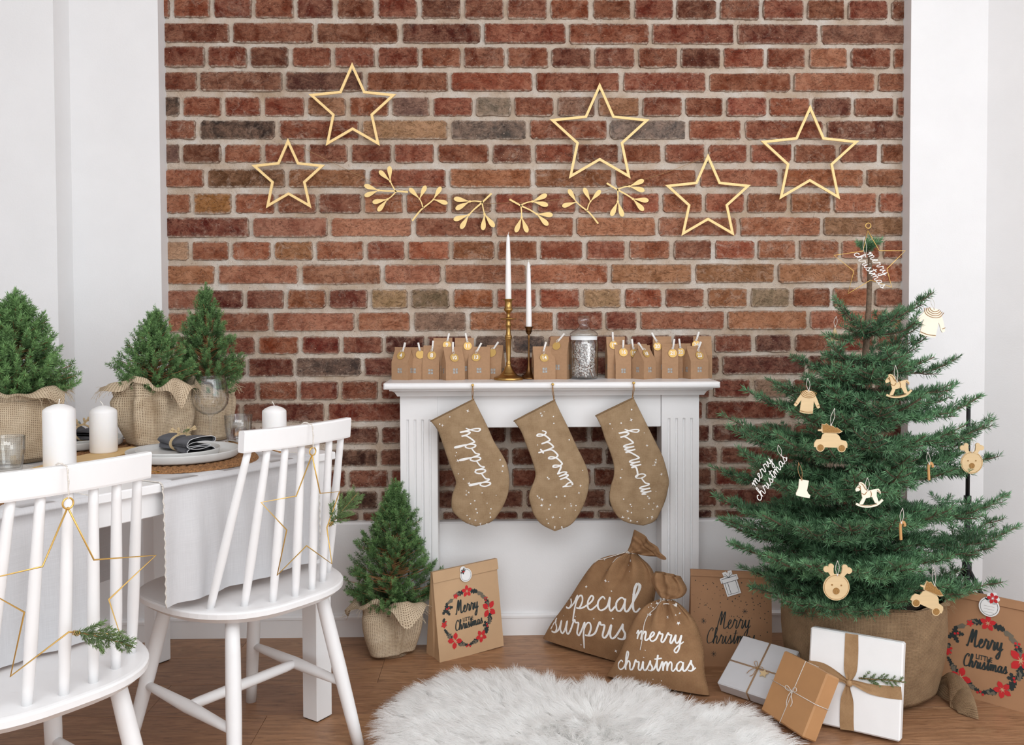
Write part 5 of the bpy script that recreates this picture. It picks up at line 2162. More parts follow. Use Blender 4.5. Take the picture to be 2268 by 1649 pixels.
# ------------------------------------------------------------------ sacks of presents
class Plane:
    """a leaning plane standing on the floor: origin, direction of its base line, lean backwards in degrees"""

    def __init__(self, A, B, lean):
        self.o = Vector((A[0], A[1], 0))
        e = Vector((B[0] - A[0], B[1] - A[1], 0))
        self.len = e.length
        self.ex = e.normalized()
        n = Vector((self.ex.y, -self.ex.x, 0))      # front
        l = math.radians(lean)
        self.up = Vector((0, 0, 1)) * math.cos(l) - n * math.sin(l)
        self.n = self.ex.cross(self.up)
        if self.n.dot(n) < 0:
            self.n = -self.n

    def px(self, x, y):
        d = ray(x, y)
        c = Vector((0, 0, CAM_H))
        t = (self.o - c).dot(self.n) / d.dot(self.n)
        q = c + d * t - self.o
        return (q.dot(self.ex), q.dot(self.up))

    def pt(self, u, v, d=0.0):
        """d: distance in front of the plane"""
        return self.o + self.ex * u + self.up * v + self.n * d


def pillow(pl, Lp, Rp, th, back, folds=0.0, nfold=7, seed=1, n=30, sub=5, close=True, ruffle=0.0):
    """a filled bag through pairs of outline points; th(q) front bulge, back(q) rear bulge"""
    rs = random.Random(seed)
    ph = [rs.uniform(0, 6) for _ in range(4)]
    L, R = smooth_pts(Lp, sub), smooth_pts(Rp, sub)
    N = len(L)
    rows, uvs, gu, gv, gd = [], [], [], [], []
    for i in range(N):
        q = i / (N - 1)
        row, uv = [], []
        for k in range(n):
            an = 2 * PI * k / n
            c_, s_ = math.cos(an), math.sin(an)
            m = (1 - c_) / 2
            u, v = lerp(L[i][0], R[i][0], m), lerp(L[i][1], R[i][1], m)
            w = abs(R[i][0] - L[i][0])
            fa = folds * max(0, q - .45) / .55
            wv = math.sin(nfold * PI * m + ph[0]) * fa * w + .4 * fa * w * math.sin(nfold * 1.7 * PI * m + ph[1])
            d = (th(q) * abs(s_) ** .75 if s_ > 0 else -back(q) * abs(s_) ** .8)
            d += wv * abs(s_) * (1 if s_ > 0 else -1) + .0025 * math.sin(3.1 * q * 6 + 4 * m + ph[2]) * abs(s_) * (1 if s_ > 0 else -1)
            if ruffle:
                d += ruffle * (.35 + .65 * q) * math.sin(5.3 * PI * m + ph[0] + 1.6 * q) * (1 if s_ > 0 else -1) * abs(s_) ** .5
            p = pl.pt(u, v, d)
            if p.z < .003:
                p.z = .003
            row.append(tuple(p)); uv.append((u, v))
            if s_ >= -1e-6:
                gu.append(u); gv.append(v); gd.append((p - pl.o).dot(pl.n))
        rows.append(row); uvs.append(uv)
    b = MB()
    b.grid(rows, closed_u=True, uv=uvs)
    if close:
        b.add(rows[0], [tuple(range(n - 1, -1, -1))], 0, smooth=False)
    return b, nearest_depth(gu, gv, gd), rows


def z6(x, y):
    return (1160 + x / 3.372, 1160 + y / 3.372)


def write_line(mb, text, A, B, fn, w, slant=.12, thin=.7, mi=0, xs=1.0):
    """lettering whose baseline runs from A to B"""
    dx, dy = B[0] - A[0], B[1] - A[1]
    length = math.hypot(dx, dy)
    _, unit = cursive(text, 1.0, slant, 0, xs)
    s = length / unit
    write(mb, text, s, A, math.atan2(dy, dx), w, fn, slant, mi, centre=False, thin=thin, xs=xs)


def sack(label, A, B, lean, left, right, tuftL, tuftR, lines, th0, seed, starn, cordends):
    pl = Plane(A, B, lean)
    t = thing('jute_sack', label, 'sack', tuple((pl.pt(pl.len / 2, 0))), 0, 'jute sacks of presents on the floor')
    L = [pl.px(*z6(*p)) for p in left]
    R = [pl.px(*z6(*p)) for p in right]
    th = lambda q: th0 * (interp(q, [0, .12, .4, .75, 1], [.62, .95, 1.0, .62, .26]))
    bk = lambda q: th0 * .8 * (interp(q, [0, .15, .4, .75, 1], [.6, .9, .9, .55, .24]))
    b, fd, rows = pillow(pl, L, R, th, bk, .26, 6, seed, 60)
    body = part('body', b, 'sack', t)
    L2 = [pl.px(*z6(*p)) for p in tuftL]
    R2 = [pl.px(*z6(*p)) for p in tuftR]
    b, _, rows2 = pillow(pl, L2, R2, lambda q: .020 + .020 * q, lambda q: .018 + .022 * q, .0, 5, seed + 3, 60, close=False, ruffle=.011)
    part('gathered_top', b, 'sack', t)
    fn = lambda u, v: tuple(pl.pt(u, v, fd(u, v) + .0012))
    lt = MB()
    boxes = []
    for text, a, b_, w in lines:
        ua, ub = pl.px(*z6(*a)), pl.px(*z6(*b_))
        write_line(lt, text, ua, ub, fn, w, xs=1.5)
        boxes.append((ua, ub))
    part('lettering', lt, 'paintwhite', t)
    sp = MB()
    rs = random.Random(seed)
    LL, RR = smooth_pts(L, 5), smooth_pts(R, 5)
    cnt = tries = 0
    while cnt < starn and tries < 600:
        tries += 1
        i = rs.randrange(2, int(len(LL) * .86)); m = rs.uniform(.1, .9)
        u, v = lerp(LL[i][0], RR[i][0], m), lerp(LL[i][1], RR[i][1], m)
        ok = True
        for ua, ub in boxes:
            y0 = lerp(ua[1], ub[1], (u - ua[0]) / (ub[0] - ua[0]))
            if -.022 < v - y0 < .05:
                ok = False
        if not ok:
            continue
        star4(sp, (u, v), rs.choice([.0022, .003, .006]), fn, ang=rs.uniform(0, 1.5), n=rs.choice([4, 5]), k=.4)
        cnt += 1
    tag(part('star_print', sp, 'paintwhite', t), kind='stuff')
    # tie: cord wound round the neck with loose ends
    c = MB()
    ring = [Vector(p) for p in rows[-1]]
    ctr = sum(ring, Vector()) / len(ring)
    for k in range(2):
        c.tube([tuple(ctr + (p - ctr) * 1.12 + Vector((0, 0, .004 * k - .002))) for p in ring], .0016, 6, closed=True)
    for pts in cordends:
        q = []
        for p in pts:
            uv = pl.px(*z6(*p))
            q.append(tuple(pl.pt(uv[0], uv[1], fd(*uv) + .004)))
        c.tube([tuple(v) for v in smooth_pts(q, 6)], .0014, 6)
    part('cord', c, 'string', t)
    return t


sA, sB = atZ(1206, 1416, 0), atZ(1400, 1470, 0)
sack('large jute sack lettered special surprise, leaning against the fireplace surround', (sA.x, sA.y - .02), (sB.x, sB.y + .01), 14,
     [(150, 850), (215, 740), (292, 640), (370, 530), (438, 420), (498, 335), (560, 272), (640, 238), (725, 222), (772, 208)],
     [(800, 1045), (868, 930), (905, 820), (935, 700), (968, 570), (982, 470), (968, 370), (930, 305), (872, 250), (845, 218)],
     [(778, 205), (800, 150), (815, 92), (828, 42)], [(846, 222), (925, 240), (1005, 245), (1050, 268)],
     [('special', (345, 622), (905, 655), .0068), ('surprise', (232, 800), (905, 865), .0068)], .062, 31, 16,
     [[(800, 215), (760, 235), (715, 255), (695, 290)], [(780, 210), (640, 260), (600, 268), (565, 290)]])
sA, sB = atZ(1346, 1500, 0), atZ(1570, 1541, 0)
sack('smaller jute sack lettered merry christmas, in front of the large sack', (sA.x, sA.y), (sB.x, sB.y), 13,
     [(620, 1125), (690, 1020), (740, 920), (780, 820), (820, 730), (865, 655), (920, 600), (980, 572), (1030, 556)],
     [(1390, 1275), (1352, 1120), (1345, 1000), (1335, 900), (1310, 800), (1270, 712), (1212, 645), (1160, 595), (1104, 562)],
     [(1030, 556), (985, 490), (952, 410), (985, 352)], [(1108, 562), (1180, 545), (1214, 485), (1165, 395)],
     [('merry', (868, 845), (1222, 885), .0054), ('christmas', (722, 1072), (1305, 1082), .0054)], .058, 32, 16,
     [[(1040, 560), (1005, 620), (955, 670), (930, 740), (925, 830), (910, 925)], [(1060, 565), (1020, 590), (1100, 590), (1155, 615)]])


# ------------------------------------------------------------------ paper bags
def petal_flower(mb, c, r, fn, mi, ang=0.0, n=5, core=None):
    for k in range(n):
        a = ang + 2 * PI * k / n
        pts = [(0, 0), (.45, .30), (.75, .26), (1.0, 0), (.75, -.26), (.45, -.30)]
        mb.poly([(c[0] + r * (x * math.cos(a) - y * math.sin(a)), c[1] + r * (x * math.sin(a) + y * math.cos(a))) for x, y in pts], fn, mi)
    if core is not None:
        f2 = lambda u, v: fn(u, v, .0003)
        star4(mb, c, r * .36, f2, core, ang + .3, 6, .3)


def holly(mb, c, r, ang, fn, mi):
    pts = [(0, .06), (.22, .30), (.30, .14), (.52, .34), (.60, .15), (.82, .22), (1.0, 0), (.82, -.22), (.60, -.15), (.52, -.34), (.30, -.14), (.22, -.30), (0, -.06)]
    mb.poly([(c[0] + r * (x * math.cos(ang) - y * math.sin(ang)), c[1] + r * (x * math.sin(ang) + y * math.cos(ang))) for x, y in pts], fn, mi)


def frond(mb, c, r, ang, fn, mi, n=7):
    ca, sa = math.cos(ang), math.sin(ang)
    R = lambda x, y: (c[0] + r * (x * ca - y * sa), c[1] + r * (x * sa + y * ca))
    mb.ribbon([R(0, 0), R(.5, .04), R(1, 0)], r * .07, fn, mi)
    for k in range(n):
        x = .15 + .8 * k / n
        for s in (-1, 1):
            l = .30 * (1 - .6 * k / n)
            mb.ribbon([R(x, 0), R(x + l * .8, s * l * .75)], r * .11, fn, mi)


def wreath(mb, c, R, fn):
    """printed ring of red flowers, dark leaves, grey fronds and berries (0 red, 1 dark, 2 grey, 3 pale)"""
    at = lambda deg, k=1.0: (c[0] + R * k * math.cos(math.radians(deg)), c[1] + R * k * math.sin(math.radians(deg)))
    rad = math.radians
    for deg, rr in ((88, .24), (8, .34), (232, .30), (304, .24)):
        for s in (-1, 1):
            holly(mb, at(deg + s * 9), R * .34, rad(deg + s * 92 + (10 if s > 0 else -10)), fn, 1)
    for deg, s in ((150, 1), (330, -1), (155, -1), (335, 1)):
        holly(mb, at(deg), R * .30, rad(deg + s * 75), fn, 1)
        holly(mb, at(deg), R * .26, rad(deg + 180 + s * 30), fn, 1)
    for deg in (125, 105, 62, 48, 205, 192, 262, 275, 318, 352, 28):
        frond(mb, at(deg, .98), R * .32, rad(deg + (80 if deg % 2 else -80)), fn, 2)
    for deg, s in ((60, 1), (118, -1), (172, 1), (206, -1), (258, 1), (280, -1), (350, 1), (32, -1)):
        holly(mb, at(deg, 1.02), R * .22, rad(deg + s * 80), fn, 1)
    for deg in (56, 46):
        f = at(deg)
        mb.poly([(f[0] + R * .06 * math.cos(a), f[1] + R * .085 * math.sin(a)) for a in [2 * PI * i / 10 for i in range(10)]], fn, 2)
    f0 = lambda u, v: fn(u, v, .0002)
    fb = lambda u, v, e=0.0: fn(u, v, .0002 + e)
    petal_flower(mb, at(88), R * .24, fb, 0, rad(90), 5, 3)
    petal_flower(mb, at(8), R * .36, fb, 0, rad(50), 4, 3)
    petal_flower(mb, at(232), R * .32, fb, 0, rad(80), 4, 3)
    petal_flower(mb, at(304), R * .26, fb, 0, rad(120), 5, 3)
    petal_flower(mb, at(118), R * .11, fb, 0, 0, 5)
    petal_flower(mb, at(186, 1.05), R * .13, fb, 0, rad(200), 5)
    for deg, k in ((152, 1.0), (148, .94), (330, 1.0), (334, .94), (36, 1.02), (33, 1.1), (30, 1.0), (264, 1.1), (268, 1.05), (272, 1.12), (180, .95)):
        dot(mb, at(deg, k), R * .038, f0, 0)


def bag_box(t, pl, BL, BR, TR, TL, depth, m, flap, crease=True):
    """paper carrier folded over at the top; corners in plane coordinates"""
    b = MB()
    P = pl.pt
    back = -depth
    td = -.012
    fr = [P(*BL, 0), P(*BR, 0), P(*TR, 0), P(*TL, 0)]
    bk = [P(*BL, back), P(*BR, back), P(*TR, td), P(*TL, td)]
    for q in bk[:2]:
        q.z = max(q.z, .001)
    # front with slight crumple
    nu, nv = 12, 14
    rs = random.Random(int(abs(BL[0]) * 1e4) + 5)
    ph = [rs.uniform(0, 6) for _ in range(4)]

    def bul(s, r):
        return (.0035 * math.sin(PI * s) * math.sin(PI * r) + .0012 * math.sin(7 * s + ph[0]) * math.sin(5 * r + ph[1]) * math.sin(PI * s) * math.sin(PI * r))
    rows = []
    for j in range(nv + 1):
        r = j / nv
        row = []
        for i in range(nu + 1):
            s = i / nu
            u = lerp(lerp(BL[0], BR[0], s), lerp(TL[0], TR[0], s), r)
            v = lerp(lerp(BL[1], BR[1], s), lerp(TL[1], TR[1], s), r)
            row.append(P(u, v, bul(s, r)))
        rows.append(row)
    b.grid(rows)
    for a, c in ((0, 3), (1, 2)):
        mid0 = (fr[a] + bk[a]) / 2
        mid1 = (fr[c] + bk[c]) / 2
        inw = (pl.ex if a == 0 else -pl.ex)
        m0 = mid0 + inw * .004
        m1 = mid1 + inw * .018
        b.add([fr[a], m0, m1, fr[c]], [(0, 1, 2, 3) if a == 0 else (3, 2, 1, 0)], smooth=False)
        b.add([m0, bk[a], bk[c], m1], [(0, 1, 2, 3) if a == 0 else (3, 2, 1, 0)], smooth=False)
    b.add(bk, [(3, 2, 1, 0)], smooth=False)
    b.add([fr[0], fr[1], bk[1], bk[0]], [(3, 2, 1, 0)], smooth=False)
    b.add([fr[3], fr[2], bk[2], bk[3]], [(0, 1, 2, 3)], smooth=False)
    part('body', b, m, t)
    f = MB()
    h = flap
    c = lambda u, v, d: P(u, v, d)
    TLx, TRx = (TL[0] - .0015, TL[1] + .004), (TR[0] + .0015, TR[1] + .004)
    lo = lambda p: (p[0] + (BL[0] - TL[0]) * h / max(.01, TL[1] - BL[1]), p[1] - h)
    LO, RO = lo(TLx), lo(TRx)
    vs = [c(*LO, .0045), c(*RO, .006), c(*TRx, .004), c(*TLx, .004), c(*LO, .0022), c(*RO, .003), c(*TRx, -.012), c(*TLx, -.012)]
    f.add(vs, [(0, 1, 2, 3), (3, 2, 6, 7), (0, 4, 5, 1), (0, 3, 7, 4), (1, 5, 6, 2)], smooth=False)
    part('folded_flap', f, m, t)
    return lambda u, v, e=0.0: tuple(P(u, v, .0010 + e + bul(min(1, max(0, (u - BL[0]) / (BR[0] - BL[0]))), min(1, max(0, (v - BL[1]) / (TL[1] - BL[1]))))))


def wreath_bag(label, pl, BL, BR, TR, TL, depth, m, flap, wc, R, ang, sticker):
    t = thing('paper_gift_bag', label, 'paper bag', tuple(pl.pt((BL[0] + BR[0]) / 2, 0)), 0, 'brown paper gift bags')
    fn = bag_box(t, pl, BL, BR, TR, TL, depth, m, flap)
    wr = MB()
    ca, sa = math.cos(ang), math.sin(ang)
    rf = lambda u, v, e=0.0: fn(wc[0] + (u * ca - v * sa), wc[1] + (u * sa + v * ca), e)
    wreath(wr, (0, 0), R, rf)
    part('wreath_print', wr, ['inkred', 'ink', 'inkgrey', 'kraftbag'], t)
    tx = MB()
    f2 = lambda u, v: rf(u, v, .0003)
    write_line(tx, 'Merry', (-R * .50, R * .20), (R * .50, R * .28), f2, R * .058, .15, .35)
    write_line(tx, 'Christmas', (-R * .58, -R * .42), (R * .66, -R * .34), f2, R * .052, .15, .35, xs=1.0)
    vs, fs = block_text('LITTLE', R * .20)
    tx.add([f2(x * .8, y - R * .06) for x, y in vs], fs, smooth=False)
    part('lettering', tx, 'ink', t)
    # gift sticker
    sc, sr, kind = sticker
    sm = MB()
    sf = lambda u, v, d=0.0: tuple(pl.pt(sc[0] + u, sc[1] + v, .0075 - d))
    sm.prism(circ((0, 0), sr, 30), -.0004, .0004, sf)
    if kind == 'holly':
        sm.prism(circ((-sr * .45, sr * .85), sr * .5, 18), -.0004, .0004, sf)
    else:
        for k in range(5):
            sm.prism(circ((sr * .3 + sr * .42 * math.cos(k * 1.257), sr * .92 + sr * .42 * math.sin(k * 1.257)), sr * .24, 12), -.0004, .0004, sf)
    st = part('sticker', sm, 'paper', t)
    pr = MB()
    s2 = lambda u, v, e=0.0: tuple(pl.pt(sc[0] + u, sc[1] + v, .0083 + e))
    o, i_ = circ((0, 0), sr * .86, 30), circ((0, 0), sr * .82, 30)
    for k in range(30):
        j = (k + 1) % 30
        pr.add([s2(*o[k]), s2(*o[j]), s2(*i_[j]), s2(*i_[k])], [(0, 1, 2, 3)], 1, smooth=False)
    if kind == 'holly':
        for a in (0.4, 2.2, 3.6, 5.0):
            holly(pr, (-sr * .5, sr * .55), sr * .42, a, s2, 1)
        for k in range(3):
            dot(pr, (-sr * .5 + sr * .1 * k, sr * .52 + sr * .08 * (k % 2)), sr * .09, lambda u, v: s2(u, v, .0003), 0)
        frond(pr, (-sr * .5, sr * .7), sr * .55, 1.0, s2, 2, 5)
    else:
        holly(pr, (-sr * .1, sr * .72), sr * .4, 2.9, s2, 1)
        petal_flower(pr, (sr * .3, sr * .92), sr * .6, lambda u, v, e=0.0: s2(u, v, e + .0003), 0, .6, 5, 3)
        for k in range(3):
            pr.ribbon([s for s in [(-sr * .5, sr * (.05 - .3 * k)), (sr * .5, sr * (.05 - .3 * k))]], sr * .02, s2, 2)
    part('sticker_print', pr, ['inkred', 'ink', 'inkgrey', 'paper'], st)
    return t


def bags():
    # left, facing the room at an angle
    A, B = atZ(968, 1468, 0), atZ(1116, 1432, 0)
    pl = Plane(A, B, 7)
    q = lambda x, y: pl.px(760 + x / 3.585, 1040 + y / 3.585)
    wreath_bag('pale brown paper bag with a round holly sticker, standing left of the sacks', pl, q(768, 1537), q(1276, 1396), q(1216, 712), q(708, 822), .098, 'kraftbag', .036,
               q(985, 1168), .086, .0, (q(966, 832), .0225, 'holly'))
    # dotted bag behind the gifts
    A, B = atZ(1529, 1479, 0), atZ(1711, 1484, 0)
    pl = Plane((A.x, A.y + .02), (B.x, B.y + .02), 8)
    t = thing('paper_gift_bag', 'dark dotted paper bag with a gift shaped sticker, right of the fireplace surround', 'paper bag', tuple(pl.pt(.12, 0)), 0, 'brown paper gift bags')
    q = lambda x, y: pl.px(*z6(x, y))
    BL, BR, TR, TL = q(1244, 1072), q(1856, 1097), q(1850, 372), q(1249, 346)
    BL, BR = (BL[0], 0.0), (BR[0], 0.0)
    fn = bag_box(t, pl, BL, BR, TR, TL, .085, 'kraftdark', .020)
    rs = random.Random(6)
    d = MB()
    for k in range(150):
        u, v = rs.uniform(BL[0] + .008, BR[0] - .008), rs.uniform(.06, TL[1] - .03)
        if .055 < v < .155 and abs(u - (BL[0] + BR[0]) / 2) < .09:
            continue
        dot(d, (u, v), rs.uniform(.0008, .0021), fn, 0, 6)
    for p in ((1650, 650), (1343, 722), (1418, 968)):
        c = q(*p)
        for k in range(4):
            a = PI * k / 4
            d.ribbon([(c[0] - .009 * math.cos(a), c[1] - .009 * math.sin(a)), (c[0] + .009 * math.cos(a), c[1] + .009 * math.sin(a))], .0011, fn)
    tag(part('dot_print', d, 'ink', t), kind='stuff')
    tx = MB()
    f2 = lambda u, v: fn(u, v, .0004)
    write_line(tx, 'Merry', q(1438, 780), q(1690, 775), f2, .0036, .2, .25)
    write_line(tx, 'Christmas', q(1358, 888), q(1730, 892), f2, .0034, .2, .25)
    part('lettering', tx, 'ink', t)
    sm = MB()
    c = q(1545, 450)
    a = .30
    ca, sa = math.cos(a), math.sin(a)
    S = .029
    sf = lambda u, v, dd=0.0: tuple(pl.pt(c[0] + S * (u * ca - v * sa), c[1] + S * (u * sa + v * ca), .008 - dd))
    sm.prism([(-.8, -1.15), (.8, -1.15), (.8, .35), (1.0, .4), (1.0, .95), (.5, 1.0), (.55, 1.5), (.1, 1.55), (0, 1.3), (-.1, 1.55), (-.55, 1.5), (-.5, 1.0), (-1.0, .95), (-1.0, .4), (-.8, .35)], -.0004, .0004, sf)
    st = part('sticker', sm, 'paper', t)
    pr = MB()
    s2 = lambda u, v: tuple(pl.pt(c[0] + S * (u * ca - v * sa), c[1] + S * (u * sa + v * ca), .0085))
    for pts in ([(-.62, .3), (-.62, -.98), (.62, -.98), (.62, .3)], [(-.85, .34), (.85, .34), (.85, .82), (-.85, .82), (-.85, .34)], [(-.3, .3), (-.3, -.98)], [(0, .82), (-.3, 1.3), (-.5, 1.1), (0, .82), (.3, 1.3), (.5, 1.1), (0, .82)]):
        pr.ribbon(pts, .055, s2)
    part('sticker_print', pr, 'ink', st)
    # right bag against the side wall
    A, B = atZ(2119, 1536, 0), atZ(2268, 1578, 0)
    e = (B - A).normalized()
    A2 = A - e * .05
    B2 = A + e * .25
    pl = Plane(A2, B2, 12)
    q = lambda x, y: pl.px(1560 + x / 3.203, 1240 + y / 3.203)
    TL, TR0 = q(1700, 192), q(2268, 288)
    w = pl.len
    TR = (w + TL[0], TL[1])
    wreath_bag('dark brown paper bag with a red flower sticker by the right wall', pl, (0, 0), (w, 0), TR, TL, .075, 'kraftdark', .024,
               q(1988, 682), .097, .0, (q(2026, 330), .0285, 'flower'))


bags()


# ------------------------------------------------------------------ gifts
class Box:
    """a parcel: corner O, edges a (width), b (height along the face), c (depth away from the viewer)"""

    def __init__(self, O, a, b, c):
        self.O, self.a, self.b, self.c = Vector(O), Vector(a), Vector(b), Vector(c)
        self.na, self.nb, self.nc = self.a.normalized(), self.b.normalized(), self.c.normalized()

    def pt(self, u, v, w):
        return self.O + self.na * u + self.nb * v + self.nc * w

    def mesh(self, bev=.003):
        A, B, C = self.a.length, self.b.length, self.c.length
        tmp = MB()
        tmp.box((A / 2, B / 2, C / 2), (A, B, C), bev=bev)
        b = MB()
        det = self.na.cross(self.nb).dot(self.nc)
        b.add([tuple(self.pt(*p)) for p in tmp.v], [tuple(reversed(f)) if det < 0 else f for f in tmp.f], smooth=False)
        return b


def bow(mb, bx, c, w, s, r, ang=0.0):
    """knot with two loops and two loose ends on the face w of a parcel"""
    ca, sa = math.cos(ang), math.sin(ang)
    T = lambda p: tuple(bx.pt(c[0] + s * (p[0] * ca - p[1] * sa), c[1] + s * (p[0] * sa + p[1] * ca), w + (p[2] if len(p) > 2 else -.003)))
    for sg in (-1, 1):
        mb.tube([T(p) for p in smooth_pts([(0, 0, -.004), (sg * .5, .45, -.009), (sg * 1.0, .55, -.010), (sg * 1.1, .15, -.008), (sg * .5, -.05, -.006), (0, 0, -.004)], 6)], r, 5)
        mb.tube([T(p) for p in smooth_pts([(0, 0, -.004), (sg * .3, -.7, -.006), (sg * .55, -1.5, -.003), (sg * .4, -2.1, -.003)], 6)], r, 5)
    k = bx.pt(c[0], c[1], w - .004)
    mb.tube([T((-.12, 0, -.004)), T((.12, 0, -.004))], r * 2.2, 6)


def juniper(mb_wood, N, fn, pts, subs, nl=.0065, per=2600, sl=.026):
    main = [fn(*p) for p in pts]
    mb_wood.tube(main, .0012, 5)
    N.along(main, per, nl, (25, 55), .0, (.2, .7), .3)
    P = smooth_pts(main, 6)
    for k in range(subs):
        i = int(lerp(2, len(P) - 2, (k + .5) / subs))
        d = P[min(i + 1, len(P) - 1)] - P[i - 1]
        d = d / np.linalg.norm(d)
        s = np.cross(d, np.array([0, -1, 0]))
        s = s / (np.linalg.norm(s) + 1e-9) * (1 if k % 2 else -1)
        l = sl * (1 - .5 * k / subs)
        e = P[i] + (d * .75 + s * .6 + RNG.normal(size=3) * .12) * l
        N.along([P[i], (P[i] + e) / 2, e], per, nl, (25, 55), .0, (.3, .9), .3)


def gifts():
    # silver parcel lying tilted
    A = Vector((.678, 2.618, .004))
    e1 = Vector((.70, -.714, 0))
    e2h = Vector((.714, .70, 0))
    tau = math.radians(34)
    up = e2h * math.cos(tau) + Vector((0, 0, 1)) * math.sin(tau)
    nrm = e1.cross(up)           # out of the top face
    if nrm.z < 0:
        nrm = -nrm
    th = .040
    bx = Box(A + nrm * th, e1 * .185, up * .185, -nrm * th)
    shift = Vector((0, 0, .003 - min((A + e1 * .185).z, A.z)))
    bx.O += shift
    t = thing('gift_box', 'silver white parcel tied with twine and a wooden star, leaning on the dotted bag', 'gift', tuple(bx.pt(.09, 0, th)), 0, 'wrapped gifts in front of the fir')
    part('box', bx.mesh(.003), 'silver', t)
    tw = MB()
    for off in (0, .003):
        tw.tube([tuple(bx.pt(.098 + off, -.001, th)), tuple(bx.pt(.098 + off, -.001, -.001)), tuple(bx.pt(.092 + off, .1855, -.001)), tuple(bx.pt(.092 + off, .186, th))], .0011, 5)
        tw.tube([tuple(bx.pt(-.001, .085 + off, th)), tuple(bx.pt(-.001, .085 + off, -.001)), tuple(bx.pt(.1855, .085 + off, -.001)), tuple(bx.pt(.186, .085 + off, th))], .0011, 5)
    bow(tw, bx, (.097, .086), -.001, .017, .0010, -.5)
    part('twine', tw, 'twine', t)
    sb = MB()
    sp = star_pts(.015, .5, rot=.4)
    sb.prism(sp, -.006, -.003, lambda u, v, d: tuple(bx.pt(.122 + u, .074 + v, d)))
    part('wooden_star', sb, 'ply', t)

    # white parcel leaning on the pot
    P0, P1 = atZ(1784, 1604, 0), atZ(1993, 1653, 0)
    e1 = (P1 - P0); e1.z = 0
    w = e1.length
    e1.normalize()
    bk = Vector((-e1.y, e1.x, 0))
    lean = math.radians(13)
    up = Vector((0, 0, 1)) * math.cos(lean) + bk * math.sin(lean)
    dp = bk * math.cos(lean) - Vector((0, 0, 1)) * math.sin(lean)
    O = P0 + Vector((0, 0, .045 * math.sin(lean) + .002))
    bx = Box(O, e1 * w, up * .252, dp * .044)
    H, W = .252, w
    t = thing('gift_box', 'large white parcel with a wide burlap ribbon, leaning on the pot of the fir', 'gift', tuple(P0 + e1 * w / 2), 0, 'wrapped gifts in front of the fir')
    part('box', bx.mesh(.004), 'paper', t)

    def strip(path, widths, name):
        """ribbon laid on the face: path (u, v, lift), widths"""
        b = MB()
        P = smooth_pts(path, 6)
        Wd = [p[0] for p in smooth_pts([(x, 0) for x in widths], 6)]
        rows, uv = [], []
        s = 0
        for i, p in enumerate(P):
            d = P[min(i + 1, len(P) - 1)] - P[max(i - 1, 0)]
            d = d[:2] / (np.linalg.norm(d[:2]) + 1e-9)
            n = (-d[1], d[0])
            if i:
                s += float(np.linalg.norm(P[i] - P[i - 1]))
            row, u = [], []
            for k in range(7):
                x = (k / 6 - .5) * Wd[i]
                cr = p[2] + .004 * (1 - Wd[i] / max(Wd)) * math.cos(k * 2.1)
                row.append(tuple(bx.pt(p[0] + n[0] * x, p[1] + n[1] * x, -.0015 - cr)))
                u.append((s, x))
            rows.append(row); uv.append(u)
        b.grid(rows, uv=uv)
        return part(name, b, 'ribbon', t)
    kx, ky = W * .455, H * .485
    strip([(W * .455, H, 0), (W * .46, H * .8, 0), (W * .46, H * .62, .001), (kx, ky + .008, .004), (kx, ky, .006)], [.034, .036, .033, .014, .012], 'ribbon')
    strip([(kx, ky, .006), (kx - .003, ky - .012, .004), (W * .44, H * .3, .001), (W * .445, H * .1, 0), (W * .455, 0, 0)], [.012, .014, .033, .036, .036], 'ribbon')
    strip([(kx, ky, .007), (kx + .014, ky + .004, .005), (W * .68, H * .47, .002), (W * .86, H * .475, 0), (W, H * .49, 0)], [.012, .014, .026, .032, .033], 'ribbon')
    strip([(0, H * .57, 0), (W * .16, H * .575, 0), (W * .32, H * .53, .002), (kx - .012, ky + .006, .005), (kx, ky, .007)], [.034, .032, .024, .014, .012], 'ribbon')
    kn = MB()
    kn.lathe([(0, -.009), (.007, -.007), (.0085, 0), (.007, .007), (0, .009)], 12, (0, 0, 0))
    k2 = MB(); k2.add([tuple(bx.pt(kx + v[0], ky + v[2], -.006 + v[1] * .7)) for v in kn.v], kn.f)
    part('ribbon_knot', k2, 'ribbon', t)
    s = MB(); N = Needles()
    f = lambda u, v, d=-.008: np.array(bx.pt(u * W, v * H, d))
    juniper(s, N, f, [(.55, .56), (.70, .575), (.86, .60), (1.02, .61)], 11)
    me = N.mesh('needles', .0016, ['sprigneedle'], tuple(bx.pt(W * .55, H * .56, -.008)))
    sp = thing('juniper_sprig', 'green juniper sprig tucked behind the ribbon of the white parcel', 'sprig', tuple(bx.pt(W * .55, H * .56, -.008)))
    part('stem', s, 'twig', sp)
    o = bpy.data.objects.new('needles', me); link(o, sp); tag(o, kind='stuff')

    # brown parcel in front
    P3, P2 = atZ(1684, 1590, 0), atZ(1790, 1662, 0)
    e1 = (P2 - P3); e1.z = 0
    w = .178
    e1.normalize()
    bk = Vector((-e1.y, e1.x, 0))
    tau = math.radians(63)
    up = Vector((0, 0, 1)) * math.sin(tau) + bk * math.cos(tau)
    dp = bk * math.sin(tau) - Vector((0, 0, 1)) * math.cos(tau)
    O = P3 + Vector((0, 0, .05 * math.cos(tau) + .002))
    bx = Box(O, e1 * w, up * .178, dp * .050)
    t = thing('gift_box', 'brown paper parcel tied with thin twine, in front of the white parcel', 'gift', tuple(P3 + e1 * w / 2), 0, 'wrapped gifts in front of the fir')
    part('box', bx.mesh(.004), 'kraftwrap', t)
    tw = MB()
    tw.tube([tuple(bx.pt(.085, -.001, .05)), tuple(bx.pt(.085, -.001, -.001)), tuple(bx.pt(.092, .179, -.001)), tuple(bx.pt(.092, .179, .05))], .0010, 5)
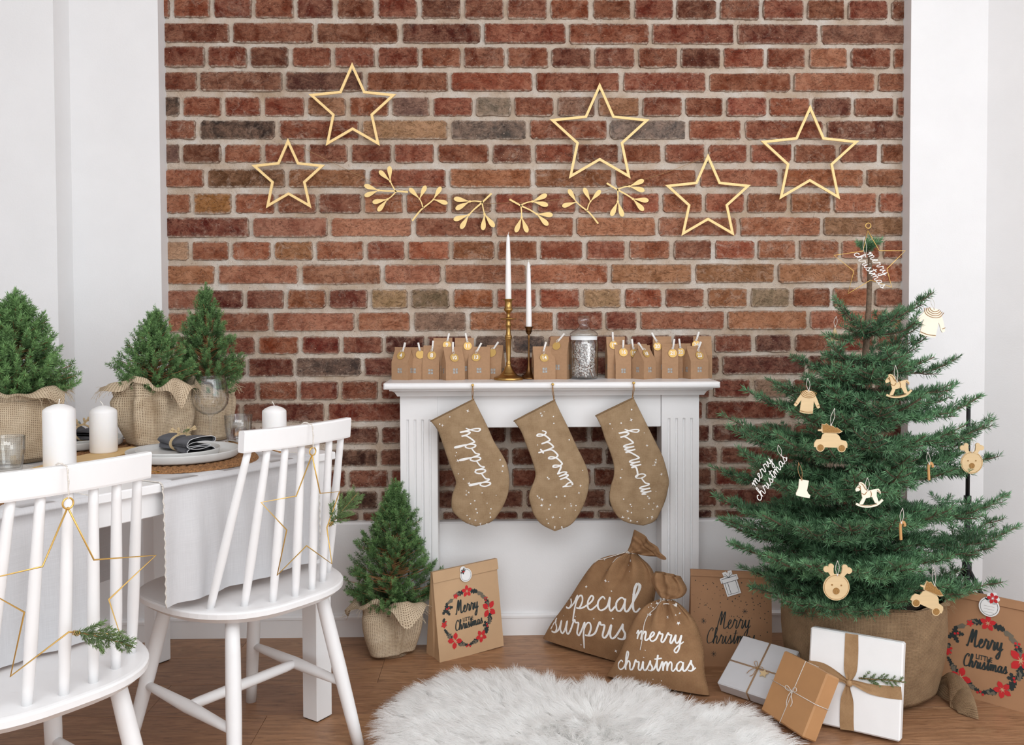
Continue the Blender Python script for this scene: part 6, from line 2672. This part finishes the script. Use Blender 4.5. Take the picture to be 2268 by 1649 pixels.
    tw.tube([tuple(bx.pt(-.001, .088, .05)), tuple(bx.pt(-.001, .088, -.001)), tuple(bx.pt(w + .001, .092, -.001)), tuple(bx.pt(w + .001, .092, .05))], .0010, 5)
    bow(tw, bx, (.088, .09), -.001, .019, .0010, .2)
    part('twine', tw, 'string', t)


gifts()


# ------------------------------------------------------------------ fur rug
def rug():
    PX = [(878, 1590), (905, 1545), (958, 1506), (1010, 1488), (1090, 1480), (1165, 1484), (1215, 1498), (1262, 1525), (1300, 1510), (1350, 1506), (1420, 1515), (1480, 1540), (1530, 1566), (1585, 1566), (1630, 1562), (1672, 1580), (1690, 1620)]
    W = [atZ(x, y + (24 if 950 < x < 1700 else 10), .012) for x, y in PX]
    pts = [(p.x, p.y) for p in W]
    pts = pts + [(.755, 2.28), (.73, 2.12), (.62, 2.0), (.40, 1.95), (.16, 1.93), (-.04, 1.99), (-.18, 2.10), (-.265, 2.28)]
    poly = [tuple(p) for p in smooth_pts(pts, 4, closed=True)]
    cx, cy = sum(p[0] for p in poly) / len(poly), sum(p[1] for p in poly) / len(poly)
    c = (cx, cy, 0)
    t = thing('fur_rug', 'fluffy white sheepskin rug on the wooden floor', 'rug', c)
    b = MB()
    rings = []
    for s, z in ((1.0, .001), (.99, .008), (.95, .016), (.85, .022), (.6, .026), (.3, .027)):
        rings.append([(cx + (x - cx) * s, cy + (y - cy) * s, z) for x, y in poly])
    b.grid(rings, closed_u=True)
    b.add(rings[-1], [tuple(range(len(poly) - 1, -1, -1))])
    part('hide', b, 'hide', t)
    P = np.array(poly)

    def inside(X, Y):
        r = np.zeros(len(X), bool)
        j = len(P) - 1
        for i in range(len(P)):
            c1 = (P[i, 1] > Y) != (P[j, 1] > Y)
            xi = (P[j, 0] - P[i, 0]) * (Y - P[i, 1]) / (P[j, 1] - P[i, 1] + 1e-12) + P[i, 0]
            r ^= c1 & (X < xi)
            j = i
        return r
    rng = np.random.default_rng(3)
    n0 = 110000
    X = rng.uniform(P[:, 0].min(), P[:, 0].max(), n0)
    Y = rng.uniform(P[:, 1].min(), P[:, 1].max(), n0)
    k = inside(X, Y)
    X, Y = X[k], Y[k]
    keep = (Y > 2.12)
    X, Y = X[keep], Y[keep]
    n = len(X)
    # distance towards the edge along the ray from the centre
    dx, dy = X - cx, Y - cy
    ang = np.arctan2(dy, dx)
    pa = np.arctan2(P[:, 1] - cy, P[:, 0] - cx)
    pr = np.hypot(P[:, 0] - cx, P[:, 1] - cy)
    o = np.argsort(pa)
    R = np.interp(ang, pa[o], pr[o], period=2 * PI)
    q = np.clip(np.hypot(dx, dy) / R, 0, 1)
    z0 = np.where(q < .3, .027, np.interp(q, [.3, .6, .85, .95, .99, 1], [.027, .026, .022, .016, .008, .001]))
    f1 = np.sin(X * 31 + 3 * np.sin(Y * 17)) + np.sin(Y * 37 + 2.5 * np.sin(X * 23 + 1))
    f2 = np.sin(X * 83 + 2 * np.sin(Y * 61 + 2)) + np.sin(Y * 97 + 2 * np.sin(X * 71))
    th = ang + .9 * f1 * .5 + .5 * f2 * .5 + rng.normal(0, .35, n)
    lean = np.clip(.55 + .55 * q ** 3 + rng.normal(0, .22, n), .05, 1.5)
    L = .055 * rng.uniform(.65, 1.15, n) * (1 + .12 * f2 * .5)
    dirx, diry = np.cos(th) * np.sin(lean), np.sin(th) * np.sin(lean)
    dirz = np.cos(lean)
    m = 6
    S = np.linspace(0, 1, m)
    pos = np.zeros((n, m, 3), np.float32)
    bend = rng.uniform(.25, .75, n)
    cv = rng.normal(0, .12, (n, 2))
    # strands gather into pointed locks
    cs = .013
    jx, jy = X + .005 * np.sin(Y * 210 + 1.3), Y + .005 * np.sin(X * 190)
    key = np.floor(jx / cs).astype(int) * 100003 + np.floor(jy / cs).astype(int)
    _, cid = np.unique(key, return_inverse=True)
    nc = cid.max() + 1
    cnt = np.bincount(cid)
    mean = lambda a: (np.bincount(cid, a) / cnt)[cid]
    mX, mY, mth = mean(X), mean(Y), np.arctan2(mean(np.sin(th)), mean(np.cos(th)))
    crand = rng.normal(0, 1, (nc, 3))[cid]
    mth = mth + .30 * crand[:, 0]
    mlean = np.clip(mean(lean) + .16 * crand[:, 1], .05, 1.5)
    mL = .060 * np.clip(1 + .20 * crand[:, 2], .6, 1.5)
    k_ = .72
    th = np.arctan2((1 - k_) * np.sin(th) + k_ * np.sin(mth), (1 - k_) * np.cos(th) + k_ * np.cos(mth))
    lean = (1 - k_) * lean + k_ * mlean
    L = (1 - k_) * L + k_ * mL
    dirx, diry, dirz = np.cos(th) * np.sin(lean), np.sin(th) * np.sin(lean), np.cos(lean)
    for i, s in enumerate(S):
        g = s * s * bend
        pl_ = .66 * s ** 1.3
        pos[:, i, 0] = X + (mX - X) * pl_ + L * (dirx * s + np.cos(th) * g * .55 + cv[:, 0] * s * s * .5)
        pos[:, i, 1] = Y + (mY - Y) * pl_ + L * (diry * s + np.sin(th) * g * .55 + cv[:, 1] * s * s * .5)
        pos[:, i, 2] = np.maximum(.002, z0 + L * (dirz * s - g * .62))
    pos -= np.array(c, np.float32)
    hc = bpy.data.hair_curves.new('pile')
    hc.add_curves([m] * n)
    hc.points.foreach_set('position', pos.reshape(-1))
    rad = np.tile(np.interp(S, [0, .6, 1], [.00050, .00042, .00010]).astype(np.float32), n)
    hc.points.foreach_set('radius', rad)
    hc.materials.append(M['fur'])
    ho = bpy.data.objects.new('pile', hc)
    link(ho, t)
    tag(ho, kind='stuff')


rug()

# ------------------------------------------------------------------ dining table
TC = Vector((-.452, 2.498, 0))                 # right front corner of the top
TU = Vector((-.568, -.823, 0)).normalized()    # along the front edge, away from the fireplace
TV = Vector((TU.y, -TU.x, 0))                  # across the table
if TV.y < 0:
    TV = -TV
TZ, TW, TLEN = .756, .825, 1.50


def T(u, v, z=0.0):
    p = TC + TU * u + TV * v
    return Vector((p.x, p.y, TZ + z))


def table():
    t = thing('dining_table', 'white dining table standing at an angle at the left, laid for a meal', 'table', tuple(T(TLEN / 2, TW / 2, -TZ)))
    R = Matrix((TU, TV, Vector((0, 0, 1)))).transposed()
    b = MB(); b.box(tuple(T(TLEN / 2, TW / 2, -.011)), (TLEN, TW, .022), rot=R, bev=.003)
    part('tabletop', b, 'white', t)
    for (u0, u1, v0, v1) in ((.06, TLEN - .06, .018, .036), (.06, TLEN - .06, TW - .036, TW - .018), (.018, .036, .06, TW - .06), (TLEN - .036, TLEN - .018, .06, TW - .06)):
        b = MB(); b.box(tuple(T((u0 + u1) / 2, (v0 + v1) / 2, -.050)), (u1 - u0, v1 - v0, .056), rot=R, bev=.002)
        part('apron', b, 'white', t)
    for u in (.012, TLEN - .070):
        for v in (.012, TW - .070):
            b = MB(); b.box(tuple(T(u + .029, v + .029, -TZ / 2 - .009)), (.058, .058, TZ - .024), rot=R, bev=.002)
            part('leg', b, 'white', t)
            b = MB(); b.box(tuple(T(u + .029, v + .029, -TZ + .0015)), (.050, .050, .003), rot=R)
            part('leg_pad', b, 'black', t)


def runner(label, u0, u1, front_z, back_z, skew, seed):
    rs = random.Random(seed)
    t = thing('table_runner', label, 'table runner', tuple(T((u0 + u1) / 2, TW / 2)), 0, 'grey linen runners across the table')
    ph = [rs.uniform(0, 6) for _ in range(4)]
    nu = 90
    path = []
    for k in range(14):
        path.append(('f', lerp(front_z, -.012, k / 13)))
    for k in range(5):
        path.append(('c', k / 4))
    for k in range(24):
        path.append(('t', lerp(.006, TW - .006, k / 23)))
    for k in range(14):
        path.append(('b', lerp(-.012, back_z, k / 13)))
    rows, uv, s = [], [], 0
    for kind, x in path:
        row, uu = [], []
        for i in range(nu + 1):
            q = i / nu
            u = lerp(u0, u1, q)
            if kind == 'f':
                dd = min(1, (-.012 - x) / .12)
                w = .009 * dd * math.sin(q * 17 + ph[0] + .6 * math.sin(q * 9 + ph[1])) * (.4 + .6 * math.sin(q * PI)) + .004 * dd * math.sin(q * 41 + ph[2])
                p = T(u + .010 * dd * (q - .5), -.008 - .010 * dd - w * .9, x)
            elif kind == 'c':
                a = x * PI / 2
                p = T(u, -.008 + .014 * (1 - math.cos(a)), -.012 + .0138 * math.sin(a))
            elif kind == 't':
                p = T(u + skew * x, x, .0018 + .0006 * math.sin(q * 20 + x * 30))
            else:
                dd = min(1, (-.012 - x) / .12)
                w = .008 * dd * math.sin(q * 15 + ph[3])
                p = T(u + skew * TW, TW + .010 + w, x)
            row.append(tuple(p)); uu.append((q * (u1 - u0), s))
        if rows:
            s += (Vector(row[0]) - Vector(rows[-1][0])).length
        rows.append(row); uv.append(uu)
    b = MB(); b.grid(rows, uv=uv)
    cl = part('cloth', b, 'runner', t)
    hm = MB()
    for j in (0, nu):
        e = [r[j] for r in rows]
        e = [tuple(p) for p in smooth_pts(e, 3)]
        hm.tube([(p[0] + .0016 * math.sin(i * 2.1), p[1] + .0012 * math.cos(i * 2.1), p[2]) for i, p in enumerate(e)], .0016, 5)
    part('stitched_hem', hm, 'string', cl)


def placemat(label, u, v, r=.19, r0=.0):
    c = T(u, v, .0025)
    t = thing('placemat', label, 'placemat', tuple(c), 0, 'round braided placemats')
    b = MB()
    nr, na = 66, 300
    rows = []
    pitch = .021
    for i in range(nr + 1):
        rr = lerp(max(r0, .004), r, i / nr)
        row = []
        x = (rr % pitch) / pitch
        for k in range(na):
            a = 2 * PI * k / na
            ring = int(rr / pitch)
            s = a * (ring + .5) * pitch / .020 * PI
            br = abs(math.sin(s + (x - .5) * 3.0 * (1 if x > .5 else -1)))
            z = .003 + .007 * math.sin(PI * x) ** .7 * (.55 + .45 * br)
            if i == nr:
                z = 0
            re = rr + (.0022 * br if i > nr - 5 else 0)
            row.append((c.x + re * math.cos(a), c.y + re * math.sin(a), c.z + z))
        rows.append(row)
    b.grid(rows, closed_u=True)
    part('braid', b, 'jute', t)
    return c.z + .010


def plate(label, u, v, z, r, rim=.022):
    c = T(u, v); c.z = z
    b = MB()
    P = [(0, .006), (r * .60, .006), (r * .93, .0065), (r * .965, .011), (r * .985, rim), (r, rim + .0008), (r * 1.0, rim - .002), (r * .985, .006), (r * .95, .0015), (r * .8, 0), (0, 0)]
    P2 = []
    for k in range(14):
        rr = r * .90 * k / 13
        P2.append((rr, .006 + .0004 * (k % 2)))
    b.lathe(P2 + P[2:], 72, tuple(c))
    solo('plate', b, 'ceramic', tuple(c), label, 'plate', 'pale grey plates')
    return z + .0065


def napkin(label, u, v, z, dirv, L=.17, dark_end=True):
    c = T(u, v); c.z = z
    d = Vector((dirv[0], dirv[1], 0)).normalized()
    s = Vector((-d.y, d.x, 0))
    t = thing('napkin', label, 'napkin', tuple(c), 0, 'dark grey linen napkins')
    # folded cloth: cross-section of a doubled-over roll, swept along d and gathered in the middle
    sec = smooth_pts([(-.030, .003), (.0, .002), (.028, .004), (.034, .010), (.026, .016), (.0, .013), (-.022, .014), (-.032, .020), (-.020, .029), (.008, .031), (.030, .028), (.036, .034), (.028, .041), (.0, .042), (-.026, .038), (-.036, .030), (-.034, .022), (-.024, .020), (.0, .022), (.022, .021), (.014, .018), (-.012, .018), (-.028, .014), (-.034, .008)], 4, closed=True)
    n = len(sec)
    rows, uv = [], []
    for k in range(26):
        q = k / 25
        pin = 1 - .42 * math.exp(-((q - .42) / .13) ** 2)
        wd = lerp(.78, 1.12, q) * pin
        hg = (.86 + .18 * q) * (1 - .18 * math.exp(-((q - .42) / .13) ** 2))
        row, uu = [], []
        for i, (a, h) in enumerate(sec):
            wv = .0018 * math.sin(9 * q + i * .5)
            p = c + d * ((q - .5) * L + .004 * math.sin(i * .35)) + s * (a * wd + wv) + Vector((0, 0, h * hg + .001))
            row.append(tuple(p)); uu.append((i * .004, q * L))
        rows.append(row); uv.append(uu)
    b = MB(); b.grid(rows, closed_u=True, uv=uv)
    body = part('cloth', b, 'napkin', t)
    hm = MB(); hm.tube(rows[-1], .0009, 5, closed=True)
    part('hem', hm, 'runner', body)
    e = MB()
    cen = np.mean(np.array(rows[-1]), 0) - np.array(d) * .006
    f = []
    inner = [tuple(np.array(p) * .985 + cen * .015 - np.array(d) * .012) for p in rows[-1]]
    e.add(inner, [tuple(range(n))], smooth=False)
    part('folds', e, 'black', body)  # black sheet in the open end, standing for shade between the folds
    # plywood ring with antlers
    r = thing('napkin_ring', label.replace('napkin', 'plywood antler ring on the napkin').replace('dark grey ', ''), 'napkin ring', tuple(c), 0, 'antler napkin rings')
    ctr = c + d * (-.08 * L)
    fn = lambda a, h, dd: tuple(ctr + s * a + Vector((0, 0, h)) + d * (dd + .30 * (h - .02)))
    g = MB()
    o = [(.034 * math.cos(x), .022 + .0245 * math.sin(x)) for x in [2 * PI * i / 36 for i in range(36)]]
    ii = [(.028 * math.cos(x), .022 + .0195 * math.sin(x)) for x in [2 * PI * i / 36 for i in range(36)]]
    g.frame(o, ii, -.0015, .0015, fn)
    part('ring', g, 'ply', r)
    for sg in (-1, 1):
        a = MB()
        a.prism(stroke_poly([(sg * .008, .044), (sg * .016, .051), (sg * .025, .055), (sg * .033, .062)], .006), -.0015, .0015, fn)
        a.prism(stroke_poly([(sg * .014, .050), (sg * .013, .057), (sg * .015, .062)], .005), -.0015, .0015, fn)
        a.prism(stroke_poly([(sg * .023, .0545), (sg * .031, .0535), (sg * .037, .055)], .005), -.0015, .0015, fn)
        part('antler', a, 'ply', r)
    m = MB(); N = Needles()
    pts = [fn(0, .046, 0), fn(.006, .052, .004), fn(.012, .054, .010)]
    N.along(pts, 3600, .006, (40, 80), .3, (.3, .9), .3)
    o2 = bpy.data.objects.new('moss', N.mesh('moss', .0014, ['sprigneedle'], tuple(c)))
    link(o2, r); tag(o2, kind='stuff')


def tumbler(label, u, v):
    c = T(u, v, .0018)
    b = MB()
    n = 120

    def wob(a, r, z, k):
        return (r * (1 + .012 * abs(math.sin(19 * a)) * (1 if 1 < k < 6 else 0)), z)
    b.lathe([(0, 0), (.028, 0), (.031, .003), (.0335, .020), (.0385, .055), (.0400, .090), (.0388, .0905), (.0382, .088), (.0365, .055), (.0315, .020), (.029, .012), (0, .011)], n, tuple(c), wob=wob)
    solo('ribbed_tumbler', b, 'jarglass', tuple(c), label, 'glass', 'ribbed glass tumblers')


def wine_glass(u, v):
    c = T(u, v, .0018)
    b = MB()
    P = [(0, .002), (.032, .001), (.034, .0018), (.030, .004), (.012, .0075), (.0058, .014), (.0042, .035), (.0040, .065), (.0048, .080), (.008, .087), (.022, .092), (.040, .104), (.050, .120), (.0535, .140), (.0515, .165), (.045, .195), (.0418, .2075), (.0408, .2078), (.0438, .195), (.0502, .165), (.0522, .140), (.0488, .121), (.039, .106), (.021, .094), (.006, .090), (0, .090)]
    b.lathe(P, 64, tuple(c))
    t = thing('wine_glass', 'clear stemmed wine glass behind the near plate on the table', 'glass', tuple(c))
    part('glass', b, 'glass', t)


def pillar(label, u, v, h, r, z, bend):
    c = T(u, v, z)
    b = MB()
    b.lathe([(0, 0), (r * .94, 0), (r, .004), (r, h - .013), (r * .97, h - .008), (r * .75, h - .0015), (r * .3, h + .005), (0, h + .006)], 48, tuple(c))
    t = thing('pillar_candle', label, 'candle', tuple(c), 0, 'white pillar candles on the table')
    part('wax', b, 'wax', t)
    w = MB()
    w.tube([tuple(v_) for v_ in smooth_pts([(c.x, c.y, c.z + h + .003), (c.x + bend * .2, c.y, c.z + h + .010), (c.x + bend, c.y, c.z + h + .018)], 4)], .0011, 6)
    part('wick', w, 'wick', t)


def spoon(label, a, b_, kind):
    A, B = T(*a, .016), T(*b_, .018)
    d = (B - A).normalized()
    s = Vector((-d.y, d.x, 0)).normalized()
    L = (B - A).length
    b = MB()
    st = [(0, .0045, .0), (.05, .0055, .001), (.35, .0035, .002), (.62, .0028, .003), (.70, .004, .002)]
    st += [(.74, .010, .001), (.80, .017, -.001), (.88, .020, -.002), (.95, .015, .0), (1.0, .004, .002)] if kind == 'spoon' else [(.76, .010, .001), (.92, .011, .002), (1.0, .006, .003)]
    rows = []
    P = smooth_pts(st, 4)
    for q, w, z in P:
        row = []
        for k in range(9):
            x = math.cos(2 * PI * k / 9)
            y = math.sin(2 * PI * k / 9)
            dish = .006 * (1 - x * x) * (1 if (kind == 'spoon' and q > .72) else 0)
            p = A + d * q * L + s * w * x + Vector((0, 0, z + .0014 * y - dish + (.004 if kind == 'spoon' and q > .72 else 0)))
            row.append(tuple(p))
        rows.append(row)
    b.grid(rows, closed_u=True)
    b.add(rows[0], [tuple(range(9))]); b.add(rows[-1], [tuple(range(8, -1, -1))])
    solo(kind, b, 'cutlery', tuple(A), label, 'cutlery', 'gold cutlery beside the plates')


table()
runner('light grey linen runner under the near place setting, hanging behind the far chair', .085, .562, -.285, -.46, .08, 1)
runner('light grey linen runner at the left edge, hanging behind the near chair', .735, 1.22, -.30, -.30, 0, 2)
z = placemat('braided jute placemat under the two plates nearest the chairs', .345, .215)
z = plate('large pale grey plate on the near braided placemat', .345, .215, z, .142)
z2 = plate('small pale grey plate stacked on the near large plate under the folded napkin', .355, .222, z + .0005, .105, .018)
napkin('dark grey napkin folded on the near plates', .335, .225, z2 + .002, (.72, -.69), .185)
z = placemat('braided jute placemat on the far side of the table behind the candles', .385, .655, .165)
z = plate('large pale grey plate on the far braided placemat', .385, .655, z, .128)
z2 = plate('small pale grey plate stacked on the far large plate', .385, .655, z + .0005, .10, .018)
napkin('dark grey napkin folded on the far plates', .37, .655, z2 + .002, (-.9, .35), .15)
placemat('braided jute placemat at the left edge, behind the near chair', 1.0, .215)
wine_glass(.112, .405)
tumbler('ribbed glass tumbler right of the wine glass', .075, .325)
tumbler('ribbed glass tumbler at the left edge in front of the largest potted spruce', .685, .437)
bd = MB()
cb = T(.505, .405)
bd.prism([tuple((.215 * math.cos(a) + .004 * math.sin(5 * a), .072 * math.sin(a))) for a in [2 * PI * i / 48 for i in range(48)]], .0018, .0135, lambda u, v, d: tuple(T(.505 + u * .94 - v * .34, .405 + v * .94 - u * -.34 * -1, d)))
solo('wooden_board', bd, 'slice', tuple(cb), 'pale oval wooden board under two white pillar candles', 'board')
pillar('tall white pillar candle, leftmost, beside the largest potted spruce', .605, .345, .150, .0375, .0137, .002)
pillar('white pillar candle with a curled wick in front of the far plates', .412, .47, .122, .0355, .0137, -.008)
pillar('white pillar candle at the table end, seen above the chair rail', .052, .195, .118, .0345, .0005, -.006)
spoon('gold spoon lying right of the near plate', (.190, .06), (.135, .30), 'spoon')
spoon('gold knife lying beside the spoon right of the near plate', (.165, .045), (.118, .255), 'knife')
spoon('gold fork handle poking out left of the near plate', (.530, .055), (.535, .26), 'fork')
pB = T(.205, .535, .002)
spruce('potted spruce in loosely gathered sacking, middle of the three on the table', tuple(pB), (.078, .096, .150),   .104, .235, 51, 620, nl=.0095, per=1700, shoot=.028, group=None, folds=7, amp=.2, collar=.07, flare=.035, drop=.9, light=.12)
pC = T(.045, .505, .002)
spruce('darker slim potted spruce at the table end against the brick wall', tuple(pC), (.066, .076, .135), .098, .325, 52, 620, nl=.0095, per=1600, shoot=.030, folds=6, amp=.08, collar=.05, flare=.012, drop=.2)
pA = T(.575, .600, .002)
spruce('largest and leftmost potted spruce on the table, in fringed sacking', tuple(pA), (.088, .100, .165), .122, .262, 53, 520, nl=.0135, per=1300, shoot=.042, folds=5, amp=.05, collar=.05, flare=.045, drop=.8, light=.12)


# ------------------------------------------------------------------ chairs
CH_A = math.radians(52)


def make_chair(label, org):
    t = thing('spindle_chair', label, 'chair', org, CH_A, 'white spindle-back chairs')
    # seat: a D-shaped board, chamfered below
    out = []
    n = 56
    for k in range(n):
        a = 2 * PI * k / n
        ca, sa = math.cos(a), math.sin(a)
        e = 2 / 2.9
        x = .238 * math.copysign(abs(ca) ** e, ca)
        y = .232 * math.copysign(abs(sa) ** (2 / (3.2 if sa > 0 else 2.3)), sa)
        x *= 1 - .06 * max(0, -sa)
        out.append((x, y - .056))
    b = MB()
    rings = []
    for s, z in ((.955, .4500), (.985, .4488), (1.0, .4455), (1.0, .434), (.985, .4315), (.93, .4200), (.90, .4185)):
        rings.append([(x * s, (y + .056) * s - .056, z) for x, y in out])
    b.grid(rings, closed_u=True, smooth=False)
    ins = [(x * .5, (y + .056) * .5 - .056, .4478) for x, y in out]
    b.grid([ins, rings[0]], closed_u=True)
    b.add(ins, [tuple(range(n))])
    b.add(rings[-1], [tuple(range(n - 1, -1, -1))])
    part('seat', b, 'chair', t, True)
    # spindles
    for k in range(7):
        q = k / 6 * 2 - 1
        x0, y0 = q * .182, -.252 + .088 * q * q
        x1, y1 = q * .142, -.282 + .016 * q * q
        b = MB()
        P = [(lerp(x0, x1, s), lerp(y0, y1, s), lerp(.446, .834, s)) for s in (0, .08, .3, .6, .9, 1)]
        b.tube(P, [.0088, .0096, .0112, .0106, .009, .0085], 12)
        part('spindle', b, 'chair', t, True)
    # top rail, slightly bowed
    b = MB()
    rows = []
    m = 17
    for k in range(m):
        q = k / (m - 1) * 2 - 1
        x, y = q * .164, -.290 + .022 * q * q
        h = .052
        sec = [(-.010, .826), (-.011, .830), (-.011, .873), (-.008, .877), (.008, .877), (.011, .873), (.011, .830), (.008, .826)]
        rows.append([(x, y + a - (z - .83) * .10 + .002, z) for a, z in sec])
    b.grid(rows, closed_u=True, smooth=False)
    b.add(rows[0], [tuple(range(7, -1, -1))], smooth=False); b.add(rows[-1], [tuple(range(8))], smooth=False)
    part('top_rail', b, 'chair', t, True)
    legs = {}
    for sx in (-1, 1):
        for sy, yt, yf in ((-1, -.185, -.268), (1, .085, .190)):
            b = MB()
            a, c = Vector((sx * .135, yt, .421)), Vector((sx * .192, yf, .002))
            P = [a.lerp(c, s) for s in (0, .2, .5, .8, 1)]
            b.tube([tuple(p) for p in P], [.0165, .0182, .0188, .0168, .0148], 16)
            part('leg', b, 'chair', t, True)
            legs[sx, sy] = (a, c)
    mid = {}
    for sx in (-1, 1):
        a = legs[sx, -1][0].lerp(legs[sx, -1][1], .60)
        c = legs[sx, 1][0].lerp(legs[sx, 1][1], .56)
        b = MB()
        b.tube([tuple(a.lerp(c, s)) for s in (0, .15, .5, .85, 1)], [.0095, .0120, .0160, .0120, .0095], 14)
        part('side_stretcher', b, 'chair', t, True)
        mid[sx] = a.lerp(c, .5)
    b = MB()
    b.tube([tuple(mid[-1].lerp(mid[1], s)) for s in (0, .1, .5, .9, 1)], [.011, .0132, .0140, .0132, .011], 14)
    part('cross_stretcher', b, 'chair', t, True)
    return t


CH2 = (-.695, 2.326, 0)
CH1 = (-.992, 1.768, 0)
ch = make_chair('white spindle-back chair at the end of the table nearer the fireplace', CH2)
dup(ch, CH1, CH_A, 'white spindle-back chair cut by the left edge, nearest the camera')


class WirePlane:
    def __init__(self, chair, off):
        R = Matrix.Rotation(CH_A, 3, 'Z')
        self.ex = R @ Vector((1, 0, 0))
        self.n = R @ Vector((0, -1, 0))
        self.up = Vector((0, 0, 1))
        self.o = Vector(chair) + R @ Vector((0, off, 0))

    px = Plane.px
    pt = Plane.pt


def chair_star(chair, label, pts, ring, rail_z, sprig_pts, nsub, sprig_label, rail_off):
    pl = WirePlane(chair, -.318)
    P = [pl.px(*p) if not isinstance(p, tuple) or len(p) == 2 else p for p in pts]
    rc = pl.px(*ring)
    c = pl.pt(*rc)
    t = thing('wire_star', label, 'star', tuple(c), 0, 'gold wire stars hung on the chairs')
    b = MB()
    W = [tuple(pl.pt(*p)) for p in P]
    b.tube(W + [W[0]], .0017, 7)
    part('wire', b, 'goldwire', t)
    b = MB(); b.tube([tuple(pl.pt(rc[0] + .0095 * math.cos(a), rc[1] + .0095 * math.sin(a), .001)) for a in [2 * PI * i / 20 for i in range(20)]], .0017, 7, closed=True)
    part('ring', b, 'goldwire', t)
    # cord over the rail
    b = MB()
    q = [pl.pt(rc[0], rc[1] + .008, .002), pl.pt(rc[0] + .001, .83, .002), pl.pt(rc[0], .872, .001), pl.pt(rc[0], .8795, -.010), pl.pt(rc[0] - .004, .8795, -.030), pl.pt(rc[0] - .006, .854, -.044)]
    q = [tuple(v) for v in smooth_pts([tuple(v) for v in q], 8)]
    b.tube([(p[0] + .0006 * math.sin(i * 1.7), p[1], p[2]) for i, p in enumerate(q)], [.0014 + .0004 * math.sin(i * 1.7) for i in range(len(q))], 6)
    part('cord', b, 'string', t)
    # evergreen sprig wired to the star
    s = MB(); N = Needles()
    A = [pl.px(*p) for p in sprig_pts]
    pts3 = [tuple(pl.pt(u, v, .004 + .006 * k)) for k, (u, v) in enumerate(A)]
    f = lambda x, y, z_: np.array((x, y, z_))
    juniper(s, N, f, pts3, nsub, .0085, 2600, .042)
    P0 = np.array(pts3[0])
    sp = thing('evergreen_sprig', sprig_label, 'sprig', tuple(pts3[0]), 0, 'evergreen sprigs wired to the chair stars')
    part('stem', s, 'twig', sp)
    o = bpy.data.objects.new('needles', N.mesh('needles', .0015, ['sprigneedle'], tuple(pts3[0])))
    link(o, sp); tag(o, kind='stuff')
    w = MB()
    d = np.array(pts3[1]) - P0
    d /= np.linalg.norm(d)
    for k in range(4):
        cc = P0 + d * (.004 + .003 * k)
        u1 = np.cross(d, (0, 0, 1)); u1 /= np.linalg.norm(u1); u2 = np.cross(d, u1)
        w.tube([tuple(cc + (u1 * math.cos(a) + u2 * math.sin(a)) * .004) for a in [2 * PI * i / 10 for i in range(10)]], .0007, 4, closed=True)
    part('binding_wire', w, 'goldwire', sp)


chair_star(CH2, 'gold wire star hung on the chair nearer the fireplace', [(691, 1007), (709, 1092), (752, 1088), (724, 1168), (735, 1248), (679, 1208), (614, 1273), (635, 1173), (578, 1112), (656, 1098)],
           (692, 999), .83, [(726, 1165), (742, 1140), (760, 1115), (778, 1090)], 24, 'evergreen sprig on the wire star of the chair nearer the fireplace', -.36)
chair_star(CH1, 'gold wire star hung on the chair at the left edge', [(150, 1123), (208, 1239), (345, 1229), (241, 1327), (266, 1405), (152, 1399), (23, 1497), (54, 1355), (-62, 1290), (94, 1254)],
           (150, 1114), .83, [(155, 1399), (195, 1402), (235, 1412), (278, 1425)], 18, 'evergreen sprig lying across the wire star of the chair at the left edge', -.36)
